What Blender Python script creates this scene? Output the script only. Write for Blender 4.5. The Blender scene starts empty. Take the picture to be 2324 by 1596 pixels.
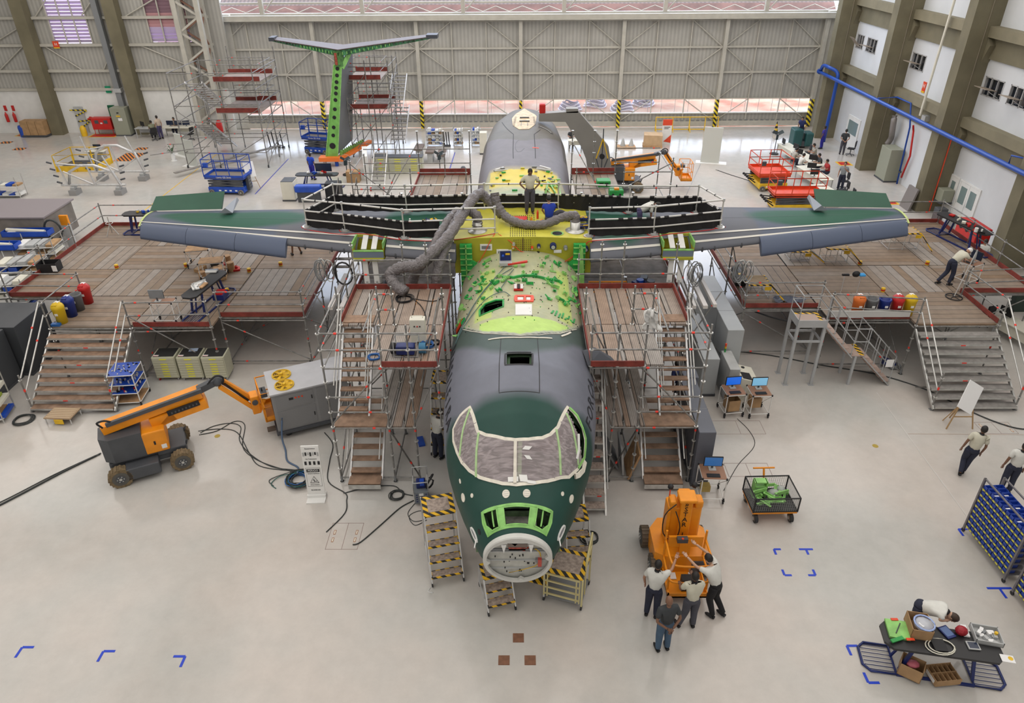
import bpy,bmesh,math,random
from mathutils import Vector,Matrix,Quaternion
random.seed(7)
PI=math.pi
C=bpy.context.scene.collection
SC=bpy.context.scene
# ---------------------------------------------------------------- camera
cam=bpy.data.cameras.new('camera'); cam.sensor_width=36; cam.sensor_fit='HORIZONTAL'
cam.lens=24.892; cam.shift_y=-0.01011; cam.clip_end=400; cam.clip_start=0.2
camo=bpy.data.objects.new('camera',cam); C.objects.link(camo); SC.camera=camo
RX=(0.999965,0.00535,-0.006356); DN=(-0.002732,-0.510686,-0.859763); FW=(-0.007846,0.859751,-0.510653)
camo.matrix_world=Matrix(((RX[0],-DN[0],-FW[0],0),(RX[1],-DN[1],-FW[1],0),(RX[2],-DN[2],-FW[2],14.1),(0,0,0,1)))
# ---------------------------------------------------------------- world, lights, exposure
w=bpy.data.worlds.new('world'); SC.world=w; w.use_nodes=True
nt=w.node_tree; nt.nodes.clear()
wo=nt.nodes.new('ShaderNodeOutputWorld'); wb=nt.nodes.new('ShaderNodeBackground')
wb.inputs[0].default_value=(0.74,0.83,1.0,1); wb.inputs[1].default_value=5.0
nt.links.new(wb.outputs[0],wo.inputs[0])
def area(name,loc,sx,sy,power,col=(1,1,1),rot=(0,0,0)):
 l=bpy.data.lights.new(name,'AREA'); l.shape='RECTANGLE'; l.size=sx; l.size_y=sy
 l.energy=power; l.color=col
 o=bpy.data.objects.new(name,l); C.objects.link(o); o.location=loc; o.rotation_euler=rot
 return o
for k,(x,y) in enumerate([(-27,16),(-6,16),(14,16),(-27,42),(-6,42),(14,42)]):
 area('skylight_lamp',(x,y,16.6),17,22,1650 if y<30 else 2100,(1.0,0.955,0.905))
area('skylight_lamp',(-6,-3,16.6),44,10,1500,(1.0,0.955,0.905))
sun=bpy.data.lights.new('sun','SUN'); sun.energy=3; sun.angle=0.02; sun.color=(1,0.95,0.88)
so=bpy.data.objects.new('sun',sun); C.objects.link(so); so.rotation_euler=(0,math.radians(38),0)
SC.view_settings.view_transform='Standard'; SC.view_settings.look='None'
SC.view_settings.exposure=0.08; SC.view_settings.gamma=1.0; SC.view_settings.use_curve_mapping=False
try:
 SC.cycles.max_bounces=6; SC.cycles.diffuse_bounces=3; SC.cycles.caustics_reflective=False; SC.cycles.caustics_refractive=False
except Exception:pass
# ---------------------------------------------------------------- materials
MATS={}
def mat(name,col,rough=0.6,metal=0.0,nz=0.0,sc=3.0,col2=None,spec=0.5,emit=0,bump=0.0,alpha=1.0,bs=20.0,coat=0.0):
 if name in MATS:return MATS[name]
 m=bpy.data.materials.new(name); m.use_nodes=True; MATS[name]=m
 t=m.node_tree; b=t.nodes['Principled BSDF']
 b.inputs['Base Color'].default_value=(*col,1); b.inputs['Roughness'].default_value=rough
 b.inputs['Metallic'].default_value=metal; b.inputs['Specular IOR Level'].default_value=spec
 if coat:b.inputs['Coat Weight'].default_value=coat; b.inputs['Coat Roughness'].default_value=0.12
 if emit:b.inputs['Emission Color'].default_value=(*col,1); b.inputs['Emission Strength'].default_value=emit
 if alpha<1:b.inputs['Alpha'].default_value=alpha
 if nz or bump:
  tc=t.nodes.new('ShaderNodeTexCoord'); n=t.nodes.new('ShaderNodeTexNoise')
  n.inputs['Scale'].default_value=sc; n.inputs['Detail'].default_value=4
  t.links.new(tc.outputs['Object'],n.inputs['Vector'])
 if nz:
  c2=col2 or tuple(max(0,c*(1-nz)) for c in col); c1=col if col2 else tuple(min(1,c*(1+nz*.6)) for c in col)
  r=t.nodes.new('ShaderNodeValToRGB'); r.color_ramp.elements[0].position=.35; r.color_ramp.elements[1].position=.65
  r.color_ramp.elements[0].color=(*c2,1); r.color_ramp.elements[1].color=(*c1,1)
  t.links.new(n.outputs[0],r.inputs[0]); t.links.new(r.outputs[0],b.inputs['Base Color'])
 if bump:
  n2=t.nodes.new('ShaderNodeTexNoise'); n2.inputs['Scale'].default_value=bs; t.links.new(tc.outputs['Object'],n2.inputs['Vector'])
  bp=t.nodes.new('ShaderNodeBump'); bp.inputs['Strength'].default_value=bump; bp.inputs['Distance'].default_value=.05
  t.links.new(n2.outputs[0],bp.inputs['Height']); t.links.new(bp.outputs[0],b.inputs['Normal'])
 return m
def stripes(name,c1,c2,period,axis=(1,0,0),duty=.5,rough=.6,bump=0.0,nz=0.0):
 """stripes of two colours across direction axis (object coordinates)"""
 if name in MATS:return MATS[name]
 m=mat(name,c1,rough); t=m.node_tree; b=t.nodes['Principled BSDF']
 tc=t.nodes.new('ShaderNodeTexCoord'); d=t.nodes.new('ShaderNodeVectorMath'); d.operation='DOT_PRODUCT'
 d.inputs[1].default_value=axis; t.links.new(tc.outputs['Object'],d.inputs[0])
 q=t.nodes.new('ShaderNodeMath'); q.operation='MULTIPLY'; q.inputs[1].default_value=1/period; t.links.new(d.outputs['Value'],q.inputs[0])
 f=t.nodes.new('ShaderNodeMath'); f.operation='FRACT'; t.links.new(q.outputs[0],f.inputs[0])
 g=t.nodes.new('ShaderNodeMath'); g.operation='GREATER_THAN'; g.inputs[1].default_value=duty; t.links.new(f.outputs[0],g.inputs[0])
 mx=t.nodes.new('ShaderNodeMix'); mx.data_type='RGBA'; mx.inputs[6].default_value=(*c1,1); mx.inputs[7].default_value=(*c2,1)
 t.links.new(g.outputs[0],mx.inputs[0]); last=mx.outputs[2]
 if nz:
  n=t.nodes.new('ShaderNodeTexNoise'); n.inputs['Scale'].default_value=1.3; n.inputs['Detail'].default_value=6; t.links.new(tc.outputs['Object'],n.inputs['Vector'])
  r=t.nodes.new('ShaderNodeMapRange'); r.inputs[3].default_value=1-nz; r.inputs[4].default_value=1+nz; t.links.new(n.outputs[0],r.inputs[0])
  vm=t.nodes.new('ShaderNodeVectorMath'); vm.operation='SCALE'; t.links.new(last,vm.inputs[0]); t.links.new(r.outputs[0],vm.inputs['Scale']); last=vm.outputs[0]
 t.links.new(last,b.inputs['Base Color'])
 if bump:
  bp=t.nodes.new('ShaderNodeBump'); bp.inputs['Strength'].default_value=bump; bp.inputs['Distance'].default_value=.03
  t.links.new(g.outputs[0],bp.inputs['Height']); t.links.new(bp.outputs[0],b.inputs['Normal'])
 return m
steel=mat('galvanised',(.25,.245,.235),.5,.3,.3,6)
steel2=mat('galvanised_bright',(.62,.62,.60),.35,.6,.15,6)
alu=mat('aluminium',(.66,.66,.66),.35,.4,.1,5)
redtape=mat('red_tape',(.85,.05,.03),.6)
maroon=mat('toe_board_maroon',(.22,.035,.025),.6,0,.3,3)
white=mat('white_paint',(.80,.80,.78),.6,0,.04,2)
cream=mat('cream',(.72,.70,.60),.6,0,.05,2)
black=mat('black',(.012,.012,.014),.6)
rubber=mat('rubber',(.03,.03,.032),.8,0,.3,10)
dgrey=mat('dark_grey',(.07,.075,.085),.5,0,.1,3)
mgrey=mat('mid_grey',(.22,.23,.24),.5,0,.12,3)
lgrey=mat('light_grey',(.45,.46,.46),.5,0,.1,3)
blue=mat('blue_paint',(.01,.07,.45),.4,0,.15,3)
navy=mat('navy_paint',(.008,.02,.13),.45,0,.2,3)
yellow=mat('yellow_paint',(.80,.50,.02),.5,0,.12,3)
orange=mat('orange_paint',(.86,.30,.01),.42,0,.12,2)
redor=mat('red_orange_paint',(.75,.07,.02),.45,0,.12,2)
red=mat('red_paint',(.55,.015,.012),.45,0,.1,3)
green=mat('green_paint',(.02,.30,.06),.5,0,.15,3)
lgreen=mat('primer_green',(.27,.58,.16),.5,0,.2,5)
dprimer=mat('primer_green_dark',(.03,.38,.08),.55,0,.4,6)
yprimer=mat('primer_yellow',(.62,.58,.07),.5,0,.12,2.2)
yprimer2=mat('primer_olive',(.42,.40,.03),.5,0,.1,2)
wood=mat('wood',(.50,.30,.15),.7,0,.25,4)
cardb=mat('cardboard',(.42,.26,.13),.8,0,.15,3)
paper=mat('paper',(.82,.82,.82),.7)
dglass=mat('dark_glass',(.02,.025,.035),.12,0,spec=.8)
haz_x=stripes('hazard',(.85,.50,.02),(.02,.02,.02),.16,(.7,.7,.5))
haz_v=stripes('hazard_vertical',(.80,.62,.02),(.02,.02,.02),.36,(1,0,1))
# ---------------------------------------------------------------- mesh helpers
def V3(*a):return Vector(a)
def frame(d):
 d=d.normalized(); up=V3(0,0,1) if abs(d.z)<.95 else V3(1,0,0)
 a=d.cross(up).normalized(); return a,a.cross(d).normalized()
class MB:
 """collects shapes; build() links them as one mesh object"""
 def __init__(s):s.v=[]; s.f=[]; s.mi=[]; s.sm=[]; s.mats=[]; s.X=None
 def _m(s,m):
  if m not in s.mats:s.mats.append(m)
  return s.mats.index(m)
 def add(s,vs,fs,m,smooth=False):
  o=len(s.v); k=s._m(m)
  if s.X is not None:vs=[s.X@Vector(v) for v in vs]
  s.v+=[tuple(v) for v in vs]
  for f in fs:s.f.append([i+o for i in f]); s.mi.append(k); s.sm.append(smooth)
 def box(s,x0,x1,y0,y1,z0,z1,m,rz=0,bev=0):
  if x0>x1:x0,x1=x1,x0
  if y0>y1:y0,y1=y1,y0
  if z0>z1:z0,z1=z1,z0
  if bev:
   b=min(bev,(x1-x0)*.45,(y1-y0)*.45,(z1-z0)*.45)
   bm=bmesh.new(); bmesh.ops.create_cube(bm,size=1)
   for v in bm.verts:v.co=V3((x0+x1)/2+v.co.x*(x1-x0),(y0+y1)/2+v.co.y*(y1-y0),(z0+z1)/2+v.co.z*(z1-z0))
   bmesh.ops.bevel(bm,geom=bm.edges[:]+bm.verts[:],offset=b,segments=2,affect='EDGES',profile=.5)
   s.bm(bm,m,rz=rz,c=((x0+x1)/2,(y0+y1)/2)); return
  p=[(x,y,z) for z in (z0,z1) for (x,y) in ((x0,y0),(x1,y0),(x1,y1),(x0,y1))]
  if rz:
   cx,cy=(x0+x1)/2,(y0+y1)/2; c,q=math.cos(rz),math.sin(rz)
   p=[(cx+(x-cx)*c-(y-cy)*q,cy+(x-cx)*q+(y-cy)*c,z) for x,y,z in p]
  s.add(p,[(3,2,1,0),(4,5,6,7),(0,1,5,4),(1,2,6,5),(2,3,7,6),(3,0,4,7)],m)
 def bm(s,bm,m,rz=0,c=(0,0),smooth=False):
  bm.verts.index_update(); vs=[v.co.copy() for v in bm.verts]
  if rz:
   co,q=math.cos(rz),math.sin(rz)
   vs=[V3(c[0]+(v.x-c[0])*co-(v.y-c[1])*q,c[1]+(v.x-c[0])*q+(v.y-c[1])*co,v.z) for v in vs]
  s.add(vs,[[v.index for v in f.verts] for f in bm.faces],m,smooth); bm.free()
 def obox(s,c,ax,ay,az,m):
  """box from centre and three half-axis vectors"""
  c=Vector(c); ax,ay,az=Vector(ax),Vector(ay),Vector(az)
  p=[c+ax*i+ay*j+az*k for k in (-1,1) for (i,j) in ((-1,-1),(1,-1),(1,1),(-1,1))]
  s.add(p,[(3,2,1,0),(4,5,6,7),(0,1,5,4),(1,2,6,5),(2,3,7,6),(3,0,4,7)],m)
 def bar(s,a,b,w,h,m):
  """rectangular bar between two points"""
  a,b=Vector(a),Vector(b); d=(b-a); x,y=frame(d)
  s.obox((a+b)/2,d/2,x*(w/2),y*(h/2),m)
 def tube(s,a,b,r,m,n=7,r2=None,cap=True):
  a,b=Vector(a),Vector(b); r2=r if r2 is None else r2; x,y=frame(b-a)
  vs=[p+(x*math.cos(2*PI*i/n)+y*math.sin(2*PI*i/n))*q for p,q in ((a,r),(b,r2)) for i in range(n)]
  s.add(vs,[(i,(i+1)%n,n+(i+1)%n,n+i) for i in range(n)],m,True)
  if cap:s.add(vs,[tuple(range(n-1,-1,-1)),tuple(range(n,2*n))],m)
 def path(s,pts,r,m,n=6,closed=False):
  P=[Vector(p) for p in pts]; k=len(P); rings=[]; prev=None
  for i in range(k):
   d=(P[(i+1)%k]-P[i-1]) if closed or 0<i<k-1 else (P[1]-P[0] if i==0 else P[-1]-P[-2])
   if d.length<1e-6:d=V3(0,0,1)
   d.normalize()
   if prev is None:x,y=frame(d)
   else:
    x=prev-d*prev.dot(d)
    if x.length<1e-4:x,y=frame(d)
    x.normalize(); y=d.cross(x)
   prev=x; rr=r[i] if isinstance(r,(list,tuple)) else r
   rings.append([P[i]+(x*math.cos(2*PI*j/n)+y*math.sin(2*PI*j/n))*rr for j in range(n)])
  vs=[v for q in rings for v in q]; fs=[]
  for i in range(k if closed else k-1):
   a,b=i*n,((i+1)%k)*n
   fs+=[(a+j,a+(j+1)%n,b+(j+1)%n,b+j) for j in range(n)]
  if not closed:fs+=[tuple(range(n-1,-1,-1)),tuple((k-1)*n+j for j in range(n))]
  s.add(vs,fs,m,True)
 def disc(s,c,d,r,h,m,n=16):
  c=Vector(c); d=Vector(d).normalized(); s.tube(c-d*h/2,c+d*h/2,r,m,n)
 def prism(s,poly,z0,z1,m,X=None):
  """polygon (list of 2-D points) extruded z0..z1, optional matrix"""
  n=len(poly); vs=[V3(x,y,z0) for x,y in poly]+[V3(x,y,z1) for x,y in poly]
  if X is not None:vs=[X@v for v in vs]
  s.add(vs,[tuple(range(n-1,-1,-1)),tuple(range(n,2*n))]+[(i,(i+1)%n,n+(i+1)%n,n+i) for i in range(n)],m)
 def ball(s,c,r,m,n=10,sc=(1,1,1)):
  vs=[]; fs=[]; k=n//2+1
  for i in range(k+1):
   t=PI*i/k
   for j in range(n):
    p=2*PI*j/n; vs.append((c[0]+r*sc[0]*math.sin(t)*math.cos(p),c[1]+r*sc[1]*math.sin(t)*math.sin(p),c[2]+r*sc[2]*math.cos(t)))
  for i in range(k):
   for j in range(n):fs.append((i*n+j,(i+1)*n+j,(i+1)*n+(j+1)%n,i*n+(j+1)%n))
  s.add(vs,fs,m,True)
 def lathe(s,c,prof,m,n=18):
  vs=[(c[0]+r*math.cos(2*PI*j/n),c[1]+r*math.sin(2*PI*j/n),c[2]+z) for r,z in prof for j in range(n)]
  s.add(vs,[(i*n+j,i*n+(j+1)%n,(i+1)*n+(j+1)%n,(i+1)*n+j) for i in range(len(prof)-1) for j in range(n)],m,True)
 def quad(s,a,b,c,d,m):s.add([a,b,c,d],[(0,1,2,3)],m)
 def build(s,name,parent=None,world=False,smooth=None):
  me=bpy.data.meshes.new(name); vs=s.v
  if world and parent is not None:
   iv=world_of(parent).inverted(); vs=[iv@Vector(v) for v in vs]
  me.from_pydata([tuple(v) for v in vs],[],s.f)
  for m in s.mats:me.materials.append(m)
  me.polygons.foreach_set('material_index',s.mi); me.polygons.foreach_set('use_smooth',s.sm)
  me.validate(); me.update()
  o=bpy.data.objects.new(name,me); C.objects.link(o)
  if parent is not None:o.parent=parent
  return o
def world_of(o):
 m=Matrix.LocRotScale(o.location,o.rotation_euler,o.scale)
 return world_of(o.parent)@m if o.parent else m
def tag(o,label,cat,group=None,kind=None):
 if label:o['label']=label
 if cat:o['category']=cat
 if group:o['group']=group
 if kind:o['kind']=kind
 return o
def thing(name,label,cat,loc=(0,0,0),rz=0,group=None,kind=None):
 o=bpy.data.objects.new(name,None); C.objects.link(o); o.location=loc; o.rotation_euler=(0,0,rz); o.empty_display_size=.2
 return tag(o,label,cat,group,kind)
def struct(name,mb,label=None,cat=None,parent=None):
 o=mb.build(name,parent)
 if parent is None:o['kind']='structure'
 if label:o['label']=label
 if cat and parent is None:o['category']=cat
 return o
def one(name,label,cat,mb,group=None,loc=None,kind=None):
 """a thing that is one mesh; its origin moved to its base"""
 xs=[v[0] for v in mb.v]; ys=[v[1] for v in mb.v]; zs=[v[2] for v in mb.v]
 b=V3((min(xs)+max(xs))/2,(min(ys)+max(ys))/2,min(zs)) if loc is None else Vector(loc)
 mb.v=[(v[0]-b.x,v[1]-b.y,v[2]-b.z) for v in mb.v]
 o=mb.build(name); o.location=b; return tag(o,label,cat,group,kind)
def kids(o):return [c for c in bpy.data.objects if c.parent==o]
def dup(root,loc,rz=None,label=None,group=None,parent=None):
 r=root.copy(); C.objects.link(r); r.location=loc
 if rz is not None:r.rotation_euler=(0,0,rz)
 if label:r['label']=label
 if group:r['group']=group
 def rec(a,b):
  for ch in kids(a):
   c=ch.copy(); C.objects.link(c); c.parent=b; rec(ch,c)
 rec(root,r); return r
def part(name,parent,fn,*a,**k):
 m=MB(); fn(m,*a,**k); return m.build(name,parent)
def sag(a,b,d,n=10):
 a,b=Vector(a),Vector(b); return [a.lerp(b,i/n)-V3(0,0,d*4*(i/n)*(1-i/n)) for i in range(n+1)]
def smooth_pts(P,k=4):
 P=[Vector(p) for p in P]; out=[]
 for i in range(len(P)-1):
  p0=P[max(0,i-1)]; p1=P[i]; p2=P[i+1]; p3=P[min(len(P)-1,i+2)]
  for j in range(k):
   t=j/k
   out.append(.5*((2*p1)+(p2-p0)*t+(2*p0-5*p1+4*p2-p3)*t*t+(3*p1-p0-3*p2+p3)*t**3))
 return out+[P[-1]]
def cable(name,label,pts,r,m,z=None,group=None,parent=None,cat='cable'):
 mb=MB(); mb.path(smooth_pts([(p[0],p[1],(p[2] if len(p)>2 else r)) for p in pts],5),r,m,6)
 if parent is not None:return mb.build(name,parent,world=True)
 return one(name,label,cat,mb,group)
def text(name,s,size,m,X,parent=None,ext=.004,align='CENTER',mono=False):
 """raised lettering as a mesh; X = 4x4 placing the text plane"""
 cu=bpy.data.curves.new(name,'FONT'); cu.body=s; cu.size=size; cu.align_x=align; cu.align_y='CENTER'; cu.extrude=ext; cu.resolution_u=2
 t=bpy.data.objects.new(name,cu); C.objects.link(t)
 dg=bpy.context.evaluated_depsgraph_get(); me=bpy.data.meshes.new_from_object(t.evaluated_get(dg)); bpy.data.objects.remove(t); bpy.data.curves.remove(cu)
 if parent is not None:X=world_of(parent).inverted()@X
 me.transform(X); me.materials.clear(); me.materials.append(m)
 o=bpy.data.objects.new(name,me); C.objects.link(o)
 if parent is not None:o.parent=parent
 return o
def XF(o,x,y):
 """matrix with origin o, text direction x and text-up y"""
 x=Vector(x).normalized(); y=Vector(y); y=(y-x*y.dot(x)).normalized(); z=x.cross(y)
 return Matrix(((x.x,y.x,z.x,o[0]),(x.y,y.y,z.y,o[1]),(x.z,y.z,z.z,o[2]),(0,0,0,1)))
 # ---------------------------------------------------------------- the hall
def floor_mat():
 m=mat('floor_epoxy',(.56,.53,.50),.2,0,spec=.42); t=m.node_tree; b=t.nodes['Principled BSDF']
 tc=t.nodes.new('ShaderNodeTexCoord')
 n1=t.nodes.new('ShaderNodeTexNoise'); n1.inputs['Scale'].default_value=.28; n1.inputs['Detail'].default_value=3
 n2=t.nodes.new('ShaderNodeTexNoise'); n2.inputs['Scale'].default_value=2.2; n2.inputs['Detail'].default_value=8; n2.inputs['Roughness'].default_value=.7
 for n in (n1,n2):t.links.new(tc.outputs['Object'],n.inputs['Vector'])
 r=t.nodes.new('ShaderNodeValToRGB'); e=r.color_ramp.elements; e[0].position=.35; e[0].color=(.50,.495,.47,1); e[1].position=.62; e[1].color=(.565,.52,.48,1)
 t.links.new(n1.outputs[0],r.inputs[0])
 mx=t.nodes.new('ShaderNodeMix'); mx.data_type='RGBA'; mx.blend_type='MULTIPLY'; mx.inputs[0].default_value=1
 r2=t.nodes.new('ShaderNodeMapRange'); r2.inputs[1].default_value=.3; r2.inputs[2].default_value=.7; r2.inputs[3].default_value=.93; r2.inputs[4].default_value=1.05
 t.links.new(n2.outputs[0],r2.inputs[0]); t.links.new(r.outputs[0],mx.inputs[6]); t.links.new(r2.outputs[0],mx.inputs[7]); t.links.new(mx.outputs[2],b.inputs['Base Color'])
 r3=t.nodes.new('ShaderNodeMapRange'); r3.inputs[3].default_value=.06; r3.inputs[4].default_value=.24; t.links.new(n2.outputs[0],r3.inputs[0]); t.links.new(r3.outputs[0],b.inputs['Roughness'])
 return m
FX0,FX1,FY0,FY1=-46,23.6,-12,56.6
m=MB(); m.box(FX0,FX1+1,FY0,FY1+.3,-.3,0,floor_mat()); struct('floor',m,'pale glossy epoxy floor of the hangar','floor')
ceil=mat('ceiling_white',(.62,.60,.57),.8)
m=MB(); m.box(FX0,FX1+2,FY0,FY1+.3,17,17.3,ceil); struct('ceiling',m)
m=MB(); m.box(FX0-.3,FX0,FY0,FY1,0,17,white); struct('wall_left',m)
m=MB(); m.box(FX0,FX1+2,FY0-.3,FY0,0,17,white); struct('wall_front',m)
corr=stripes('corrugated_sheet',(.44,.43,.395),(.37,.36,.33),.28,(1,0,0),.5,.55,.35,.14)
girtm=mat('cream_steel',(.52,.50,.44),.5,0,.08,2)
olive=mat('olive_concrete',(.185,.165,.105),.8,0,.16,.8,bump=.05)
olive2=mat('olive_beam',(.23,.205,.135),.8,0,.14,.8)
# back wall left of the hangar door: white plinth below, ribbed sheet above, with two louvre windows left open
BY=56.0
wb_=thing('wall_back','back wall left of the hangar door, white below and ribbed sheet above','wall',(-34,BY,0),kind='structure')
m=MB(); m.box(FX0,-22,BY,BY+.25,0,3.24,white); m.build('plinth',wb_,True)
m=MB()
W1=(-34.1,-31.3,6.5,11.5); W2=(-26.9,-23.9,6.55,11.5)
for x0,x1 in ((FX0,W1[0]),(W1[1],W2[0]),(W2[1],-21.4)):m.box(x0,x1,BY+.1,BY+.25,3.24,17,corr)
for W in (W1,W2):m.box(W[0],W[1],BY+.1,BY+.25,3.24,W[2],corr); m.box(W[0],W[1],BY+.1,BY+.25,W[3],17,corr)
m.build('cladding',wb_,True)
for z in (3.27,4.6,6.4,8.25,10.2,12.4):
 m=MB(); m.box(FX0,-22.4,BY-.12,BY+.1,z-.09,z+.09,girtm); m.build('girt',wb_,True)
for x0,x1,z0,z1 in ((-39,-35,6.4,8.25),(-35,-32.6,6.4,4.6),(-27.9,-23.9,6.4,4.6),(-28.5,-25,8.25,9.9),(-42,-39,4.6,6.4),(-24.8,-23,4.7,6.3),(-35,-33.2,8.25,10),(-31,-29.8,4.7,6.3),(-31.5,-29.8,8.4,10),(-39,-36.6,4.6,6.3)):
 m=MB(); m.tube((x0,BY-.02,z0),(x1,BY-.02,z1),.05,girtm,5); m.build('brace',wb_,True)
lilac=mat('louvre_lilac',(.60,.50,.72),.5); lilac2=mat('louvre_plum',(.28,.17,.21),.5); pinkl=mat('louvre_pink',(.62,.34,.36),.5)
glow=mat('daylight_pane',(.92,.86,1.0),.5,emit=1.6)
for k,W in enumerate((W1,W2)):
 wi=thing('window_%d'%(k+1),'tall louvred window glowing %s high in the back wall'%('white and lilac' if k==0 else 'pink and plum, nearer the hangar door'),'window',(W[0],BY,W[2]),kind='structure')
 m=MB(); m.box(W[0],W[1],BY+.3,BY+.33,W[2],W[3],glow if k==0 else mat('daylight_pane_pink',(.85,.62,.95),.5,emit=.9)); m.build('window_pane',wi,True)
 m=MB()
 for q in range(4):x=W[0]+(W[1]-W[0])*q/3; m.box(x-.04,x+.04,BY+.0,BY+.08,W[2],W[3],girtm)
 m.build('window_frame',wi,True)
 z=W[2]+.05; i=0
 while z<9.9:
  mm=lilac if k==0 else (lilac2 if 8.4<z<9.6 else (pinkl if z>7.4 else lilac))
  hh=.10 if k==0 else (.17 if z>7.2 else .12)
  m=MB(); m.obox(((W[0]+W[1])/2,BY+.18,z+.1),((W[1]-W[0])/2,0,0),(0,.05,-hh),(0,.012,.006),mm); m.build('louvre_blade',wi,True); z+=.235; i+=1
for k,(x0,x1) in enumerate(((-36.1,-35.2),(-29.5,-28.6),(-43.2,-42.3))):
 m=MB(); m.box(x0,x1,BY-.75,BY,0,17,olive); struct('column',m,'olive concrete column on the back wall '+('beside the stacked cardboard boxes','beside the tall grey cabinet','at the far left')[k],'column')
 # ---- hangar door
hd=thing('hangar_door','wide ribbed sheet hangar door with a low window strip','door',(4,57,0),kind='structure'); hd.name='door_1'
PX=(-22.6,-15.2,-7.45,.3,7.95,15.55,22.9); DY=57.0
for k in range(6):
 a,b=PX[k],PX[k+1]; s=DY+(.12 if k%2 else 0)
 m=MB(); m.box(a,b,s+.1,s+.16,2.12,7.9,corr); m.box(a,b,s+.1,s+.16,0,1.0,corr); m.build('door_panel',hd,True)
 m=MB()
 for z in (5.86,4.05):m.box(a,b,s-.06,s+.1,z-.06,z+.06,girtm)
 m.box(a,b,s-.06,s+.1,7.7,7.85,girtm); m.box(a,b,s-.06,s+.1,2.08,2.14,girtm); m.box(a,b,s-.08,s+.1,1.0,1.08,white)
 m.box(a,b,s-.16,s+.1,.04,.42,girtm)
 for q in range(int((b-a)/.42)):m.box(a+.3+q*.42,a+.55+q*.42,s-.05,s-.02,.43,.50,mgrey)
 m.build('door_rail',hd,True)
 m=MB()
 for q in (1,2):
  x=a+(b-a)*q/3; m.box(x-.035,x+.035,s-.04,s+.1,.4,7.8,girtm)
 t=(b-a)/3
 for (z0,z1) in ((7.75,5.9),(4.05,5.82),(4.0,2.15),(.45,2.08)):
  up=z0>z1
  for sg,xe in ((1,a),(-1,b)):
   m.tube((xe+sg*t,s-.02,max(z0,z1) if z0!=4.05 else z0),(xe+sg*.15,s-.02,min(z0,z1) if z0!=4.05 else z1),.04,girtm,5)
 m.build('door_brace',hd,True)
 m=MB()
 for q in range(int((b-a)/1.05)+1):x=a+.2+q*1.05; m.box(x-.012,x+.012,s+.1,s+.13,1.08,2.1,lgrey)
 m.build('glazing_bar',hd,True)
 g=mat('window_glass',(.9,.92,.95),.02,spec=.5,alpha=.12); m=MB(); m.box(a,b,s+.12,s+.125,1.08,2.1,g); m.build('window_pane',hd,True)
for k,x in enumerate(PX):
 m=MB(); m.box(x-.13,x+.13,DY-.3,DY+.1,2.1,7.85,girtm); m.box(x-.12,x+.12,DY-.3,DY+.1,0,2.1,haz_v); m.build('door_post',hd,True)
m=MB(); m.box(22.9,23.9,DY-.1,DY+.3,0,8.3,girtm); m.box(-22.6,-21.2,DY-.1,DY+.3,0,8.3,girtm); m.box(-22.3,23.6,DY+.35,DY+.5,7.6,8.3,girtm); m.box(-22.3,23.6,DY-.5,DY-.1,7.86,8.22,girtm); m.box(-22.3,23.6,DY-.6,DY,7.86,7.9,girtm)
struct('trim_1',m,'cream steel track beam above the hangar door','beam')
m=MB()
for k in range(7):
 x=-18.6+k*7.35; m.box(x-.14,x+.14,DY-.5,DY-.2,8.35,17,girtm); m.tube((x+.2,DY-.35,8.5),(x+1.2,DY-.35,9.6),.05,girtm,5)
m.box(-22,23.6,DY-.1,DY+.05,8.95,9.08,girtm)
struct('trim_2',m,'row of cream hangers above the hangar door track','beam')
m=MB(); sk=stripes('canopy_sheet',(.13,.085,.07),(.075,.05,.042),.3,(1,0,0),.5,.6,.4,.25)
m.quad((-22.3,58.2,8.75),(23.6,58.2,8.75),(23.6,66,12.5),(-22.3,66,12.5),sk); m.quad((-22.3,57.6,8.3),(23.6,57.6,8.3),(23.6,58.2,8.75),(-22.3,58.2,8.75),mat('canopy_edge',(.16,.08,.065),.7,0,.3,1))
for k in range(24):x=-22+k*1.95; m.tube((x,57.4,8.35),(x+.97,57.4,8.7),.03,girtm,4); m.tube((x+.97,57.4,8.7),(x+1.95,57.4,8.35),.03,girtm,4)
struct('trim_3',m,'ribbed reddish canopy sheet sloping up above the hangar door','roof')
m=MB()
for x in (-24.2,-22.6):
 m.box(x-.16,x+.16,BY-1.2,BY-.9,0,17,girtm); m.box(x-.16,x+.16,BY-.3,BY,0,17,girtm)
zz=0; k=0
rust=mat('rusty_brace',(.30,.16,.11),.7,0,.3,3)
while zz<12:
 a,b=(-24.2,-22.6) if k%2 else (-22.6,-24.2)
 m.bar((a,BY-1.05,zz),(b,BY-1.05,zz+1.05),.13,.13,girtm); m.bar((a,BY-.15,zz),(b,BY-.15,zz+1.05),.1,.1,rust)
 m.bar((-22.6,BY-1.05 if k%2 else BY-.15,zz),(-22.6,BY-.15 if k%2 else BY-1.05,zz+1.05),.09,.09,rust); zz+=1.05; k+=1
tag(struct('column',m),'cream latticed steel column at the left end of the hangar door','column')
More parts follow.
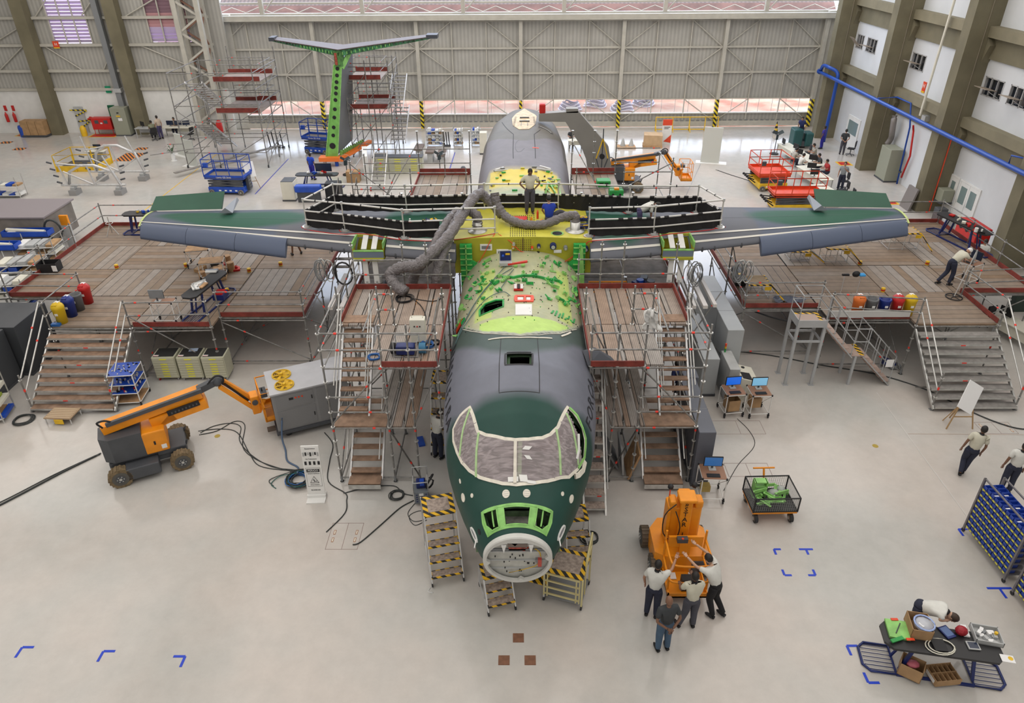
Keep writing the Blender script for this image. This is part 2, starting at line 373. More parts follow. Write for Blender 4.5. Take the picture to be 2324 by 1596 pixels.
# outside ground, hoses and people's ground beyond the window strip
soil=mat('bright_soil',(.42,.28,.19),.9,0,.35,.5,col2=(.30,.085,.04)); m=MB(); m.box(-50,60,57.6,110,-.4,-.1,soil); struct('ground_outside',m,'sunlit red and cream soil outside','ground')
m=MB(); m.box(-50,60,57.6,60,-.12,-.05,mat('concrete_apron',(.42,.38,.33),.9,0,.08,.5)); struct('apron_outside',m,'pale concrete apron outside the hangar door','ground')
hosem=mat('hose_purple_grey',(.20,.17,.26),.6)
for k,(x,y) in enumerate(((4.6,63),(6.9,64.6),(9.1,63),(11.2,64.9))):
 m=MB()
 for q in range(6):
  a=q*.5+k; R=1.0-.07*q
  m.path([(x+R*math.cos(t*PI/8+a),y+R*.8*math.sin(t*PI/8+a),.0+.12*q+.1*math.sin(t+q)) for t in range(16)],.07,hosem if q%2 else mat('hose_pale',(.7,.66,.75),.6),5,True)
 one('hose_coil',('leftmost','second from the left','second from the right','rightmost')[k]+' of the four large hose coils on the soil outside','hose',m,'hose coils outside')
 # ---- right wall
RW=23.6
wr=thing('wall_right','right wall of white panels with olive beams','wall',(RW,20,0),kind='structure')
m=MB(); rwp=mat('wall_panel_white',(.66,.68,.70),.8,0,.05,.6); WIN=[]
YB=[(53.3,46.0),(45.3,38.4),(37.7,30.9),(30.2,22.6),(21.9,-12)]
wins=[(51.9,53.0),(49.9,51.4),(43.5,45.1),(35.9,37.5),(33.9,35.4),(28.5,29.7)]
zs=(6.35,7.25)
ys=sorted(set([-12,BY+1]+[q for w_ in wins for q in w_]))
for a,b in zip(ys[:-1],ys[1:]):
 if (a,b) in wins:
  m.box(RW,RW+.2,a,b,0,zs[0],rwp); m.box(RW,RW+.2,a,b,zs[1],17,rwp)
 else:m.box(RW,RW+.2,a,b,0,17,rwp)
m.build('wall_panel',wr,True)
for k,(a,b) in enumerate(wins):
 wi=thing('window_%d'%(k+3),'awning window in the right wall, '+('nearest the hangar door','second from the hangar door','in the bay with the tall blue pipe','above the white double door','half cut by the photo edge','nearest the camera')[k],'window',(RW,a,zs[0]),kind='structure')
 m=MB(); m.box(RW+.15,RW+.18,a,b,zs[0],zs[1],dglass); m.build('window_pane',wi,True)
 m=MB()
 for y in (a+.03,(a*2+b)/3,(a+2*b)/3,b-.03):m.box(RW-.02,RW+.06,y-.025,y+.025,zs[0],zs[1],alu)
 m.box(RW-.02,RW+.06,a,b,zs[0],zs[0]+.05,alu); m.box(RW-.02,RW+.06,a,b,zs[1]-.05,zs[1],alu); m.build('window_frame',wi,True)
 m=MB(); c=Vector((RW-.3,(a+b)/2+.1,zs[0]+.42)); m.obox(c,(.3,0,-.05 if k else -.3),(0,(b-a)*.32,0),(0,0,.015),mat('window_sash_tan',(.36,.30,.24),.5)); m.tube((RW,a+.2,zs[0]+.1),(c.x-.2,a+.35,c.z-.02),.012,alu,4); m.build('open_sash',wi,True)
for k,(y1,y0) in enumerate(YB):
 for z in (4.95,9.28):
  m=MB(); m.box(RW-.45,RW+.05,y0,y1,z-.25,z+.25,olive2); m.box(RW-.12,RW+.05,y0,y1,z-1.25,z-.25,olive); m.build('wall_beam',wr,True)
  for yy,sg in ((y1,-1),(y0,1)):
   m=MB(); X=Matrix(((0,0,1,0),(0,0,0,0),(0,0,0,0),(0,0,0,1)))
   m.add([(RW-.4,yy,z-.25),(RW-.4,yy+sg*.35,z-.6),(RW-.4,yy,z-1.45),(RW,yy,z-.25),(RW,yy+sg*.35,z-.6),(RW,yy,z-1.45)],[(0,1,2),(5,4,3),(0,3,4,1),(1,4,5,2),(2,5,3,0)],olive); m.build('corbel',wr,True)
for k,y in enumerate((53.3,45.3,37.7,30.2,21.9)):
 m=MB(); m.box(RW-1.4,RW+.05,y,y+.72,0,17,olive); m.tube((RW-.65,y-.02,1.5),(RW-.65,y-.02,14),.025,mat('conduit_olive',(.24,.21,.15),.6),5)
 struct('column',m,'olive concrete column on the right wall, '+('nearest the hangar door','left of the grey-green electrical cabinet','beside the grey leaning boards','at the right edge behind the platform rail','outside the frame')[k],'column')
 # doors of the right wall
def wdoor(n,y0,y1,z1,lab,leaves,ajar=0):
 d=thing('door_%d'%n,lab,'door',(RW,y0,0),kind='structure')
 m=MB(); m.box(RW-.06,RW,y0-.08,y0,0,z1+.08,white); m.box(RW-.06,RW,y1,y1+.08,0,z1+.08,white); m.box(RW-.06,RW,y0,y1,z1,z1+.08,white); m.build('door_frame',d,True)
 for q in range(leaves):
  a=y0+(y1-y0)*q/leaves; b=y0+(y1-y0)*(q+1)/leaves
  lf=MB(); lf.box(RW-.05,RW-.01,a+.01,b-.01,.02,z1-.01,white); L=lf.build('door_leaf',d,True)
  lf=MB(); lf.box(RW-.065,RW-.045,a+.16,b-.16,z1*.48,z1-.22,mat('door_glass',(.20,.27,.27),.1)); lf.build('pane',L,True)
  lf=MB(); lf.tube((RW-.1,b-.1,.95),(RW-.1,b-.1,1.15),.012,alu,5); lf.build('door_handle',L,True)
 return d
wdoor(2,35.0,36.7,2.1,'white double door with two grey panes in the right wall',2)
wdoor(3,37.0,37.65,2.1,'white half-glazed door standing beside the white double door',1)
wdoor(4,49.6,51.4,2.1,'white glazed door near the far blue pipe, by the man at the chair',1)
# ---------------------------------------------------------------- the aircraft
ST=[(10.62,.70,3.10,2.45,1.80,1),(10.9,.88,3.30,2.5,1.62,1),(11.3,1.08,3.50,2.6,1.42,1),(11.8,1.30,3.76,2.7,1.22,1),(12.3,1.49,4.22,2.8,1.08,.98),(12.9,1.68,4.56,2.9,.98,.96),(13.6,1.84,4.76,2.95,.92,.94),(14.6,1.96,4.84,3.0,.9,.92),(16,2.02,4.76,3.0,.9,.9),(18,2.06,4.6,2.95,.9,.88),(22,2.08,4.52,2.9,.9,.86),(26,2.08,4.52,2.95,.9,.84),(30,2.12,4.62,3.0,1.0,.8),(33,2.15,4.85,3.2,1.5,.75),(36,2.1,5.15,3.5,2.2,.74),(38.3,1.85,5.3,3.8,2.8,.8),(40,1.3,5.2,4.1,3.4,.9),(41,.8,5.0,4.3,3.8,1)]
def itp(y,tab,k=1):
 if y<=tab[0][0]:return tab[0][k]
 for a,b in zip(tab,tab[1:]):
  if y<=b[0]:return a[k]+(b[k]-a[k])*(y-a[0])/(b[0]-a[0])
 return tab[-1][k]
def xcf(y):return .015*(y-10)-.02
def S0(y,th):
 a,zt,zm,zb,e=[itp(y,ST,k) for k in range(1,6)]; t=math.radians(th); c,s=math.cos(t),math.sin(t)
 return V3(xcf(y)+a*math.copysign(abs(c)**e,c),y,zm+((zt-zm) if s>=0 else (zm-zb))*math.copysign(abs(s)**e,s))
def SN(y,th):
 a=S0(y+.05,th)-S0(y-.05,th); b=S0(y,th+1.5)-S0(y,th-1.5); n=b.cross(a).normalized()
 return n if n.dot(S0(y,th)-V3(xcf(y),y,2.9))>0 else -n
def S(y,th,off=0.0):return S0(y,th)+SN(y,th)*off
EDGE=[(-90,20),(0,19.5),(20,18.9),(40.6,17.54),(61,16.53),(90,16.01),(115.7,16.46),(142.6,17.69),(160,18.9),(180,19.5),(270,20)]
GRL=[(-90,12.6),(0,13.3),(25,13.5),(37,13.45),(50,13.2),(68,13.4),(90,13.45),(115,13.4),(135,13.2),(150,13.5),(165,13.4),(180,13.2),(270,12.6)]
GRU=[(-90,18),(0,17),(30,16.6),(48,16.2),(65,15.5),(90,14.95),(110,15.3),(123,15.8),(135,16.2),(155,16.8),(180,17),(270,18)]
AFT=[(-90,27),(0,27.4),(34,28.9),(50,30.6),(90,30.7),(131,31.0),(146,28.6),(180,27.4),(270,27)]
def fcol(y,th):
 r=random.random()*.05-.025
 ed=itp(th,EDGE); af=itp(th,AFT)
 if y<ed:
  k=max(0,min(1,(y-itp(th,GRL))/.35+.5))*max(0,min(1,(itp(th,GRU)-y)/.35+.5))
  g=(.016,.062,.05) if y<14 else (.055,.085,.075); q=(.165,.175,.215)
  c=[g[i]*(1-k)+q[i]*k for i in range(3)]
  if y>ed-.10:c=[.05,.055,.05]
  return c
 if y<af:
  n=math.sin(y*5.1+th*.13)*.5+math.sin(y*13.7)*.3+math.sin(th*.41+y)*.4
  base=[.43+n*.03+r,.44+n*.02+r,.27+r]
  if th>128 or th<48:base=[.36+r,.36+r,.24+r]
  if y<ed+.12:base=[.40,.42,.33]
  elif y<17.28-abs(th-88)*.004 and 50<th<122:base=[.47+r,.67+r,.16+r*.5]
  elif 17.4<y<21 and (110<th<127 or 47<th<62):base=[.46+r,.56+r,.17]
  if 26<y and 50<th<130:
   k=max(0,min(1,(y-28.4-(th-50)*.012+.5)/.5)); base=[base[i]*(1-k)+(.70,.56,.07)[i]*k for i in range(3)]
   if y<28.2:base=[.36+r,.42+r,.27+r]
  return base
 k=max(0,min(1,(y-af)/.5)); c=[.19,.18,.20]
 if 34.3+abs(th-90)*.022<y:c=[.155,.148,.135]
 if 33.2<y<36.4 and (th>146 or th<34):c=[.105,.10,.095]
 return [(.42,.36,.2)[i]*(1-k)+c[i]*k for i in range(3)]
WS=[(13.41,128.3),(13.1,126),(12.7,124.0),(12.55,117),(12.47,110),(12.37,101),(12.33,92.4),(12.35,82),(12.43,70.5),(12.55,64),(12.77,58.3),(13.1,55.5),(13.39,52.5),(13.36,46),(13.3,40.9),(13.2,33),(13.01,26.3),(12.66,21.0),(12.28,26.7),(12.0,36),(11.89,46.4),(11.72,60),(11.6,75),(11.55,91.8),(11.6,106),(11.72,118),(11.87,129.9),(12.08,140),(12.34,147.4),(12.65,151),(12.98,152.6),(13.25,150.1),(13.38,139)]
def inpoly(p,poly):
 c=False; n=len(poly)
 for i in range(n):
  a,b=poly[i],poly[i-1]
  if (a[1]>p[1])!=(b[1]>p[1]) and p[0]<(b[0]-a[0])*(p[1]-a[1])/(b[1]-a[1])+a[0]:c= not c
 return c
BON=[[(11.17,137),(10.93,138.5),(10.79,131),(10.80,118),(11.14,117)],[(11.13,108),(10.80,108.5),(10.80,74),(11.13,74.5)],[(11.15,66),(10.81,65),(10.79,51),(10.93,43.5),(11.16,45.5)]]
HATCH=[(15.04,99),(15.04,82.2),(14.50,82.2),(14.50,99)]
HOLE=[(18.15,122.8),(18.43,118),(18.5,108),(18.42,102),(17.97,101.8),(17.82,110),(17.72,122)]
holes=[WS,HATCH,HOLE]+BON
def fine(y0,y1,d):
 n=max(1,round((y1-y0)/d)); return [y0+(y1-y0)*i/n for i in range(n)]
YS=fine(10.62,11.3,.035)+fine(11.3,13.6,.045)+fine(13.6,19,.055)+fine(19,27,.25)+fine(27,41,.09)+[41]
TH=[i*2.0 for i in range(-45,136)][:-1]
ac=thing('aircraft','green and grey camouflaged transport aircraft with bare green mid section under assembly','aircraft',(0,12,0))
def fuselage():
 vs=[]; cols=[]; nT=len(TH)
 for y in YS:
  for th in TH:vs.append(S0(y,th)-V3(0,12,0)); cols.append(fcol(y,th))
 fs=[]
 for i in range(len(YS)-1):
  yc=(YS[i]+YS[i+1])/2
  for j in range(nT):
   if yc<18.6:
    tc=TH[j]+1
    if any(inpoly((yc,tc),h) for h in holes):continue
   k=(j+1)%nT; fs.append((i*nT+j,i*nT+k,(i+1)*nT+k,(i+1)*nT+j))
 fs.append(tuple((len(YS)-1)*nT+j for j in range(nT)))
 me=bpy.data.meshes.new('fuselage'); me.from_pydata([tuple(v) for v in vs],[],fs)
 at=me.color_attributes.new('paint','FLOAT_COLOR','POINT')
 for i,c in enumerate(cols):at.data[i].color=(max(0,c[0]),max(0,c[1]),max(0,c[2]),1)
 for p in me.polygons:p.use_smooth=True
 m=mat('aircraft_paint',(.1,.1,.1),.5,spec=.3); t=m.node_tree; b=t.nodes['Principled BSDF']; a=t.nodes.new('ShaderNodeAttribute'); a.attribute_name='paint'
 tc=t.nodes.new('ShaderNodeTexCoord'); n=t.nodes.new('ShaderNodeTexNoise'); n.inputs['Scale'].default_value=2.5; n.inputs['Detail'].default_value=7; t.links.new(tc.outputs['Object'],n.inputs['Vector'])
 r=t.nodes.new('ShaderNodeMapRange'); r.inputs[3].default_value=.82; r.inputs[4].default_value=1.16; t.links.new(n.outputs[0],r.inputs[0])
 vm=t.nodes.new('ShaderNodeVectorMath'); vm.operation='SCALE'; t.links.new(a.outputs['Color'],vm.inputs[0]); t.links.new(r.outputs[0],vm.inputs['Scale']); t.links.new(vm.outputs[0],b.inputs['Base Color'])
 me.materials.append(m); o=bpy.data.objects.new('fuselage',me); C.objects.link(o); o.parent=ac
 # inner skin so openings show depth
 m2=MB(); k=[y for y in YS if y<19.5][::2]; k2=TH[::3]
 vs=[S(y,th,-.10) for y in k for th in k2]; n=len(k2)
 fs=[]
 for i in range(len(k)-1):
  for j in range(n):
   yc=(k[i]+k[i+1])/2; tc=k2[j]+3
   if any(inpoly((yc,tc),h) for h in holes):continue
   fs.append((i*n+j,i*n+(j+1)%n,(i+1)*n+(j+1)%n,(i+1)*n+j))
 m2.add(vs,fs,mat('inner_skin',(.05,.10,.05),.7)); m2.build('inner_skin',ac,True)
 return o
fuselage()
AT=V3(0,12,0)
def strip(m,pts,wd,off,mt,closed=False,th=.02):
 """flat strip of given width laid along (y, theta) points on the fuselage"""
 P=[]
 seq=pts+[pts[0]] if closed else pts
 for a,b in zip(seq,seq[1:]):
  n=max(1,int(max(abs(a[0]-b[0])/.08,abs(a[1]-b[1])/3)))
  for i in range(n):P.append((a[0]+(b[0]-a[0])*i/n,a[1]+(b[1]-a[1])*i/n))
 if not closed:P.append(seq[-1])
 k=len(P); vs=[]
 for i in range(k):
  p=S(*P[i],off); q=S(*P[(i+1)%k if closed else min(i+1,k-1)],off); r=S(*P[i-1 if closed or i else 0],off)
  n=SN(*P[i]); d=(q-r); d=d.normalized() if d.length>1e-6 else V3(0,1,0); s=n.cross(d).normalized()*wd/2
  vs+=[p-s,p+s,p+s+n*th,p-s+n*th]
 fs=[]
 for i in range(k if closed else k-1):
  a=i*4; b=((i+1)%k)*4
  fs+=[(a+j,a+(j+1)%4,b+(j+1)%4,b+j) for j in range(4)]
 m.add(vs,fs,mt)
def patch(m,poly,off,mt,th=.015):
 """plate following the skin: fan-filled polygon in (y, theta)"""
 cy=sum(p[0] for p in poly)/len(poly); ct=sum(p[1] for p in poly)/len(poly); R=4; n=len(poly)
 D=[]
 for i in range(n):
  a,b=poly[i],poly[(i+1)%n]
  for q in range(3):D.append((a[0]+(b[0]-a[0])*q/3,a[1]+(b[1]-a[1])*q/3))
 vs=[S(cy,ct,off+th)]
 for r in range(1,R+1):
  for y,t in D:vs.append(S(cy+(y-cy)*r/R,ct+(t-ct)*r/R,off+th))
 k=len(D); fs=[(0,1+i,1+(i+1)%k) for i in range(k)]
 for r in range(R-1):fs+=[(1+r*k+i,1+(r+1)*k+i,1+(r+1)*k+(i+1)%k,1+r*k+(i+1)%k) for i in range(k)]
 for y,t in D:vs.append(S(y,t,off-.01))
 b=1+(R-1)*k; e=1+R*k
 fs+=[(b+i,e+i,e+(i+1)%k,b+(i+1)%k) for i in range(k)]
 m.add(vs,fs,mt)
def oval(y,t,ry,rt,n=14):return [(y+ry*math.cos(2*PI*i/n),t+rt*math.sin(2*PI*i/n)) for i in range(n)]
tape=mat('masking_tape',(.78,.74,.64),.7,0,.1,8); ptape=mat('pale_green_frame',(.42,.62,.30),.5,0,.15,5)
# cockpit interior
m=MB(); m.box(-1.25,1.3,12.2,14.0,2.3,2.4,mat('cockpit_floor',(.16,.12,.11),.8)); m.box(-1.1,-.2,12.2,12.7,2.9,3.6,mat('cockpit_panel',(.20,.19,.18),.7,0,.4,7)); m.box(.25,1.15,12.2,12.7,2.9,3.6,mat('cockpit_panel',(.2,.19,.18)))
m.box(-.5,.5,12.9,13.5,2.4,3.3,mat('seat_dark_red',(.20,.03,.04),.8,0,.4,5)); m.box(.5,1.0,12.8,13.4,2.4,3.8,mat('seat_dark_red',(.2,.03,.04))); m.box(-1.2,1.2,14.0,14.1,1.5,4.4,mat('cockpit_wall',(.12,.14,.12),.8))
m.box(-1.0,-.5,12.8,13.4,2.4,3.7,mgrey)
m.build('cockpit_interior',ac,True)
# windshield: frames, film, tape
def film_mat():
 m=mat('plastic_film',(.46,.40,.41),.3,spec=.5); t=m.node_tree; b=t.nodes['Principled BSDF']
 tc=t.nodes.new('ShaderNodeTexCoord'); mp=t.nodes.new('ShaderNodeMapping'); mp.inputs['Rotation'].default_value=(0,.5,.6); mp.inputs['Scale'].default_value=(1.2,9,7)
 n=t.nodes.new('ShaderNodeTexNoise'); n.inputs['Scale'].default_value=1.6; n.inputs['Detail'].default_value=6; n.inputs['Distortion'].default_value=.8
 t.links.new(tc.outputs['Object'],mp.inputs[0]); t.links.new(mp.outputs[0],n.inputs['Vector'])
 r=t.nodes.new('ShaderNodeMapRange'); r.inputs[1].default_value=.42; r.inputs[2].default_value=.68; r.inputs[3].default_value=.48; r.inputs[4].default_value=.86
 t.links.new(n.outputs[0],r.inputs[0]); t.links.new(r.outputs[0],b.inputs['Alpha'])
 bp=t.nodes.new('ShaderNodeBump'); bp.inputs['Strength'].default_value=.35; bp.inputs['Distance'].default_value=.03; t.links.new(n.outputs[0],bp.inputs['Height']); t.links.new(bp.outputs[0],b.inputs['Normal'])
 return m
film=film_mat()
def film_patch(poly,off=.02,ky=16,kt=24,mt=None,cut=()):
 m=MB(); ys=[p[0] for p in poly]; ts=[p[1] for p in poly]; y0,y1,t0,t1=min(ys),max(ys),min(ts),max(ts)
 idx={}; vs=[]; fs=[]
 def vid(i,j):
  if (i,j) not in idx:
   y=y0+(y1-y0)*i/ky; t=t0+(t1-t0)*j/kt; idx[(i,j)]=len(vs); vs.append(S(y,t,off))
  return idx[(i,j)]
 for i in range(ky):
  for j in range(kt):
   if inpoly((y0+(y1-y0)*(i+.5)/ky,t0+(t1-t0)*(j+.5)/kt),poly) and not any(inpoly((y0+(y1-y0)*(i+.5)/ky,t0+(t1-t0)*(j+.5)/kt),h) for h in cut):fs.append([vid(i,j),vid(i,j+1),vid(i+1,j+1),vid(i+1,j)])
 m.add(vs,fs,mt or film,True); return m
 # the side window on the right is half open: film ends at its middle
WSF=[p for p in WS if not (p[1]<41 and p[0]>12.7)]+[]
i0=WS.index((13.39,52.5)); WSF=WS[:i0]+[(13.33,54.0),(12.95,40),(12.6,26),(12.5,22)]+WS[WS.index((12.28,26.7)):]
m=film_patch(WSF,.018,44,64); m.build('windshield_film',ac,True)
m=MB(); strip(m,WS,.075,.0,tape,True); m.build('windshield_tape',ac,True)
m=MB(); strip(m,[(13.39,51),(13.34,42),(13.05,27.2),(12.66,22),(12.3,27)],.055,.02,lgreen); m.build('window_frame',ac,True); m.build('window_frame',ac,True) if 0 else None
for a,b in (((12.33,92.4),(11.58,93.2)),):
 m=MB(); strip(m,[a,b],.07,.022,tape); strip(m,[(12.3,88.6),(11.6,89)],.09,-.04,ptape); m.build('windshield_post',ac,True)
for a,b in (((12.66,123),(11.9,133.5)),((12.7,59.6),(11.93,47)),((13.35,128),(12.5,148)),((13.2,53.0),(12.35,28))):
 m=MB(); strip(m,[a,b],.05,.01,ptape); m.build('windshield_post',ac,True)
m=MB()
for y,t,w_,h_,rt in ((11.68,84,.14,.26,.2),(11.66,95,.1,.34,0),(11.62,76,.06,.3,.1),(12.05,80,.06,.16,.6),(12.2,84,.06,.2,-.4),(11.75,93,.1,.12,0)):
 m.add([S(y+a*w_,t+b*h_*30,.035) for a,b in ((-.5,-.5),(.5,-.5+rt),(.5,.5+rt),(-.5,.5))],[(0,1,2,3)],white)
m.build('tape_scraps',ac,True)
# crumpled film corner hanging on the right
m=MB(); P=[(12.5,22),(12.28,27),(12.0,34)]; strip(m,[(12.6,20),(12.4,19),(12.2,24),(12.1,29)],.12,.02,tape,th=.04); strip(m,[(12.9,38),(12.6,33),(12.4,33)],.05,.03,white,th=.03); m.build('film_corner',ac,True)
# bonnet frame, dots, bulkhead ring
m=MB()
outline=[(10.74,141.5),(11.0,142),(11.2,138),(11.19,126),(11.17,110),(11.17,72),(11.19,57),(11.2,45),(11.0,41),(10.74,41.5)]
for h in BON:strip(m,h,.03,.0,lgreen,True,.02)
strip(m,outline,.05,.0,lgreen,False,.018); m.build('bonnet_frame',ac,True)
for t in (127,54):
 m=MB(); strip(m,[(11.16,t-3 if t>90 else t+3),(10.84,t)],.03,-.03,lgreen); m.build('bonnet_strut',ac,True)
m=film_patch(outline,.010,60,200,lgreen,BON); m.build('bonnet_plate',ac,True)
m=MB(); m.box(-.3,.4,10.95,11.45,2.2,2.9,mat('nose_box',(.35,.34,.31),.6,0,.3,8)); m.box(-.16,.22,10.9,10.96,2.65,2.9,dprimer); m.box(-.95,.95,11.35,11.42,1.8,3.0,mat('nose_back',(.12,.2,.1),.7,0,.4,5)); m.build('nose_equipment',ac,True)
for k,(y,t,ry,rt) in enumerate(((11.39,103.3,.085,4.2),(11.39,80.5,.085,4.2),(11.79,161.5,.09,4),(11.64,145.5,.045,2.2),(11.64,38.0,.045,2.2),(11.72,21.5,.09,4),(12.1,158,.05,1.4),(12.45,16.7,.1,1.2))):
 m=MB(); patch(m,oval(y,t,ry,rt),.0,tape,.012)
 if k<2:
  for q in (-1,0,1):strip(m,[(y+.02*q*2,t-3.2),(y+.02*q*2,t+3.2)],.006,.013,lgrey,th=.003)
 m.build('taped_port',ac,True)
for t in (172,12):
 m=MB(); strip(m,oval(11.05,t,.16,5,12),.035,.0,white,True); patch(m,oval(11.05,t,.13,4.4),.0,mgrey,.005); m.tube(S(10.95,t,.0),S(10.8,t,.14),.015,white,6); m.build('pitot_port',ac,True)
 m=MB(); patch(m,oval(10.95,t-16 if t>90 else t-26,.06,3.2),.0,black,.006); m.build('sensor_hole',ac,True)
ring=thing('ring',None,None,(0,0,0)); C.objects.unlink(ring); bpy.data.objects.remove(ring)
m=MB(); n=56; rm=mat('bulkhead_white',(.60,.60,.57),.55,0,.05,4); O=V3(-.01,10.6,2.45); a0,b0=.74,.68
def ell(r,y,i,nz=0):t=2*PI*i/n; return V3(O.x+a0*r*math.cos(t),y,O.z+b0*r*math.sin(t))
vs=[]
for i in range(n):
 inn=.89-(.10 if i%14 in (1,) else 0)-(.14*max(0,math.sin(2*PI*i/n))**6)
 vs+=[ell(1.0,10.64,i),ell(1.0,10.52,i),ell(.97,10.50,i),ell(inn,10.50,i),ell(inn,10.58,i)]
fs=[]
for i in range(n):
 a,b=i*5,((i+1)%n)*5
 fs+=[(a+j,b+j,b+j+1,a+j+1) for j in range(4)]
m.add(vs,fs,rm); m.build('bulkhead_ring',ac,True)
m=MB(); m.add([ell(.99,10.63,i) for i in range(n)],[tuple(range(n))],mat('bulkhead_face',(.50,.50,.46),.6,0,.12,5))
for z in (2.62,2.36,2.12):m.box(-.66,.64,10.60,10.64,z-.012,z+.012,lgrey)
m.box(-.62,.6,10.60,10.64,2.66,2.7,mgrey); m.build('bulkhead_face',ac,True)
m=MB(); m.box(-.2,.16,10.60,10.64,2.66,2.78,mat('red_wiring',(.35,.06,.04),.6,0,.5,12)); m.path([(-.02,10.66,2.8),(.06,10.62,2.7),(.12,10.62,2.62),(.22,10.62,2.74)],.012,redor,5)
m.path([(.2,10.62,2.66),(.38,10.6,2.7),(.46,10.6,2.6),(.48,10.6,2.48)],.012,yellow,5); m.path([(-.2,10.6,1.98),(.1,10.58,2.1),(.36,10.6,2.18),(.42,10.6,2.25)],.008,yellow,5)
m.build('wiring',ac,True)
m=MB(); m.box(.42,.50,10.55,10.63,2.22,2.42,mat('red_connector',(.5,.08,.06),.5)); m.box(.37,.42,10.56,10.63,2.34,2.42,mgrey); m.build('connector_box',ac,True)
m=MB(); m.box(-.22,.2,10.5,10.56,2.86,2.97,mat('brown_glass',(.16,.12,.10),.3)); m.build('latch_slot',ac,True)
for x in (-.30,.27):
 m=MB(); m.add([(x-.05,10.48,2.92),(x+.05,10.48,2.92),(x,10.5,2.68),(x-.05,10.56,2.92),(x+.05,10.56,2.92),(x,10.56,2.68)],[(0,1,2),(5,4,3),(0,3,4,1),(1,4,5,2),(2,5,3,0)],white); m.build('hinge_lug',ac,True)
m=MB(); random.seed(3)
for q in range(18):x=random.uniform(-.5,.34); z=random.uniform(1.98,2.55); m.box(x-.012,x+.012,10.60,10.64,z,z+.022,black)
m.build('fastener',ac,True)
# hatch, panel lines, tape remains, plates on the bare skin
m=MB(); strip(m,HATCH,.05,-.005,black,True,.012); strip(m,[(15.1,98),(15.1,83.2)],.03,.0,dgrey); m.build('hatch_frame',ac,True)
m=MB(); m.box(-.35,.45,14.3,15.2,4.0,4.1,dprimer); m.box(-.16,.2,14.6,14.7,4.35,4.4,lgreen); m.build('hatch_well',ac,True)
m=MB(); strip(m,[(16.0,102.2),(13.5,103.6),(13.5,76.2),(16.0,79.2)],.02,.0,black,False,.004); m.build('panel_seam',ac,True)
m=MB(); strip(m,[(17.6,142.5),(17.0,130),(16.45,116),(16.1,100),(16.0,90),(16.1,78),(16.5,61),(17.4,42)],.025,.0,mat('sealant',(.6,.58,.5),.6),False,.012)
strip(m,[(15.98,112),(15.92,100),(15.88,90),(15.93,78),(16.05,68)],.045,.005,tape,False,.012); strip(m,[(16.35,60),(16.6,55),(16.9,50)],.05,.005,tape); m.build('sealant_bead',ac,True)
m=MB(); strip(m,HOLE,.05,-.02,dprimer,True,.04); m.build('door_cutout_frame',ac,True)
m=MB(); m.box(-1.4,.2,17.2,19.2,3.2,3.3,mat('cabin_dark',(.03,.035,.04),.8)); m.build('cabin_floor',ac,True)
m=MB(); patch(m,[(18.05,93.1),(18.06,83.2),(17.32,83.1),(17.31,92.9)],.004,white,.02); m.build('white_cover_sheet',ac,True)
m=MB(); strip(m,[(18.6,93),(18.6,83),(18.27,83),(18.26,93)],.10,.0,redor,True,.03); strip(m,[(18.55,88),(18.3,88)],.06,.0,redor,th=.03); patch(m,[(18.53,92),(18.53,89),(18.33,89),(18.33,92)],.0,paper,.01); patch(m,[(18.53,87),(18.53,84),(18.33,84),(18.33,87)],.0,paper,.01); m.build('orange_template',ac,True)
for t in (93.5,98.5):
 m=MB(); c=S(14.0,t);
 # green brackets on the bare skin: individually bent little fittings
random.seed(11)
def bracket(y,t,s=1.0,ang=None,mt=None,kind=0):
 m=MB(); p=S(y,t); n=SN(y,t); d=(S(y+.1,t)-S(y-.1,t)).normalized(); e=n.cross(d); a=random.uniform(0,PI) if ang is None else ang
 u=d*math.cos(a)+e*math.sin(a); v=n.cross(u); mt=mt or random.choice((lgreen,dprimer,dprimer,lgreen))
 if kind==0:m.obox(p+n*.03,u*.15*s,v*.03*s,n*.012,mt); m.obox(p+n*.06,u*.16*s,v*.008,n*.06*s,mt); m.obox(p+n*.06+u*.1*s,u*.01,v*.05*s,n*.05*s,mt)
 elif kind==1:m.obox(p+n*.1,u*.02,v*.02,n*.1*s,mt); m.obox(p+n*.2*s,u*.12*s,v*.03,n*.012,mt); m.obox(p+n*.02,u*.06,v*.06,n*.015,mt)
 elif kind==2:
  for q in (-1,1):m.obox(p+n*.05+v*.07*s*q,u*.12*s,v*.012,n*.05*s,mt)
  m.obox(p+n*.08*s,u*.012,v*.08*s,n*.03,mt)
 elif kind==3:m.tube(p+n*.02,p+u*.25*s+n*.22*s,.018,mt,5); m.tube(p+n*.02+v*.12*s,p+u*.25*s+n*.22*s,.018,mt,5); m.obox(p+n*.015,u*.05,v*.13*s,n*.012,mt)
 return m.build('skin_bracket',ac,True)
for i in range(84):
 z=random.random()
 if z<.42:y=random.uniform(19.4,20.3); t=random.uniform(62,138)
 elif z<.62:y=random.uniform(20.3,21.7); t=random.choice((random.uniform(50,75),random.uniform(108,140)))
 elif z<.8:y=random.uniform(18.3,19.4); t=random.choice((random.uniform(40,78),random.uniform(105,150)))
 else:y=random.uniform(17.5,21.5); t=random.choice((random.uniform(28,45),random.uniform(136,150)))
 bracket(y,t,random.uniform(.4,.85),kind=random.choice((0,0,1,2,2,3)))
for t0 in (96,72):
 m=MB(); strip(m,[(19.95+.09*math.sin(k*.9)*(1 if k%2 else .4),t0-16+k*3) for k in range(9)],.05,.0,dprimer,False,.08); m.build('scalloped_fitting',ac,True)
for i in range(8):m=MB(); strip(m,[(random.uniform(17.4,17.9),68-i*3.2),(random.uniform(17.5,18),66-i*3.2)],.05,.0,dprimer,False,.02); m.build('slot_plate',ac,True)
m=MB(); random.seed(5)
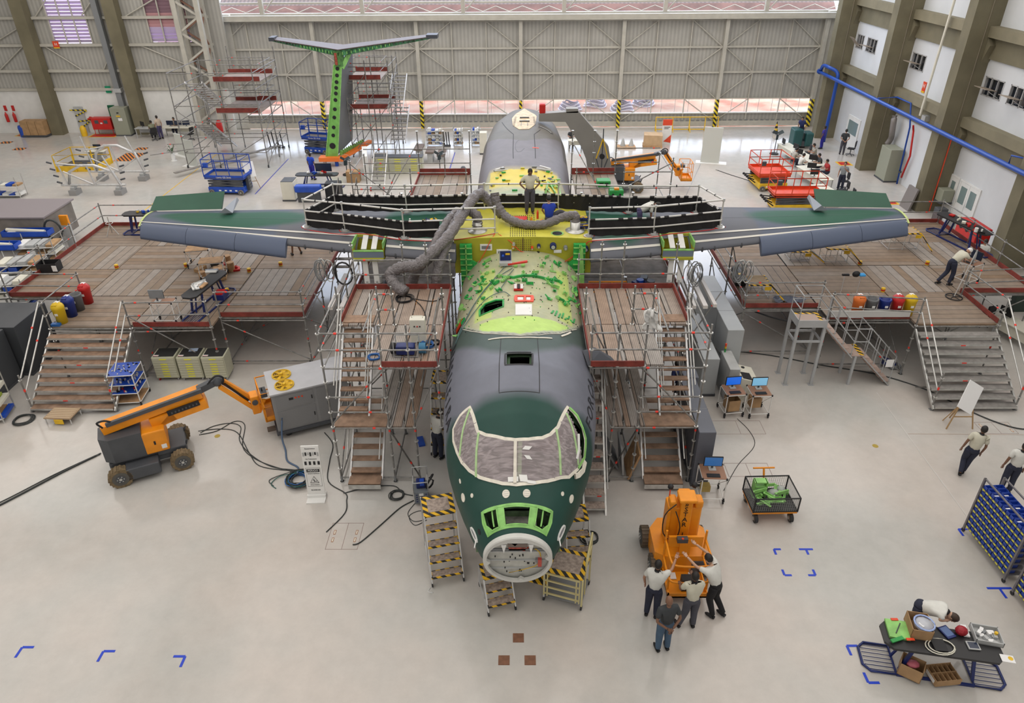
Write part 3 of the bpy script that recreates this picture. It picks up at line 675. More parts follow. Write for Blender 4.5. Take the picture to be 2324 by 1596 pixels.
for i in range(160):y=random.uniform(17,21.8); t=random.uniform(40,142); p=S(y,t); n=SN(y,t); m.tube(p,p+n*.025,.014,random.choice((black,dprimer,black)),5)
m.build('fastener_studs',ac,True)['kind']='stuff'
# camouflage lettering
def letters(word,y0,dy,th,size,flip):
 for i,ch in enumerate(word):
  y=y0+dy*i; p=S(y,th,.006); n=SN(y,th)
  if flip>0:X=XF(p,V3(0,1,0),V3(0,0,1))
  else:X=XF(p,V3(0,-1,0),V3(0,0,1))
  x=Vector((X[0][0],X[1][0],X[2][0])); x=(x-n*x.dot(n)).normalized(); up=n.cross(x)
  X=XF(p,x,up); text('lettering',ch,size,mat('lettering_dark',(.02,.022,.03),.5),X,ac,.003)
letters('BRASILEIRA',17.0,-.375,157,.5,-1)
letters('FOR\u00c7A',13.55,.40,24,.5,1)
letters('A\u00c9REA',15.85,.38,24,.5,1)
# ---- rear fuselage details
m=MB(); patch(m,[(40.1,90.7),(38.8,99),(37.65,104.6),(36.5,101),(35.81,93.5),(35.81,87.3),(36.6,80),(38.01,75.2),(38.9,82)],.0,mat('bare_skin_plate',(.66,.52,.33),.5,0,.25,5),.02); m.build('fin_mounting_plate',ac,True)
m=MB()
for q in range(7):
 for t in (99.5,80):strip(m,[(36.4+q*.23,t-1.4),(36.4+q*.23,t+1.4)],.03,.03,mgrey,th=.01)
for y in (37.0,37.6):strip(m,[(y,94),(y,86)],.06,.03,dgrey,th=.04)
strip(m,[(36.3,92),(36.9,92)],.02,.03,mgrey); strip(m,[(36.3,88),(36.9,88)],.02,.03,mgrey); m.build('fin_fittings',ac,True)
m=MB()
for s in ((32.05,98.2),(35.19,99.0),(36.0,107),(37.57,122)),((32.06,80.8),(35.17,82),(35.9,74)):strip(m,list(s),.035,.0,black,False,.005)
strip(m,oval(33.6,93,.75,3.4,16)[:12],.018,.0,dgrey,False,.004); m.build('rear_seam',ac,True)
m=MB(); strip(m,[(36.3,76),(36.2,66),(35.8,55)],.16,.0,mat('handle_recess',(.09,.09,.09),.5),False,.012); strip(m,[(36.3,74),(36.1,66),(35.8,57)],.04,.02,lgrey,False,.02); m.build('rear_handle',ac,True)
m=MB(); strip(m,[(33.4,84),(33.4,77)],.09,.0,redor,False,.01); m.build('orange_mark',ac,True)
random.seed(21)
for i in range(60):
 t=random.uniform(45,135); y=random.uniform(26.8,31); m=MB(); p=S(y,t); n=SN(y,t); m.obox(p+n*.03,V3(.07,0,0)*random.uniform(.4,1.6),V3(0,.04,0),n*.03,random.choice((dprimer,black,lgreen,yprimer,mgrey))); m.build('rear_fitting',ac,True)
for t,s in ((120,1),(62,-1)):
 m=MB(); p=S(31.0,t); n=SN(31,t); m.bar(p+n*.05,p+n*.1+V3(.55*s,.3,.02),.08,.05,white); m.bar(p+V3(0,-.35,0)+n*.1,p+V3(.6*s,-.15,.1),.08,.05,lgrey); m.bar(p+V3(.55*s,.3,.08),p+V3(.6*s,-.15,.1),.06,.05,white); m.build('white_bracket',ac,True)
 # ---- wing box and wings
wb=MB(); X0,X1=-2.12,2.5; xm=.19
def arch(x):return 5.02-.08*((x-xm)/2.2)**2
N=16; top=[];
for i in range(N):
 a=X0+(X1-X0)*i/N; b=X0+(X1-X0)*(i+1)/N
 wb.add([(a,22.1,arch(a)),(b,22.1,arch(b)),(b,25.6,arch(b)),(a,25.6,arch(a))],[(0,1,2,3)],yprimer)
 def zlow(x):return 3.7 if abs(x-xm)>1.75 else 4.12
 wb.add([(a,22.1,zlow((a+b)/2)),(b,22.1,zlow((a+b)/2)),(b,22.1,arch(b)),(a,22.1,arch(a))],[(0,1,2,3)],yprimer2)
 wb.add([(a,25.6,4.2),(b,25.6,4.2),(b,25.6,arch(b)),(a,25.6,arch(a))],[(3,2,1,0)],yprimer2)
wb.quad((X0,22.1,3.7),(X0,22.1,arch(X0)),(X0,25.6,arch(X0)),(X0,25.6,3.7),yprimer2); wb.quad((X1,22.1,3.7),(X1,25.6,3.7),(X1,25.6,arch(X1)),(X1,22.1,arch(X1)),yprimer2)
WBX=wb.build('wing_box',ac,True)
m=MB()
for i in range(12):
 for j in range(12):x=xm-.42+i*.075; y=22.2+j*.17; m.box(x-.014,x+.014,y-.04,y+.04,arch(x),arch(x)+.006,black)
for i in range(9):
 for j in range(9):x=xm-.3+i*.07; z=4.3+j*.075; m.box(x-.012,x+.012,22.085,22.11,z,z+.024,mat('hole_brown',(.12,.07,.03),.7))
m.box(xm-.012,xm+.012,22.08,22.11,4.2,5.0,mat('hole_brown',(.12,.07,.03))); m.build('rivet_rows',WBX,True)
for x,sg in ((-1.72,1),(2.08,-1)):
 m=MB()
 m.box(x-.2,x+.2,21.9,22.05,2.9,4.82,dprimer)
 for q in range(9):z=3.1+q*.2; m.box(x-.2,x+.2,21.84,21.92,z,z+.025,lgreen)
 m.box(x-.02,x+.02,21.84,21.92,2.9,4.82,lgreen); m.prism([(0,0),(.75*sg,-.55),(.75*sg,-1.1),(0,-1.1)],0,.1,dprimer,Matrix(((1,0,0,x+.18*sg),(0,0,1,21.93),(0,1,0,4.25),(0,0,0,1))))
 m.build('side_frame',ac,True)
m=MB(); m.add([(2.0,21.75,3.2),(2.3,21.75,3.2),(2.18,21.78,4.75),(2.12,21.78,4.85),(2.0,21.85,3.2),(2.3,21.85,3.2),(2.18,21.85,4.75),(2.12,21.85,4.85)],[(0,1,2,3),(7,6,5,4),(0,3,7,4),(1,5,6,2),(2,6,7,3)],lgreen); m.build('pointed_fitting',ac,True)
for x,z,c in ((-1.05,4.66,0),(-.5,4.47,0),(1.36,4.5,0)):
 m=MB(); s_=(.2,.11) if x<1 else (.13,.05); m.box(x-s_[0],x+s_[0],22.07,22.1,z-s_[1],z+s_[1],paper); m.box(x-s_[0]*.75,x+s_[0]*.75,22.06,22.075,z-s_[1]*.5,z+s_[1]*.5,mgrey if x<1 else paper); m.build('notice_plate',WBX,True)
for x,z,r,mt in ((-.12,4.8,.05,steel2),(-.14,4.7,.05,orange),(.72,4.72,.06,navy),(1.2,4.72,.11,navy),(1.62,4.66,.07,mgrey),(.7,4.42,.09,black),(2.3,4.62,.09,navy),(.5,4.66,.04,redor)):
 m=MB(); m.tube((x,22.12,z),(x,21.98,z-.02),r,mt,12); m.tube((x,21.98,z-.02),(x,21.94,z-.02),r*.6,steel2,10); m.build('pipe_fitting',WBX,True)
for x,y in ((-1.36,22.75),(1.97,22.75)):
 m=MB(); z=arch(x); m.lathe((x,y,z),[(.33,0),(.33,.03),(.19,.05),(.17,.08),(.17,.34),(.14,.34)],steel2,20); m.build('duct_collar',WBX,True)
m=MB(); m.lathe((1.35,22.45,arch(1.35)),[(.22,.01),(.2,.015),(.16,.0)],lgreen,18); m.disc((1.35,22.45,arch(1.35)+.004),(0,0,1),.17,.006,black,18); m.build('access_hole',WBX,True)
wgrey=None
def wing_paint():
 m=mat('wing_paint',(.2,.2,.22),.6,spec=.22); t=m.node_tree; b=t.nodes['Principled BSDF']; a=t.nodes.new('ShaderNodeAttribute'); a.attribute_name='paint'; t.links.new(a.outputs['Color'],b.inputs['Base Color']); return m
def wing(sg):
 W=thing('wing',None,None,(0,0,0)); W.parent=ac; W.location=(xm,10,0)
 stn=[i/60 for i in range(61)]
 ch=[0,.004,.012,.03,.06,.10,.14,.18,.24,.3,.36,.42,.5,.58,.66,.74,.82,.9,.96,1.0]
 def sec_(u):
  x=2.25+u*12.05; ly=21.45+3.35*(u**1.05); ty=25.9+.15*u; lz=4.42-.12*u; tz=4.72-.22*u; th=.62*(1-u)+.24*u; return x,ly,ty,lz,tz,th
 def P(u,c,up):
  x,ly,ty,lz,tz,th=sec_(u); y=ly+(ty-ly)*c; z=lz+(tz-lz)*c; h=th*(2.6*math.sqrt(c)*(1-c)**.9 if c<1 else 0)
  return V3(xm+sg*x,y,z+(h*.62 if up else -h*.45))
 vs=[]; cols=[]; L=[(c,1) for c in reversed(ch)]+[(c,0) for c in ch[1:]]; n=len(L)
 for u in stn:
  for c,up in L:
   p=P(u,c,up); vs.append(p); x=abs(p.x)
   g=(.135,.142,.165) if x<8.6 else (.115,.135,.185)
   gr=(.028,.105,.07)
   k=0
   if up:
   # green camouflage areas
    d=1.0-((x-(10.6 if sg<0 else 11.4))/(3.3 if sg<0 else 3.2))**2-((c-.52+.05*math.sin(x*1.3))/.36)**2
    k=max(0,min(1,d*3)); k=max(k,max(0,min(1,(1-((x-3.6)/1.3)**2-((c-.55)/.5)**2)*3)))
   cols.append([g[i]*(1-k)+gr[i]*k for i in range(3)])
 fs=[(i*n+j,(i+1)*n+j,(i+1)*n+j+1,i*n+j+1) for i in range(len(stn)-1) for j in range(n-1)]+[tuple(range(n)),tuple((len(stn)-1)*n+j for j in range(n-1,-1,-1))]
 keep=[]
 for f in fs[:-2]:
  c=sum((vs[i] for i in f),V3(0,0,0))/4; j=f[0]%n
  if 4.75<abs(c.x-xm)<5.75 and j<n-1 and L[j][0]<=.16 and c.y<itp(abs(c.x-xm),[(4.75,22.9),(5.75,22.95)]) and (L[j][1]==1):continue
  keep.append(f)
 fs=keep+fs[-2:]
 me=bpy.data.meshes.new('wing_skin'); o=V3(xm,22,0); me.from_pydata([tuple(v-o) for v in vs],[],fs); at=me.color_attributes.new('paint','FLOAT_COLOR','POINT')
 for i,c in enumerate(cols):at.data[i].color=(*c,1)
 for p in me.polygons:p.use_smooth=True
 me.materials.append(wing_paint()); ob=bpy.data.objects.new('wing_skin',me); C.objects.link(ob); ob.parent=W; W.location=o-AT
 def ws(m,u0,u1,c0,c1,w_,mt,k=24):
  for i in range(k):
   a,b=i/k,(i+1)/k; ua,ub=u0+(u1-u0)*a,u0+(u1-u0)*b; ca,cb=c0+(c1-c0)*a,c0+(c1-c0)*b
   p,q=P(ua,ca,1),P(ub,cb,1); d=V3(0,w_/2,0); up=V3(0,-.004,.016)
   p2,q2=P(ua,ca+w_/4.4,1),P(ub,cb+w_/4.4,1)
   m.add([p+up,q+up,q2+up,p2+up],[(0,1,2,3)],mt)
 st=mat('wing_white_stripe',(.70,.68,.62),.5)
 for u0,u1 in ((0,.2),(.29,1)):
  m=MB(); ws(m,u0,u1,.16,.155 if u1<.5 else .17,.13,st); m.build('white_stripe',W,True); m=MB(); ws(m,u0,u1*.995,.05,.05 if u1<.5 else .075,.11,st); m.build('white_stripe',W,True)
 m=MB(); ws(m,.3,1,.52,.5,.02,mat('wing_seam',(.07,.08,.09),.5)); ws(m,0,1,.93,.93,.025,mat('wing_seam',(.07,.08,.09))); m.build('wing_seam',W,True)
 # drooped outer slats
 us=(.50,.665,.83,.99)
 for a,b in zip(us,us[1:]):
  m=MB(); k=8; prof=[(.10,.055),(.03,.045),(-.05,-.0),(-.12,-.09),(-.165,-.19),(-.17,-.26),(-.13,-.27),(-.06,-.18),(.04,-.06)]; vs=[]
  for i in range(k+1):
   u=a+.0006+(b-a-.0012)*i/k; x,ly,ty,lz,tz,th=sec_(u); s_=(1.25-.35*u)
   for dy,dz in prof:vs.append((xm+sg*x,ly+dy*2.1*s_+.02,lz+.1+dz*1.6*s_*(1.0)))
  q=len(prof); m.add(vs,[(i*q+j,(i+1)*q+j,(i+1)*q+(j+1)%q,i*q+(j+1)%q) for i in range(k) for j in range(q)],mat('slat_blue_grey',(.10,.125,.19),.5,spec=.3),True); m.add(vs[:q]+vs[k*q:],[tuple(range(q)),tuple(q+j for j in range(q-1,-1,-1))],mat('slat_blue_grey',(.115,.145,.215))); m.build('slat',W,True)
  # engine bay cut in the leading edge
 m=MB(); x0=xm+sg*4.72; x1=xm+sg*5.75; m.box(x0,x1,22.0,22.95,4.2,4.28,yprimer2); m.box(x0,x1,22.9,22.98,4.25,4.8,yprimer)
 for x in (x0,x1):m.box(x-.02,x+.02,22.12,22.95,4.2,4.66,yprimer2)
 for x in (x0,x1):m.box(x-.025,x+.025,22.1,22.95,4.62,4.82,lgreen)
 m.box(x0,x1,22.10,22.16,4.15,4.50,mat('bay_lip',(.16,.20,.28),.4)); m.box(x0,x1,22.09,22.17,4.50,4.54,lgreen)
 random.seed(4)
 for q in range(12):xx=random.uniform(min(x0,x1)+.1,max(x0,x1)-.1); m.box(xx,xx+.05,22.2,22.25+random.random()*.3,4.28,4.34,redor if q%3 else dgrey)
 m.build('engine_bay',W,True)
 for q in (.33,.66):
  m=MB(); xx=x0+(x1-x0)*q
  m.obox((xx,22.5,4.68),(.09,0,0),(0,.3,.13),(0,-.01,.02),white); m.box(xx-.09,xx+.09,22.14,22.2,3.3,4.14,white); m.box(xx-.03,xx+.03,22.1,22.14,3.0,3.4,lgrey); m.build('pylon_bracket',W,True)
  # small slots on the leading edge
 for xx in (2.75,3.45,4.3,6.15,6.6,7.6):
  m=MB(); u=(xx-2.25)/12.05; p=P(max(0,u),.004,1); m.ball((p.x,p.y-.0,p.z-.06),.1,dgrey,8,(.45,.35,1)); m.build('leading_edge_slot',W,True)
 m=MB(); u=1.0
 for c in (0.03,.2,.4,.6,.8):m.bar(P(1,c,1)+V3(0,0,.01),P(1,min(1,c+.2),1)+V3(0,0,.01),.08,.02,mat('tip_tape',(.55,.65,.25),.6))
 m.build('tip_edge_tape',W,True)
 # raised aileron behind the trailing edge
 m=MB(); gp_=mat('aileron_green',(.035,.115,.075),.45,0,.08,1); a,b=((11.3,14.2) if sg>0 else (11.6,14.4))
 zA=4.62; m.add([(xm+sg*a,26.0,zA),(xm+sg*b,26.05,zA-.08),(xm+sg*(b-.15),26.5,zA+.34),(xm+sg*(a-.05),26.55,zA+.52),(xm+sg*a,26.12,zA-.05),(xm+sg*b,26.15,zA-.12),(xm+sg*(b-.15),26.53,zA+.33),(xm+sg*(a-.05),26.58,zA+.51)],[(0,1,2,3),(7,6,5,4),(0,4,5,1),(1,5,6,2),(2,6,7,3),(3,7,4,0)],gp_); m.build('aileron',W,True)
 m=MB(); xx=xm+sg*11.1; m.add([(xx-.25,25.2,4.75),(xx+.25,25.2,4.75),(xx+.06,26.5,4.8),(xx-.06,26.5,4.8),(xx,25.2,4.95),(xx,26.5,4.92)],[(0,1,2,3),(0,3,5,4),(1,4,5,2),(3,2,5),(0,4,1)],mat('fairing_grey',(.22,.24,.27),.4)); m.build('flap_track_fairing',W,True)
 return W
wing(-1); wing(1)
# support jacks under the fuselage
for y in (13.6,27):
 m=MB(); x=xcf(y); m.lathe((x,y,0),[(.5,0),(.5,.05),(.14,.12),(.12,.7),(.3,.8),(.3,.88)],yellow,14); one('support_stand','yellow support stand under the aircraft '+('nose' if y<20 else 'rear body'),'stand',m)
 # ---------------------------------------------------------------- scaffolding
def plank_mat(name,axis,base,alt,w=.32):
 m=mat(name,base,.65); t=m.node_tree; b=t.nodes['Principled BSDF']; N=t.nodes.new; L=t.links.new
 tc=N('ShaderNodeTexCoord'); sp=N('ShaderNodeSeparateXYZ'); L(tc.outputs['Object'],sp.inputs[0]); c=sp.outputs[axis]; o=sp.outputs[1-axis]
 q=N('ShaderNodeMath'); q.operation='MULTIPLY'; q.inputs[1].default_value=1/w; L(c,q.inputs[0])
 fl=N('ShaderNodeMath'); fl.operation='FLOOR'; L(q.outputs[0],fl.inputs[0])
 fr=N('ShaderNodeMath'); fr.operation='FRACT'; L(q.outputs[0],fr.inputs[0])
 cx=N('ShaderNodeCombineXYZ'); L(fl.outputs[0],cx.inputs[0]); oi=N('ShaderNodeObjectInfo'); L(oi.outputs['Random'],cx.inputs[1])
 wn=N('ShaderNodeTexWhiteNoise'); L(cx.outputs[0],wn.inputs['Vector'])
 mx=N('ShaderNodeMix'); mx.data_type='RGBA'; mx.inputs[6].default_value=(*base,1); mx.inputs[7].default_value=(*alt,1); L(wn.outputs['Value'],mx.inputs[0])
 n=N('ShaderNodeTexNoise'); n.inputs['Scale'].default_value=3; n.inputs['Detail'].default_value=6; L(tc.outputs['Object'],n.inputs['Vector'])
 g=N('ShaderNodeMath'); g.operation='MULTIPLY'; g.inputs[1].default_value=1/.053; L(c,g.inputs[0]); g2=N('ShaderNodeMath'); g2.operation='FRACT'; L(g.outputs[0],g2.inputs[0])
 g3=N('ShaderNodeMath'); g3.operation='GREATER_THAN'; g3.inputs[1].default_value=.3; L(g2.outputs[0],g3.inputs[0])
 e=N('ShaderNodeMath'); e.operation='GREATER_THAN'; e.inputs[1].default_value=.06; L(fr.outputs[0],e.inputs[0])
 k1=N('ShaderNodeMapRange'); k1.inputs[3].default_value=.62; k1.inputs[4].default_value=1.0; L(g3.outputs[0],k1.inputs[0])
 k2=N('ShaderNodeMapRange'); k2.inputs[3].default_value=.1; k2.inputs[4].default_value=1.0; L(e.outputs[0],k2.inputs[0])
 k3=N('ShaderNodeMapRange'); k3.inputs[3].default_value=.62; k3.inputs[4].default_value=1.35; L(n.outputs[0],k3.inputs[0])
 a=N('ShaderNodeMath'); a.operation='MULTIPLY'; L(k1.outputs[0],a.inputs[0]); L(k2.outputs[0],a.inputs[1]); a2=N('ShaderNodeMath'); a2.operation='MULTIPLY'; L(a.outputs[0],a2.inputs[0]); L(k3.outputs[0],a2.inputs[1])
 vm=N('ShaderNodeVectorMath'); vm.operation='SCALE'; L(mx.outputs[2],vm.inputs[0]); L(a2.outputs[0],vm.inputs['Scale']); L(vm.outputs[0],b.inputs['Base Color'])
 return m
PX_=plank_mat('planks_along_y',0,(.27,.19,.125),(.36,.32,.285)); PY_=plank_mat('planks_along_x',1,(.25,.165,.10),(.30,.24,.19))
GX_=plank_mat('perforated_planks',0,(.34,.235,.17),(.36,.335,.31),.36)
tread_w=mat('tread_brown',(.31,.20,.135),.7,0,.3,4); tread_g=mat('tread_grey',(.28,.265,.25),.6,.2,.2,5)
def post(t,x,y,z0,z1,red=True,r=.027,ros=True,name='post'):
 m=MB(); m.tube((x,y,z0),(x,y,z1),r,steel,7)
 if ros:
  z=math.ceil(z0/.5)*.5
  while z<=z1:m.tube((x,y,z-.012),(x,y,z+.012),.062,steel2,8); z+=.5
 if red:z=z0+.35*(z1-z0); m.tube((x,y,z),(x,y,z+.07),r+.006,redtape,7,cap=False)
 if z0<.05:m.box(x-.07,x+.07,y-.07,y+.07,0,.012,steel2); m.tube((x,y,0),(x,y,.2),r+.012,mgrey,6)
 return m.build(name,t,True)
def tubep(t,a,b,name='ledger',r=.024,red=.2,mt=None):
 m=MB(); a,b=Vector(a),Vector(b); m.tube(a,b,r,mt or steel,6)
 if red:p=a.lerp(b,red); d=(b-a).normalized()*.04; m.tube(p-d,p+d,r+.006,redtape,6,cap=False)
 return m.build(name,t,True)
def deck(t,x0,x1,y0,y1,z,along_x,mt=None):
 m=MB(); m.box(x0+.02,x1-.02,y0+.02,y1-.02,z-.07,z,mt or (PY_ if along_x else PX_))
 return m.build('deck_panel',t,True)
def toe(t,a,b,z,h=.17,mt=None):
 m=MB(); a=V3(a[0],a[1],z+h/2); b=V3(b[0],b[1],z+h/2); m.bar(a,b,.03,h,mt or maroon) if abs((b-a).x)<1e-6 or True else 0
 return m.build('toe_board',t,True)
def toe2(t,a,b,z,h=.17,mt=None):
 m=MB(); d=V3(b[0]-a[0],b[1]-a[1],0); n=V3(-d.y,d.x,0).normalized()*.016
 m.obox(((a[0]+b[0])/2,(a[1]+b[1])/2,z+h/2),d/2,n,(0,0,h/2),mt or maroon); return m.build('toe_board',t,True)
def rail(t,a,b,z,hs=(.5,1.0),red=.15):
 for h in hs:tubep(t,(a[0],a[1],z+h),(b[0],b[1],z+h),'guard_rail',.024,red)
def stairs(t,x0,x1,y0,z0,y1,z1,n,mt,dep=.24,rails=True,name='tread',lip=True):
 """flight from (y0,z0) up to (y1,z1) between x0 and x1"""
 for i in range(n):
  f=(i+.5)/n; y=y0+(y1-y0)*f; z=z0+(z1-z0)*(i+1)/(n+1); s=dep/2
  m=MB(); m.box(x0+.03,x1-.03,y-s,y+s,z-.04,z,mt)
  if lip:
   m.box(x0+.03,x1-.03,y-s-.01,y-s,z-.075,z-.02,steel2)
   if i%3==1:xm_=x0+(x1-x0)*.6; m.box(xm_,xm_+.12,y-s-.016,y-s-.008,z-.07,z-.03,redtape)
  m.build(name,t,True)
 for x in (x0,x1):
  m=MB(); m.bar((x,y0,z0-.05),(x,y1,z1-.08),.05,.12,steel2 if lip else alu); m.build('stringer',t,True)
def platform(lab,grid_x,grid_y,y0s,z,base,cx):
 t=thing('work_platform',lab,'work platform',(cx,26,0))
 for i in range(len(grid_x)-1):
  ys=[y0s[i]]+[y for y in grid_y if y>y0s[i]+.3]
  for j in range(len(ys)-1):
   gi=grid_y.index(ys[j+1]); deck(t,grid_x[i],grid_x[i+1],ys[j],ys[j+1],z,(i+gi)%2==base)
  for y in ys:
   m=MB()
   for q in range(3):m.tube((grid_x[i],y+(.0 if q==0 else 0),z-.1-.0),(grid_x[i+1],y,z-.1),.03,steel,6) if q==0 else 0
   m.build('ledger',t,True)
 return t
 # left wing platform
LP=platform('wide plank-decked scaffold platform under the wing on the left',(-19.2,-16.3,-13.5,-10.65,-7.65),(21.45,23.8,26.2,28.6,31.0),(23.8,21.45,21.5,22.2),2.0,0,-13.5)
Z=2.0
for a,b in (((-19.2,31),(-19.2,23.8)),((-19.2,31),(-14,31)),((-19.2,23.8),(-16.3,23.8)),((-16.3,23.8),(-16.3,21.9)),((-13.4,21.45),(-10.7,21.45)),((-10.6,22.15),(-7.65,22.15)),((-7.62,22.2),(-7.62,31))):toe2(LP,a,b,Z)
for x,y in ((-19.2,31),(-19.2,28.5),(-19.2,26.2),(-19.2,23.75),(-16.25,23.6),(-16.25,21.3),(-13.42,21.3),(-10.68,21.4),(-10.6,22.1),(-7.6,22.1)):post(LP,x,y,0,3.1)
for x in (-16.3,-13.5,-10.65):
 for y in (23.8,26.2,28.6):post(LP,x,y,0,1.9,False)
for y in (24.6,27,31):post(LP,-7.6,y,0,1.9)
for a,b in (((-19.2,31),(-19.2,28.5)),((-19.2,28.5),(-19.2,26.2)),((-19.2,26.2),(-19.2,22.0)),((-19.2,31),(-14.6,31)),((-16.25,23.6),(-19.2,23.7)),((-16.25,23.6),(-16.25,21.3)),((-13.42,21.3),(-10.68,21.4)),((-10.65,22.1),(-7.6,22.1)),((-7.6,22.1),(-7.6,25))):rail(LP,a,b,Z)
for a,b in (((-13.42,21.3,2.5),(-10.7,21.4,.4)),((-10.6,22.1,1.8),(-7.6,22.1,.2)),((-13.42,21.5,0.1),(-13.42,23.8,1.8)),((-7.6,22.2,1.9),(-7.6,24.6,.2)),((-7.6,27,1.9),(-7.6,24.6,.2)),((-10.65,23.8,.2),(-7.6,24.6,1.8)),((-13.5,23.8,.2),(-10.65,23.8,1.8)),((-16.3,23.8,1.8),(-13.5,23.8,.2)),((-19.2,23.8,.1),(-16.3,23.8,1.8))):tubep(LP,a,b,'brace',.022,.25)
for a,b in (((-13.42,21.3),(-10.7,21.4)),((-10.6,22.1),(-7.6,22.1)),((-7.6,22.1),(-7.6,31)),((-19.2,23.8),(-16.3,23.8)),((-13.4,21.3),(-16.3,21.3)),((-10.6,22.1),(-10.6,28)),((-13.4,21.3),(-13.4,28))):tubep(LP,(*a,.15),(*b,.15),'base_ledger'); tubep(LP,(*a,1.86),(*b,1.86),'ledger')
for x,y in ((-16.35,26.3),(-13.55,26.4),(-11.05,24.1),(-10.8,25.9),(-9.7,26.5)):
 m=MB(); m.tube((x,y,Z),(x,y,Z+.16),.075,yellow,9); m.tube((x,y,Z+.05),(x,y,Z+.1),.08,red,9); m.build('capped_joint',LP,True)
 # right wing platform
RP=platform('wide plank-decked scaffold platform under the wing on the right',(8.2,10.9,13.8,16.6,19.4),(21.45,23.9,26.3,28.7,31.0),(22.75,21.9,21.45,23.9),2.0,1,13.8)
for a,b in (((8.22,22.8),(8.22,31)),((8.25,22.72),(10.85,22.72)),((10.9,21.85),(13.75,21.85)),((16.62,21.5),(16.62,23.9)),((16.62,23.88),(19.4,23.88)),((19.42,22),(19.42,31)),((19.4,31.02),(14.6,31.02))):toe2(RP,a,b,Z)
m=MB(); m.box(10.95,13.7,21.78,21.83,Z+.1,Z+.34,mat('white_board',(.62,.62,.60),.6)); m.build('white_board',RP,True)
for x,y in ((8.2,22.7),(10.9,22.7),(10.9,21.8),(13.75,21.35),(16.6,21.35),(16.5,23.6),(19.4,31),(19.4,28.5),(19.4,26.3),(19.4,23.9)):post(RP,x,y,0,3.1)
for x in (10.9,13.8,16.6):
 for y in (23.9,26.3,28.7):post(RP,x,y,0,1.9,False)
for y in (25,27.4,31):post(RP,8.18,y,0,1.9 if y!=25 else 3.6)
for a,b in (((8.2,22.7),(10.9,22.7)),((10.9,21.8),(13.75,21.4)),((16.6,21.35),(16.5,23.6)),((16.5,23.6),(19.4,23.9)),((19.4,21.5),(19.4,31)),((19.4,31),(15,31)),((8.2,22.7),(8.15,27))):rail(RP,a,b,Z)
for a,b in (((8.2,22.7,1.8),(10.9,22.7,.2)),((8.18,25,.2),(8.18,22.7,1.8)),((8.18,25,.2),(8.18,27.4,1.8)),((13.75,21.4,.1),(13.75,23.9,1.8)),((13.75,21.35,.1),(10.9,22.7,1.8)),((10.9,23.9,.2),(13.8,23.9,1.8)),((13.8,23.9,1.8),(16.6,23.9,.2)),((16.6,23.9,.2),(19.4,23.9,1.8)),((8.2,25,3.4),(8.2,22.8,2.0))):tubep(RP,a,b,'brace',.022,.25)
for a,b in (((8.2,22.7),(10.9,22.7)),((10.9,21.8),(13.75,21.8)),((8.2,22.7),(8.2,31)),((16.6,23.9),(19.4,23.9)),((10.9,22.7),(10.9,28)),((13.75,21.4),(13.75,28))):tubep(RP,(*a,.15),(*b,.15),'base_ledger'); tubep(RP,(*a,1.86),(*b,1.86),'ledger')
for x,y in ((13.9,26.4),(16.6,26.35),(13.75,23.95)):
 m=MB(); m.tube((x,y,Z),(x,y,Z+.16),.075,yellow,9); m.tube((x,y,Z+.05),(x,y,Z+.1),.08,red,9); m.build('capped_joint',RP,True)
m=MB(); m.path(sag((8.3,22.9,1.9),(13.4,22.0,1.9),.5,12),.03,black,5); m.build('hanging_cable',RP,True)
# the two platform stairs
def plat_stairs(lab,x0,x1,dx,mt,n):
 t=thing('scaffold_stairs',lab,'stairs',((x0+x1)/2,19.2,0))
 for i in range(n):
  z=Z-.2*(i+1); y=21.13-.24*i; o=dx*(i+1)*0
  m=MB(); m.box(x0+.05+o,x1-.05+o,y-.14,y+.14,z-.045,z,mt); m.box(x0+.05,x1-.05,y-.155,y-.14,z-.07,z-.01,steel2)
  if i%2:xr=x0+(x1-x0)*.5-.05*i; m.box(xr,xr+.16,y-.16,y-.154,z-.06,z-.02,redtape)
  m.build('tread',t,True)
 for x in (x0+.02,x1-.02):
  m=MB(); m.bar((x,21.35,Z-.15),(x,19.1,.08),.05,.09,steel2); m.build('stringer',t,True)
  for h in (1.05,.55):
   m=MB(); m.tube((x,21.3,Z+h),(x,19.25,.3+h-.05),.026,steel2,7); q=V3(x,20.6,Z+h-.58); m.tube(q,q+V3(0,-.05,-.04),.033,redtape,7); m.build('handrail',t,True)
  m=MB(); m.tube((x,19.2,0),(x,19.2,1.45),.027,steel,7); m.disc((x,19.2,.5),(0,0,1),.06,.02,steel2,8); m.disc((x,19.2,1.25),(0,0,1),.06,.02,steel2,8); m.box(x-.06,x+.06,19.14,19.26,0,.02,mgrey); m.tube((x,19.2,.8),(x,19.2,.9),.034,redtape,7); m.build('post',t,True)
 for y,z in ((20.3,.15),(19.2,.12)):tubep(t,(x0,y,z),(x1,y,z),'base_ledger')
 return t
plat_stairs('wide brown-treaded scaffold stairs up to the left platform',-16.32,-13.45,0,tread_w,9)
plat_stairs('wide grey-treaded scaffold stairs up to the right platform',13.75,16.55,0,tread_g,9)
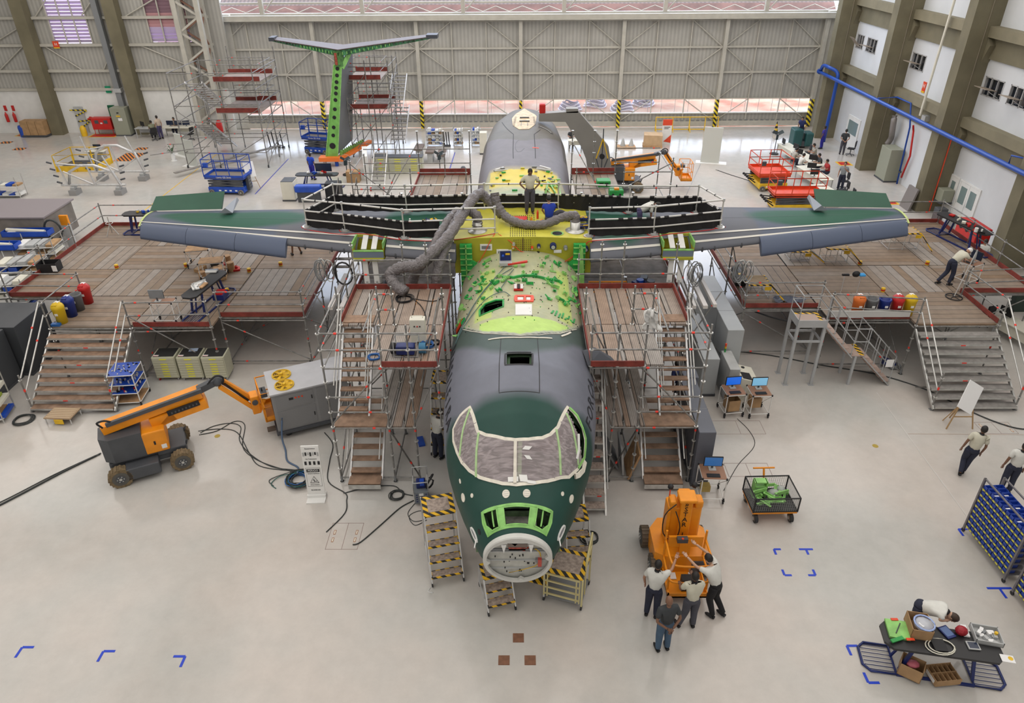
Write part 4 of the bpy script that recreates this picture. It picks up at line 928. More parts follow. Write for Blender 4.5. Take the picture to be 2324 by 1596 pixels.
# fuselage towers
def tower(sg,lab):
 t=thing('scaffold_tower',lab,'scaffold',(sg*3.5,18,0))
 if sg<0:XO,XM,XS,XI=-5.15,-4.0,-3.58,-2.12; XP=(-5.15,-3.58,-2.86)
 else:XO,XM,XS,XI=4.95,3.88,3.32,1.92; XP=(4.95,3.32,2.62)
 YF,YM,YB_=15.72,17.95,20.3
 for x in XP:post(t,x,YF,0,5.25)
 post(t,XI,YF,2.0,5.25); post(t,XI,YB_,0,5.2); post(t,XI-sg*-.03,YM,2,5.2)
 for x in (XO,XM,XP[1]):post(t,x,YM,0,5.25)
 for x in (XO,XS,(XS+XI)/2):post(t,x,YB_,0,5.6)
 lo,hi=min(XO,XI),max(XO,XI)
 a,b=min(XM,XI),max(XM,XI); mid=(a+b)/2
 # upper deck: planks front half and full back half
 k=4
 for q in range(k):deck(t,a+(b-a)*q/k,a+(b-a)*(q+1)/k,YF+.05,YM,4.0,False,GX_)
 for q in range(6):deck(t,lo+(hi-lo)*q/6,lo+(hi-lo)*(q+1)/6,YM,YB_,4.0,False,GX_)
 toe2(t,(XS,YF-.03),(XI,YF-.03),4.0); toe2(t,(XO,YB_),(XI,YB_),4.0); toe2(t,(XO,YM+.2),(XO,YB_),4.0)
 toe2(t,(XI,YF),(XI,YB_),4.0,.15)
 rail(t,(XO,YF),(XI,YF),4.0); rail(t,(XO,YB_),(XI,YB_),4.0,red=.12); rail(t,(XO,YF),(XO,YM),4.0)
 rail(t,(XM,YM-.02),(XM,YF+.1),4.0,(1.0,)); tubep(t,(XM,YM,5.0),(XS,YM,5.0),'guard_rail',red=.5); tubep(t,(XM,YM,4.5),(XS,YM,4.5),'guard_rail',red=.5)
 # mid deck and landing
 deck(t,lo,hi if sg<0 else hi,YF,YF+.62,2.0,True,tread_w) if 0 else None
 la,lb=(XO,XM+.35) if sg<0 else (XM-.35,XO)
 deck(t,la,lb,YF,YF+.62,2.015,True,tread_w)
 c0,c1=(XM+.05,XP[2]+.05) if sg<0 else (XP[2]-.05,XM-.05)
 for q in range(3):deck(t,c0+(c1-c0)*q/3,c0+(c1-c0)*(q+1)/3-.04,YF+.02,YB_-1,2.0,False,GX_)
 for z in (2.5,3.0):tubep(t,(XO,YF,z),(XP[1],YF,z),'guard_rail',red=.7)
 for z in (.15,1.95,3.93):
  for y in (YF,YB_):tubep(t,(XO,y,z),(XI if z>3 else XP[2],y,z),'ledger',red=.5)
  for x in (XO,XP[1]):tubep(t,(x,YF,z),(x,YB_,z),'ledger',red=0)
 tubep(t,(XI,YF,3.93),(XI,YB_,3.93),'ledger',red=0)
 # stairs
 f0,f1=(XO+.05,XO+.92) if sg<0 else (XO-.92,XO-.05)
 stairs(t,f0,f1,YF+.5,2.0,YM+.15,4.0,9,tread_w,.2,lip=False)
 m=MB(); m.box(f0,f1,YM+.12,YM+.55,4.0,4.03,tread_w); m.build('landing_board',t,True)
 g0,g1=(f0+.25,f1+.30) if sg<0 else (f0-.42,f1-.2)
 stairs(t,g0,g1,YF-.15,.25,YF+1.7,2.0,7,tread_w,.2,lip=False)
 m=MB(); m.box(g0,g1,YF-.45,YF+.05,.26,.31,tread_w); m.box(g0,g1,YF-.45,YF-.42,.1,.28,steel2); m.build('bottom_step',t,True)
 for x in (f0,f1):
  for h in (.5,.95):tubep(t,(x,YF+.5,2.1+h),(x,YM+.15,4.0+h),'handrail',.02,0,steel2)
 for x in (g0,g1):tubep(t,(x,YF-.2,1.0),(x,YF+1.5,2.6),'handrail',.02,0,steel2)
 # braces
 for p,q in (((XP[1],YF,3.9),(XO,YF,2.1)),((XP[2],YF,.2),(XP[1],YF,1.9)),((XP[1],YF,1.9),(XP[2],YF,.2)),((XP[2],YF,2.1),(XI,YF,3.9)),((XO,YF,.2),(XO,YM,1.9)),((XO,YM,2.1),(XO,YB_,3.9)),((XI,YF,5.2),(XI-sg*.0+sg*.45,YF+.9,4.0)),((XO,YB_,.2),(XP[1],YB_,1.9)),((XO+sg*.0,YB_,5.0),(XO+sg*1.3,YB_+1.5,2.2)),((XO,YB_,4.2),(XO+sg*1.5,YB_+.9,1.0))):tubep(t,p,q,'brace',.022,.3)
 tubep(t,(XI+sg*.05,YM-.6,5.2),(XI+sg*.5,YF+.1,3.3),'brace',.024,.0)
 return t
tower(-1,'scaffold tower with stairs left of the aircraft nose'); tower(1,'scaffold tower with stairs right of the aircraft nose')
# lower decks and clutter platforms beside the wing roots
def root_deck(sg,lab):
 t=thing('scaffold_deck',lab,'scaffold',(sg*4.5,24,0))
 xs=(2.3,3.9,5.6); xs=[sg*x for x in xs]
 for i in range(2):
  for y0,y1 in ((20.8,23.2),(23.2,25.6)):a,b=sorted((xs[i],xs[i+1])); deck(t,a,b,y0,y1,3.0,False,mat('dull_deck',(.26,.22,.19),.7,0,.3,3))
 for x in xs:
  for y in (20.8,23.2,25.6):post(t,x,y,0,3.0 if y>21 else 3.9,True)
 for x in xs:tubep(t,(x,20.8,2.9),(x,25.6,2.9),'ledger',red=0)
 for z in (2.9,1.0):tubep(t,(xs[0],20.8,z),(xs[2],20.8,z)); tubep(t,(xs[2],20.8,z),(xs[2],25.6,z))
 tubep(t,(xs[2],20.8,.2),(xs[2],23.2,2.8),'brace'); tubep(t,(xs[2],25.6,.2),(xs[2],23.2,2.8),'brace'); tubep(t,(xs[2]+sg*2,21.4,.3),(xs[2],20.8,3.0),'brace'); tubep(t,(xs[2]+sg*1.6,22.4,2.8),(xs[2],21.4,.6),'brace')
 toe2(t,(xs[2],20.8),(xs[2],25.6),3.0)
 for x in (xs[2]+sg*.45,xs[2]+sg*.85):m=MB(); m.box(x-.08,x+.08,21.5,24.2,2.6,2.72,mat('white_beam',(.72,.68,.64),.5)); m.build('white_beam',t,True)
 m=MB(); m.box(xs[2]+sg*1.2-.06,xs[2]+sg*1.2+.06,21.6,24.2,2.6,2.72,mat('white_beam',(.72,.68,.64))); m.build('white_beam',t,True) if sg>0 else None
 return t
root_deck(-1,'dull scaffold deck under the wing root on the left'); root_deck(1,'dull scaffold deck under the wing root on the right')
# decks behind the wing either side of the rear body
def rear_deck(sg,lab):
 x0,x1=(-4.5,-2.15) if sg<0 else (2.5,4.5); xe=-7.0 if sg<0 else 6.5
 t=thing('scaffold_deck',lab,'scaffold',((x0+x1)/2,30,0)); Zr=4.0
 k=2
 for q in range(k):deck(t,x0+(x1-x0)*q/k,x0+(x1-x0)*(q+1)/k,29.2,32.1,Zr,False); deck(t,x0+(x1-x0)*q/k,x0+(x1-x0)*(q+1)/k,26.6,29.2,Zr,False)
 toe2(t,(x0,32.1),(x1,32.1),Zr,.3); toe2(t,(x0,27),(x0,32.1),Zr) if sg<0 else None
 for x in (x0,(x0+x1)/2,x1):post(t,x,32.1,0,6.0)
 for x in (x0,x1):post(t,x,29.2,0,5.2); post(t,x,26.6,0,5.0)
 for y in (29.2,32.1):post(t,xe,y,0,5.6 if y<30 else 5.0)
 rail(t,(xe,32.1),(x1,32.1),Zr,(.55,1.2)); rail(t,(x0,29.2),(x1,29.2),Zr,(1.0,)); rail(t,(xe,29.2),(x0,29.2),Zr,(-.8,.3,1.0)); rail(t,(xe,29.2),(xe,32.1),Zr,(-.5,1.0))
 a,b=sorted((xe,x0)); deck(t,a,b,28.4,29.6,3.2,True)
 for p,q in (((x0,32.1,5.5),(x0+sg*1.6,29.2,3.2)),((x0,32.1,3.9),(xe,32.1,.5)),((xe,29.2,5.4),(x0,29.2,3.2)),((xe,32.1,.3),(x0,32.1,3.8)),((x0+sg*.6,29.2,5),(x0+sg*1.5,28.4,3.2))):tubep(t,p,q,'brace')
 if sg<0:
  stairs(t,-7.9,-7.1,27.5,1.2,30.5,3.4,9,tread_g,.2,lip=False)
  for x in (-7.9,-7.1):tubep(t,(x,27.5,2.1),(x,30.5,4.4),'handrail',.02,0); post(t,x,30.5,0,4.4,False,ros=False)
  for k_ in range(7):tubep(t,(-7.1+k_*.35,29.1,3.2),(-7.1+k_*.35,29.1,4.2),'baluster',.012,0)
 return t
rear_deck(-1,'scaffold deck with railings left of the rear fuselage'); rear_deck(1,'scaffold deck with green tools right of the rear fuselage')
# far scaffold towers
def far_tower(lab,x0,x1,x2,y0,y1,decks,top,name='scaffold_tower',n=3):
 t=thing(name,lab,'scaffold',((x0+x2)/2,y0,0));
 for x in (x0,x1,x2):
  for y in (y0,(y0+y1)/2,y1):post(t,x,y,0,top-(1.0 if x==x0 else 0),ros=False,r=.035)
 for x,y in ((x0,y0),(x1,y0),(x2,y0),(x2,y1)):m=MB(); m.disc((x,y-.05,.1),(1,0,0),.1,.05,rubber,10); m.build('caster',t,True)
 z=1.0
 while z<top:
  for y in (y0,y1):tubep(t,(x0,y,z),(x2,y,z),'ledger',.028,.3)
  for x in (x0,x2):tubep(t,(x,y0,z),(x,y1,z),'ledger',.028,0)
  z+=1.0
 for i,(z,a,b,ya,yb) in enumerate(decks):
  m=MB(); m.box(a,b,ya,yb,z-.06,z,mat('far_deck',(.30,.25,.22),.7,0,.2,2)); m.build('deck_panel',t,True)
  toe2(t,(a,ya),(b,ya),z,.28); toe2(t,(a,yb),(b,yb),z,.28)
  rail(t,(a,ya),(b,ya),z); rail(t,(b,ya),(b,yb),z); rail(t,(a,yb),(b,yb),z)
 z=.2; k=0
 while z<top-1.5:
  tubep(t,(x1,y0,z),(x2,y0,z+1.8),'brace',.025,0); tubep(t,(x0,y0,z+1.8*(k%2)),(x1,y0,z+1.8*(1-k%2)),'brace',.025,0); tubep(t,(x2,y0,z),(x2,y1,z+1.8),'brace',.025,0); z+=1.8; k+=1
 return t
FT=far_tower('tall scaffold tower with two decks in front of the latticed column',-22.0,-19.8,-16.6,46.6,51.5,[(5.3,-19.6,-16.6,47.8,50.6),(3.55,-19.4,-16.6,46.8,50.5)],6.9)
for i in range(2):stairs(FT,-21.3,-20.2,51.0-.0,.3+2.6*i,47.4,2.8+2.6*i,11,tread_g,.2,lip=False);
m=MB(); m.bar((-22,44.5,.3),(-17.0,51,.3),.3,.05,tread_g); m.build('base_plank',FT,True)
for a,b in (((-23,46.5),(-22,46.6)),((-23,44),(-20,46))):
 tubep(FT,(*a,1.6),(*b,1.6),'guard_rail',.028)
ft2=far_tower('scaffold tower with two dark decks and stairs behind the green tail fin',-11.3,-9.9,-8.4,48.6,52.4,[(5.15,-11.2,-9.0,49,52),(3.3,-11.2,-8.6,48.9,52)],6.4)
for i in range(2):stairs(ft2,-8.6,-7.6,48.3,1.2+2.1*i,51.5,3.0+2.1*i,9,tread_g,.22,lip=False)
# ---------------------------------------------------------------- people
def skinned(vs,es,rs,sub=1):
 me=bpy.data.meshes.new('tmp'); me.from_pydata([tuple(v) for v in vs],es,[]); o=bpy.data.objects.new('tmp',me); C.objects.link(o)
 o.modifiers.new('s','SKIN'); sd=o.modifiers.new('d','SUBSURF'); sd.levels=sub
 for i,r in enumerate(rs):
  d=me.skin_vertices[0].data[i]; d.radius=r if isinstance(r,tuple) else (r,r); d.use_root=(i==0)
 dg=bpy.context.evaluated_depsgraph_get(); ev=o.evaluated_get(dg); m2=ev.to_mesh()
 V=[v.co.copy() for v in m2.vertices]; F=[list(p.vertices) for p in m2.polygons]; ev.to_mesh_clear(); bpy.data.objects.remove(o); bpy.data.meshes.remove(me)
 return V,F
def skinm(k):
 c={'tan':(.42,.22,.14),'brown':(.20,.10,.06),'light':(.52,.32,.22)}[k]; return mat('skin_'+k,c,.5)
hairm=mat('hair_black',(.012,.009,.008),.6); hairb=mat('hair_brown',(.05,.03,.02),.6)
shirts={'white':(.68,.68,.64),'sand':(.60,.58,.47),'blue':(.01,.06,.52),'charcoal':(.04,.045,.05),'grey':(.24,.26,.28),'navy':(.02,.03,.12),'red':(.42,.03,.03),'stripe':(.5,.48,.4),'olive':(.25,.26,.17),'purple':(.05,.04,.32),'beige':(.55,.45,.36),'royal':(.01,.04,.35)}
trs={'navy':(.022,.026,.05),'black':(.01,.01,.012),'jeans':(.06,.11,.18),'grey':(.07,.07,.09),'blue':(.02,.02,.30),'purple':(.07,.06,.14),'short':(.01,.01,.012)}
def person(lab,loc,rz,shirt='sand',tr='navy',skin='tan',hair=hairm,lean=0,twist=0,la=None,ra=None,ll=None,rl=None,head=None,pel=(0,0,.93),sc=1.0,bald=False,detail=True,cap=None,group=None,shoe=None,collar=True,side=0,sleeve=1.0):
 t=thing('person',lab,'person',loc,rz,group); t.scale=(sc,sc,sc)
 P=Vector(pel); R=Matrix.Rotation(-math.radians(lean),4,'X')@Matrix.Rotation(math.radians(side),4,'Y')@Matrix.Rotation(math.radians(twist),4,'Z')
 def U(x,y,z):return P+R@V3(x,y,z-.93)
 waist=U(0,0,1.08); chest=U(0,.0,1.29); nb=U(0,-.01,1.45)
 hd=Vector(head) if head else (R@V3(0,.02,.17)); hdn=hd.normalized(); neck=nb+hdn*.06; hc=nb+hd*1.0
 sl,sr=U(-.185,0,1.40),U(.185,0,1.40)
 if la is None:la=(U(-.25,-.03,1.13),U(-.25,.05,.88))
 else:la=(Vector(la[0]),Vector(la[1]))
 if ra is None:ra=(U(.25,-.03,1.13),U(.25,.05,.88))
 else:ra=(Vector(ra[0]),Vector(ra[1]))
 ll=ll or ((-.10,.02,.50),(-.11,-.02,.09),(-.12,.13,.045)); rl=rl or ((.10,.02,.50),(.11,-.02,.09),(.12,.13,.045))
 ll=[Vector(q) for q in ll]; rl=[Vector(q) for q in rl]
 hl,hr=P+V3(-.09,0,-.03),P+V3(.09,0,-.03)
 sk=skinm(skin); vs=[P,waist,chest,nb,neck,hl,ll[0],ll[1],hr,rl[0],rl[1],sl,la[0],la[1],sr,ra[0],ra[1]]
 rs=[.09,.09,.10,.06,.052,.07,.05,.038,.07,.05,.038,.045,.038,.028,.045,.038,.028]
 es=[(0,1),(1,2),(2,3),(3,4),(0,5),(5,6),(6,7),(0,8),(8,9),(9,10),(2,11),(11,12),(12,13),(2,14),(14,15),(15,16)]
 V,F=skinned(vs,es,rs); m=MB(); m.add(V,F,sk,True)
 # head
 f=(hdn.cross(V3(1,0,0))); f=f if f.y>0 or abs(hdn.z)<.2 else -f; fx=R@V3(1,0,0); f=hdn.cross(fx)*-1
 if f.dot(R@V3(0,1,0))<0:f=-f
 m.X=Matrix(((fx.x,f.x,hdn.x,hc.x),(fx.y,f.y,hdn.y,hc.y),(fx.z,f.z,hdn.z,hc.z),(0,0,0,1))); HX=m.X
 m.ball((0,.0,0),.1,sk,14,(.78,.94,1.2)); m.ball((0,.03,-.06),.06,sk,8,(.85,.9,.9))
 m.add([(-.016,.088,-.02),(.016,.088,-.02),(0,.118,-.028),(0,.092,.03)],[(0,2,3),(2,1,3),(0,1,2)],sk)
 for x in (-1,1):m.ball((.078*x,0,-.01),.02,sk,6,(.4,.8,1.3))
 m.X=None
 # hands with four fingers and a thumb
 for e,w_,s in ((la[0],la[1],-1),(ra[0],ra[1],1)):
  d=(w_-e).normalized(); a,b=frame(d); q=w_+d*.045
  m.obox(q,d*.042,a*.036,b*.013,sk)
  if detail:
   for k in range(4):
    o=q+d*.04+a*(.026-.0175*k); L=(.062,.07,.066,.052)[k]; m.path([o,o+d*L*.5+b*.006,o+d*L*.85+b*.022*s],[.0085,.008,.006],sk,5)
   m.path([q-d*.015+a*.034,q+d*.012+a*.058,q+d*.036+a*.062],[.011,.009,.007],sk,5)
 m.build('body',t)
 m=MB(); m.X=HX
 if cap:
  m.ball((0,-.01,.035),.108,cap,12,(.82,.98,1.0)); m.box(-.06,.06,.08,.17,.03,.042,cap); m.build('cap',t)
 elif not bald:
  m.ball((0,-.018,.022),.106,hair,12,(.83,.95,1.1)); m.build('hair',t)
 if detail:
  m=MB(); m.X=HX
  for x in (-1,1):m.ball((.03*x,.086,.012),.011,black,6)
  m.box(-.022,.022,.088,.097,-.055,-.05,mat('lips',(.25,.08,.07),.5)); m.build('face_features',t)
  # shirt
 k=sleeve; smt=mat('shirt_'+shirt,shirts[shirt],.8,0,.06,6,bump=.15,bs=9) if shirt!='stripe' else stripes('shirt_striped',(.60,.56,.46),(.08,.08,.10),.08,(0,.3,1),.6)
 vs=[P+(waist-P)*.05,waist,chest,nb+(neck-nb)*.2,sl,sl.lerp(la[0],.75*k),sr,sr.lerp(ra[0],.75*k)]
 V,F=skinned(vs,[(0,1),(1,2),(2,3),(2,4),(4,5),(2,6),(6,7)],[.165,.155,.165,.075,.085,.066,.085,.066]); m=MB(); m.add(V,F,smt,True); m.build('shirt',t)
 if collar:m=MB(); c=nb+(neck-nb)*.45; m.tube(c-hdn*.02,c+hdn*.02,.075,black if shirt in ('sand','white') else smt,10,.064); m.build('collar',t)
 # trousers
 tm=mat('trousers_'+tr,trs[tr],.85,0,.1,5,bump=.2,bs=8); e1,e2=(ll[1],rl[1]) if tr!='short' else (ll[0],rl[0])
 m=MB()
 for h,q in ((hl,ll),(hr,rl)):
  e=q[1] if tr!='short' else q[0]; kn=q[0] if tr!='short' else h.lerp(q[0],.6); pts=smooth_pts([P+(h-P)*.75+V3(0,0,.05),h+(kn-h)*.12,h.lerp(kn,.55),kn,kn.lerp(e,.5),kn.lerp(e,.92)],3)
  m.path(pts,[.095+.01*min(1,i/3)-.045*max(0,(i-3)/(len(pts)-4)) for i in range(len(pts))],tm,12)
 m.ball(P.lerp(waist,.1),.15,tm,14,(1.08,.84,.95)); m.build('trousers',t)
 for q in (ll,rl):
  m=MB(); a,toe_=q[1],q[2]; d=(toe_-a); d.z*=.3; d.normalize(); c=(a+toe_)/2; c.z=(a.z+toe_.z)/2-.01; s=V3(-d.y,d.x,0)*.045; u=d.cross(s).normalized()*-1
  if u.z<0:u=-u
  m.path([a-d*.05+V3(0,0,-.035),a+d*.03+V3(0,0,-.03),toe_+V3(0,0,.005),toe_+d*.05],[.042,.05,.04,.02],shoe or black,7); m.build('shoe',t)
 return t
def seated(lab,loc,rz,shirt='white',tr='navy',seat=.46,**k):
 return person(lab,loc,rz,shirt,tr,pel=(0,0,seat+.1),ll=((-.12,.42,seat+.04),(-.12,.38,.09),(-.12,.52,.05)),rl=((.12,.42,seat+.04),(.12,.38,.09),(.12,.52,.05)),lean=k.pop('lean',14),la=k.pop('la',((-.24,.16,seat+.32),(-.1,.42,seat+.34))),ra=k.pop('ra',((.24,.16,seat+.32),(.1,.42,seat+.34))),**k)
 # the four by the orange mast lift, and the walkers
person('person in white polo and navy trousers with one hand on the lift cage',(3.12,11.05,0),-.35,'white','navy','tan',ra=((.30,.25,1.42),(.34,.48,1.56)),la=((-.27,.05,1.16),(-.24,.12,.9)),lean=8)
person('bald person in dark grey polo and jeans standing with hands behind the back',(3.22,10.15,0),.2,'charcoal','jeans','brown',bald=True,la=((-.27,-.1,1.14),(-.05,-.2,.98)),ra=((.27,-.1,1.14),(.07,-.2,.95)),collar=False)
person('person in cream polo holding papers between the other three at the lift',(3.92,10.75,0),.1,'sand','grey','brown',la=((-.27,.1,1.18),(-.22,.3,1.12)),ra=((.22,.18,1.25),(.06,.32,1.38)),lean=5,ll=((-.10,.04,.50),(-.22,.02,.09),(-.26,.17,.045)))
person('person in white shirt and black trousers reaching both arms to the lift cage',(4.55,11.15,0),.75,'white','black','light',lean=24,la=((-.28,.42,1.42),(-.30,.68,1.55)),ra=((.22,.46,1.46),(.12,.74,1.6)),ll=((-.10,.04,.50),(-.12,-.12,.09),(-.13,.02,.045)),rl=((.10,.0,.50),(.12,-.26,.09),(.13,-.12,.045)),collar=False,head=(0,.10,.15))
person('walking person in cream polo and navy trousers in front of the easel',(13.1,16.0,0),-.35,'sand','navy','brown',lean=6,side=8,ll=((-.08,.12,.50),(-.12,-.15,.12),(-.10,-.02,.045)),rl=((.06,.10,.52),(-.02,.02,.09),(.02,.18,.05)))
person('walking person in white polo and navy trousers behind the rack of blue bins',(13.85,15.25,0),-.3,'white','navy','brown',lean=3,side=4)
person('person in white polo reading papers beside the aircraft nose door',(-2.42,16.75,0),-.5-PI*.0,'white','navy','tan',lean=14,head=(0,.11,.14),la=((-.25,.12,1.12),(-.05,.36,1.08)),ra=((.25,.12,1.12),(.16,.4,1.08)))
PA=person('person in cream polo and navy trousers bending over the computer cart on the right platform',(16.42,24.55,2.0),-1.35,'sand','navy','tan',lean=48,head=(0,.17,.05),la=((-.22,.50,1.12),(-.1,.62,.90)),ra=((.2,.50,1.05),(.15,.75,.98)),ll=((-.1,-.02,.50),(-.12,-.32,.09),(-.12,-.16,.045)),rl=((.1,.08,.5),(.11,.0,.09),(.12,.15,.045)),cap=mat('cap_white',(.8,.8,.8),.7))
# on the wing box
person('person in cream polo with hands on hips standing on the yellow wing box',(.45,24.35,4.95),PI+.1,'sand','grey','brown',la=((-.36,-.03,1.16),(-.17,.02,.97)),ra=((.36,-.03,1.16),(.17,.02,.97)),head=(0,.09,.15),shoe=mat('boot_brown',(.12,.06,.04),.7))
person('person in royal blue shirt sitting on the wing box with legs stretched to one side',(1.12,23.55,4.98),.15,'royal','grey','tan',pel=(0,0,.12),ll=((.42,.26,.26),(.82,.2,.12),(.95,.18,.1)),rl=((.40,.02,.14),(.72,-.05,.07),(.82,-.02,.06)),la=((-.24,.12,.42),(-.12,.34,.22)),ra=((.24,.16,.4),(.1,.36,.2)),lean=10,head=(0,.08,.16),shoe=mat('boot_brown',(.12,.06,.04)),collar=False)
person('person in pale shirt on hands and knees inside the black-sheeted rail on the right wing',(4.3,23.75,4.9),-1.7,'white','purple','brown',pel=(0,0,.45),lean=62,ll=((-.1,.05,.08),(-.12,-.34,.06),(-.12,-.44,.03)),rl=((.1,.05,.08),(.12,-.34,.06),(.12,-.44,.03)),la=((-.2,.42,.36),(-.2,.45,.08)),ra=((.2,.42,.36),(.22,.45,.08)),head=(0,.17,-.02),sc=.95,collar=False)
person('person in black shorts standing under the left wing, only the legs in view',(-9.35,27.6,2.0),.5,'charcoal','short','brown',ll=((-.10,.02,.50),(-.16,-.02,.09),(-.18,.12,.045)),rl=((.10,.02,.50),(.2,-.02,.09),(.24,.1,.045)))
person('person in blue striped shirt stooping behind the right scaffold tower',(5.35,19.3,0),.3,'navy','navy','tan',lean=30)
# ---------------------------------------------------------------- office things
def chair(lab,loc,rz,group=None,col=black):
 t=thing('office_chair',lab,'chair',loc,rz,group)
 m=MB(); m.box(-.23,.23,-.22,.22,.43,.5,col,bev=.03); m.build('seat',t)
 m=MB(); m.box(-.21,.21,-.27,-.21,.6,1.0,col,bev=.03); m.box(-.03,.03,-.26,-.22,.46,.62,col); m.build('backrest',t)
 m=MB(); m.tube((0,0,.08),(0,0,.44),.03,dgrey);
 for k in range(5):a=2*PI*k/5; m.tube((0,0,.1),(.27*math.cos(a),.27*math.sin(a),.06),.02,dgrey,5); m.ball((.27*math.cos(a),.27*math.sin(a),.03),.03,black,6)
 m.build('base',t); return t
screen_b=mat('screen_blue',(.01,.12,.62),.3,emit=.7); screen_p=mat('screen_pale',(.18,.42,.62),.3,emit=.6); screen_d=mat('screen_dark',(.02,.03,.06),.2)
def monitor(lab,loc,rz,scr=None,w_=.52,h=.33,tilt=0,group=None):
 t=thing('monitor',lab,'monitor',loc,rz,group)
 m=MB(); m.box(-w_/2,w_/2,.0,.04,.1,.1+h,black,bev=.01); m.build('screen_housing',t)
 m=MB(); m.box(-w_/2+.02,w_/2-.02,-.004,.001,.12,.08+h,scr or screen_d); m.build('screen',t)
 m=MB(); m.box(-.1,.1,-.07,.1,0,.015,lgrey); m.box(-.03,.03,.03,.05,0,.14,dgrey); m.build('stand',t); return t
def desk(lab,loc,rz,L,D=.7,H_=.74,top=cream,leg=lgrey,group=None,mod=True):
 t=thing('desk',lab,'desk',loc,rz,group)
 m=MB(); m.box(-L/2,L/2,-D/2,D/2,H_-.035,H_,top); m.build('tabletop',t)
 for x in (-1,1):
  for y in (-1,1):m=MB(); m.box(x*(L/2-.08)-.025,x*(L/2-.08)+.025,y*(D/2-.06)-.025,y*(D/2-.06)+.025,0,H_-.035,leg); m.build('leg',t)
 if mod:m=MB(); m.box(-L/2+.1,L/2-.1,D/2-.1,D/2-.08,.3,H_-.04,top); m.build('modesty_panel',t)
 return t
def tubecart(lab,loc,rz,W=.62,D=.62,H_=.9,shelf=True,top=None,scr=None,slab=None,group=None,kb=True):
 """pipe-frame computer cart with black joints"""
 t=thing('computer_cart',lab,'cart',loc,rz,group); x,y=W/2,D/2
 m=MB(); m.box(-x,x,-y,y,H_-.02,H_,top or mat('brown_board',(.30,.16,.10),.6,0,.1,3)); m.build('tabletop',t)
 for a,b in ((-x,-y),(x,-y),(x,y),(-x,y)):
  m=MB(); m.tube((a,b,.12),(a*1.0,b,H_),.016,white,6); m.tube((a,b,H_-.04),(a,b,H_+.01),.028,black,6); m.tube((a,b,.14),(a,b,.2),.028,black,6); m.build('leg',t)
  m=MB(); m.disc((a,b,.05),(1,0,0),.05,.03,rubber,10); m.box(a-.03,a+.03,b-.03,b+.03,.08,.14,black); m.build('caster',t)
 m=MB()
 for z in (.17,H_-.03):
  for p,q in (((-x,-y),(x,-y)),((x,-y),(x,y)),((x,y),(-x,y)),((-x,y),(-x,-y))):m.tube((*p,z),(*q,z),.014,white,6)
 m.tube((-x,-y,H_-.05),(-x,y,.2),.008,white,5); m.tube((x,-y,H_-.05),(x,y,.2),.008,white,5); m.build('frame_tube',t)
 if kb:m=MB(); m.box(-.2,.16,-y+.06,-y+.2,H_,H_+.02,black); one_=m.build('keyboard',None); one_.location=(0,0,0); one_.matrix_world=Matrix.LocRotScale(Vector(loc),Quaternion((0,0,1),rz),V3(1,1,1)); one_['label']='black keyboard on the '+(slab or 'computer cart'); one_['category']='keyboard'
 if slab:c,s=math.cos(rz),math.sin(rz); monitor(slab.replace('cart','computer screen',1) if False else 'screen on the '+slab,(loc[0]-s*.1,loc[1]+c*.1,loc[2]+H_),rz,scr)
 return t
tubecart('pipe-frame computer cart with deep blue screen and cardboard box below',(7.05,19.1,0),.12,scr=screen_b,slab='left of the two carts by the grey console')
tubecart('pipe-frame computer cart with pale blue screen, right of its twin by the console',(7.88,19.05,0),.05,scr=screen_p,slab='right of the two carts by the grey console')
tubecart('pipe-frame computer cart standing alone beside the dark blue wall panels',(5.42,15.1,0),-.04,W=.66,D=.62,scr=mat('screen_dusk',(.03,.12,.32),.3,emit=.5),slab='cart beside the dark blue wall panels')
def cbox(lab,x,y,z,a,b,h,rz=0,open_=False,name='cardboard_box',mt=None,group=None):
 m=MB()
 if open_:
  m.X=Matrix.LocRotScale(V3(x,y,z),Quaternion((0,0,1),rz),V3(1,1,1)); c=mt or cardb
  m.box(-a/2,a/2,-b/2,b/2,0,.012,c)
  for p in ((-a/2,-a/2+.012,-b/2,b/2),(a/2-.012,a/2,-b/2,b/2),(-a/2,a/2,-b/2,-b/2+.012),(-a/2,a/2,b/2-.012,b/2)):m.box(*p,0,h,c)
  m.X=None
 else:m.box(x-a/2,x+a/2,y-b/2,y+b/2,z,z+h,mt or cardb,rz=rz,bev=.006)
 return one(name,lab,'box',m,group,(x,y,z))
cbox('open cardboard box under the left computer cart by the console',7.05,19.05,.19,.4,.4,.42,.15,True); cbox('cardboard box under the right computer cart by the console',7.85,19.2,.19,.34,.3,.36,.1)
cbox('small carton on the lower frame of the lone computer cart',5.3,15.15,.18,.25,.2,.2,0,mt=mat('yellow_carton',(.45,.33,.1),.8))
# grey control console with light column beside the long grey cabinets
t=thing('control_console','grey control console with sloping keyboard desk and signal light','console',(7.5,20.5,0),0)
m=MB(); m.box(7.0,7.35,19.6,20.8,0,1.35,lgrey,bev=.02); m.build('cabinet',t,True)
m=MB(); m.prism([(0,0),(.75,0),(.75,.72),(.15,.88),(0,.88)],0,.95,cream,Matrix(((1,0,0,7.35),(0,0,1,19.75),(0,1,0,0),(0,0,0,1)))); m.build('desk_body',t,True)
m=MB(); m.obox((7.72,20.0,.83),(.16,0,-.03),(0,.2,0),(0,0,.012),black); m.build('keyboard',t,True); m=MB(); m.ball((7.75,20.55,.82),.07,black,8,(1,1,.4)); m.build('trackball',t,True)
m=MB(); m.tube((7.1,20.7,1.35),(7.1,20.7,1.5),.03,green,8); m.tube((7.1,20.7,1.5),(7.1,20.7,1.58),.035,yellow,8); m.tube((7.1,20.7,1.58),(7.1,20.7,1.68),.035,redor,8); m.build('signal_light',t,True)
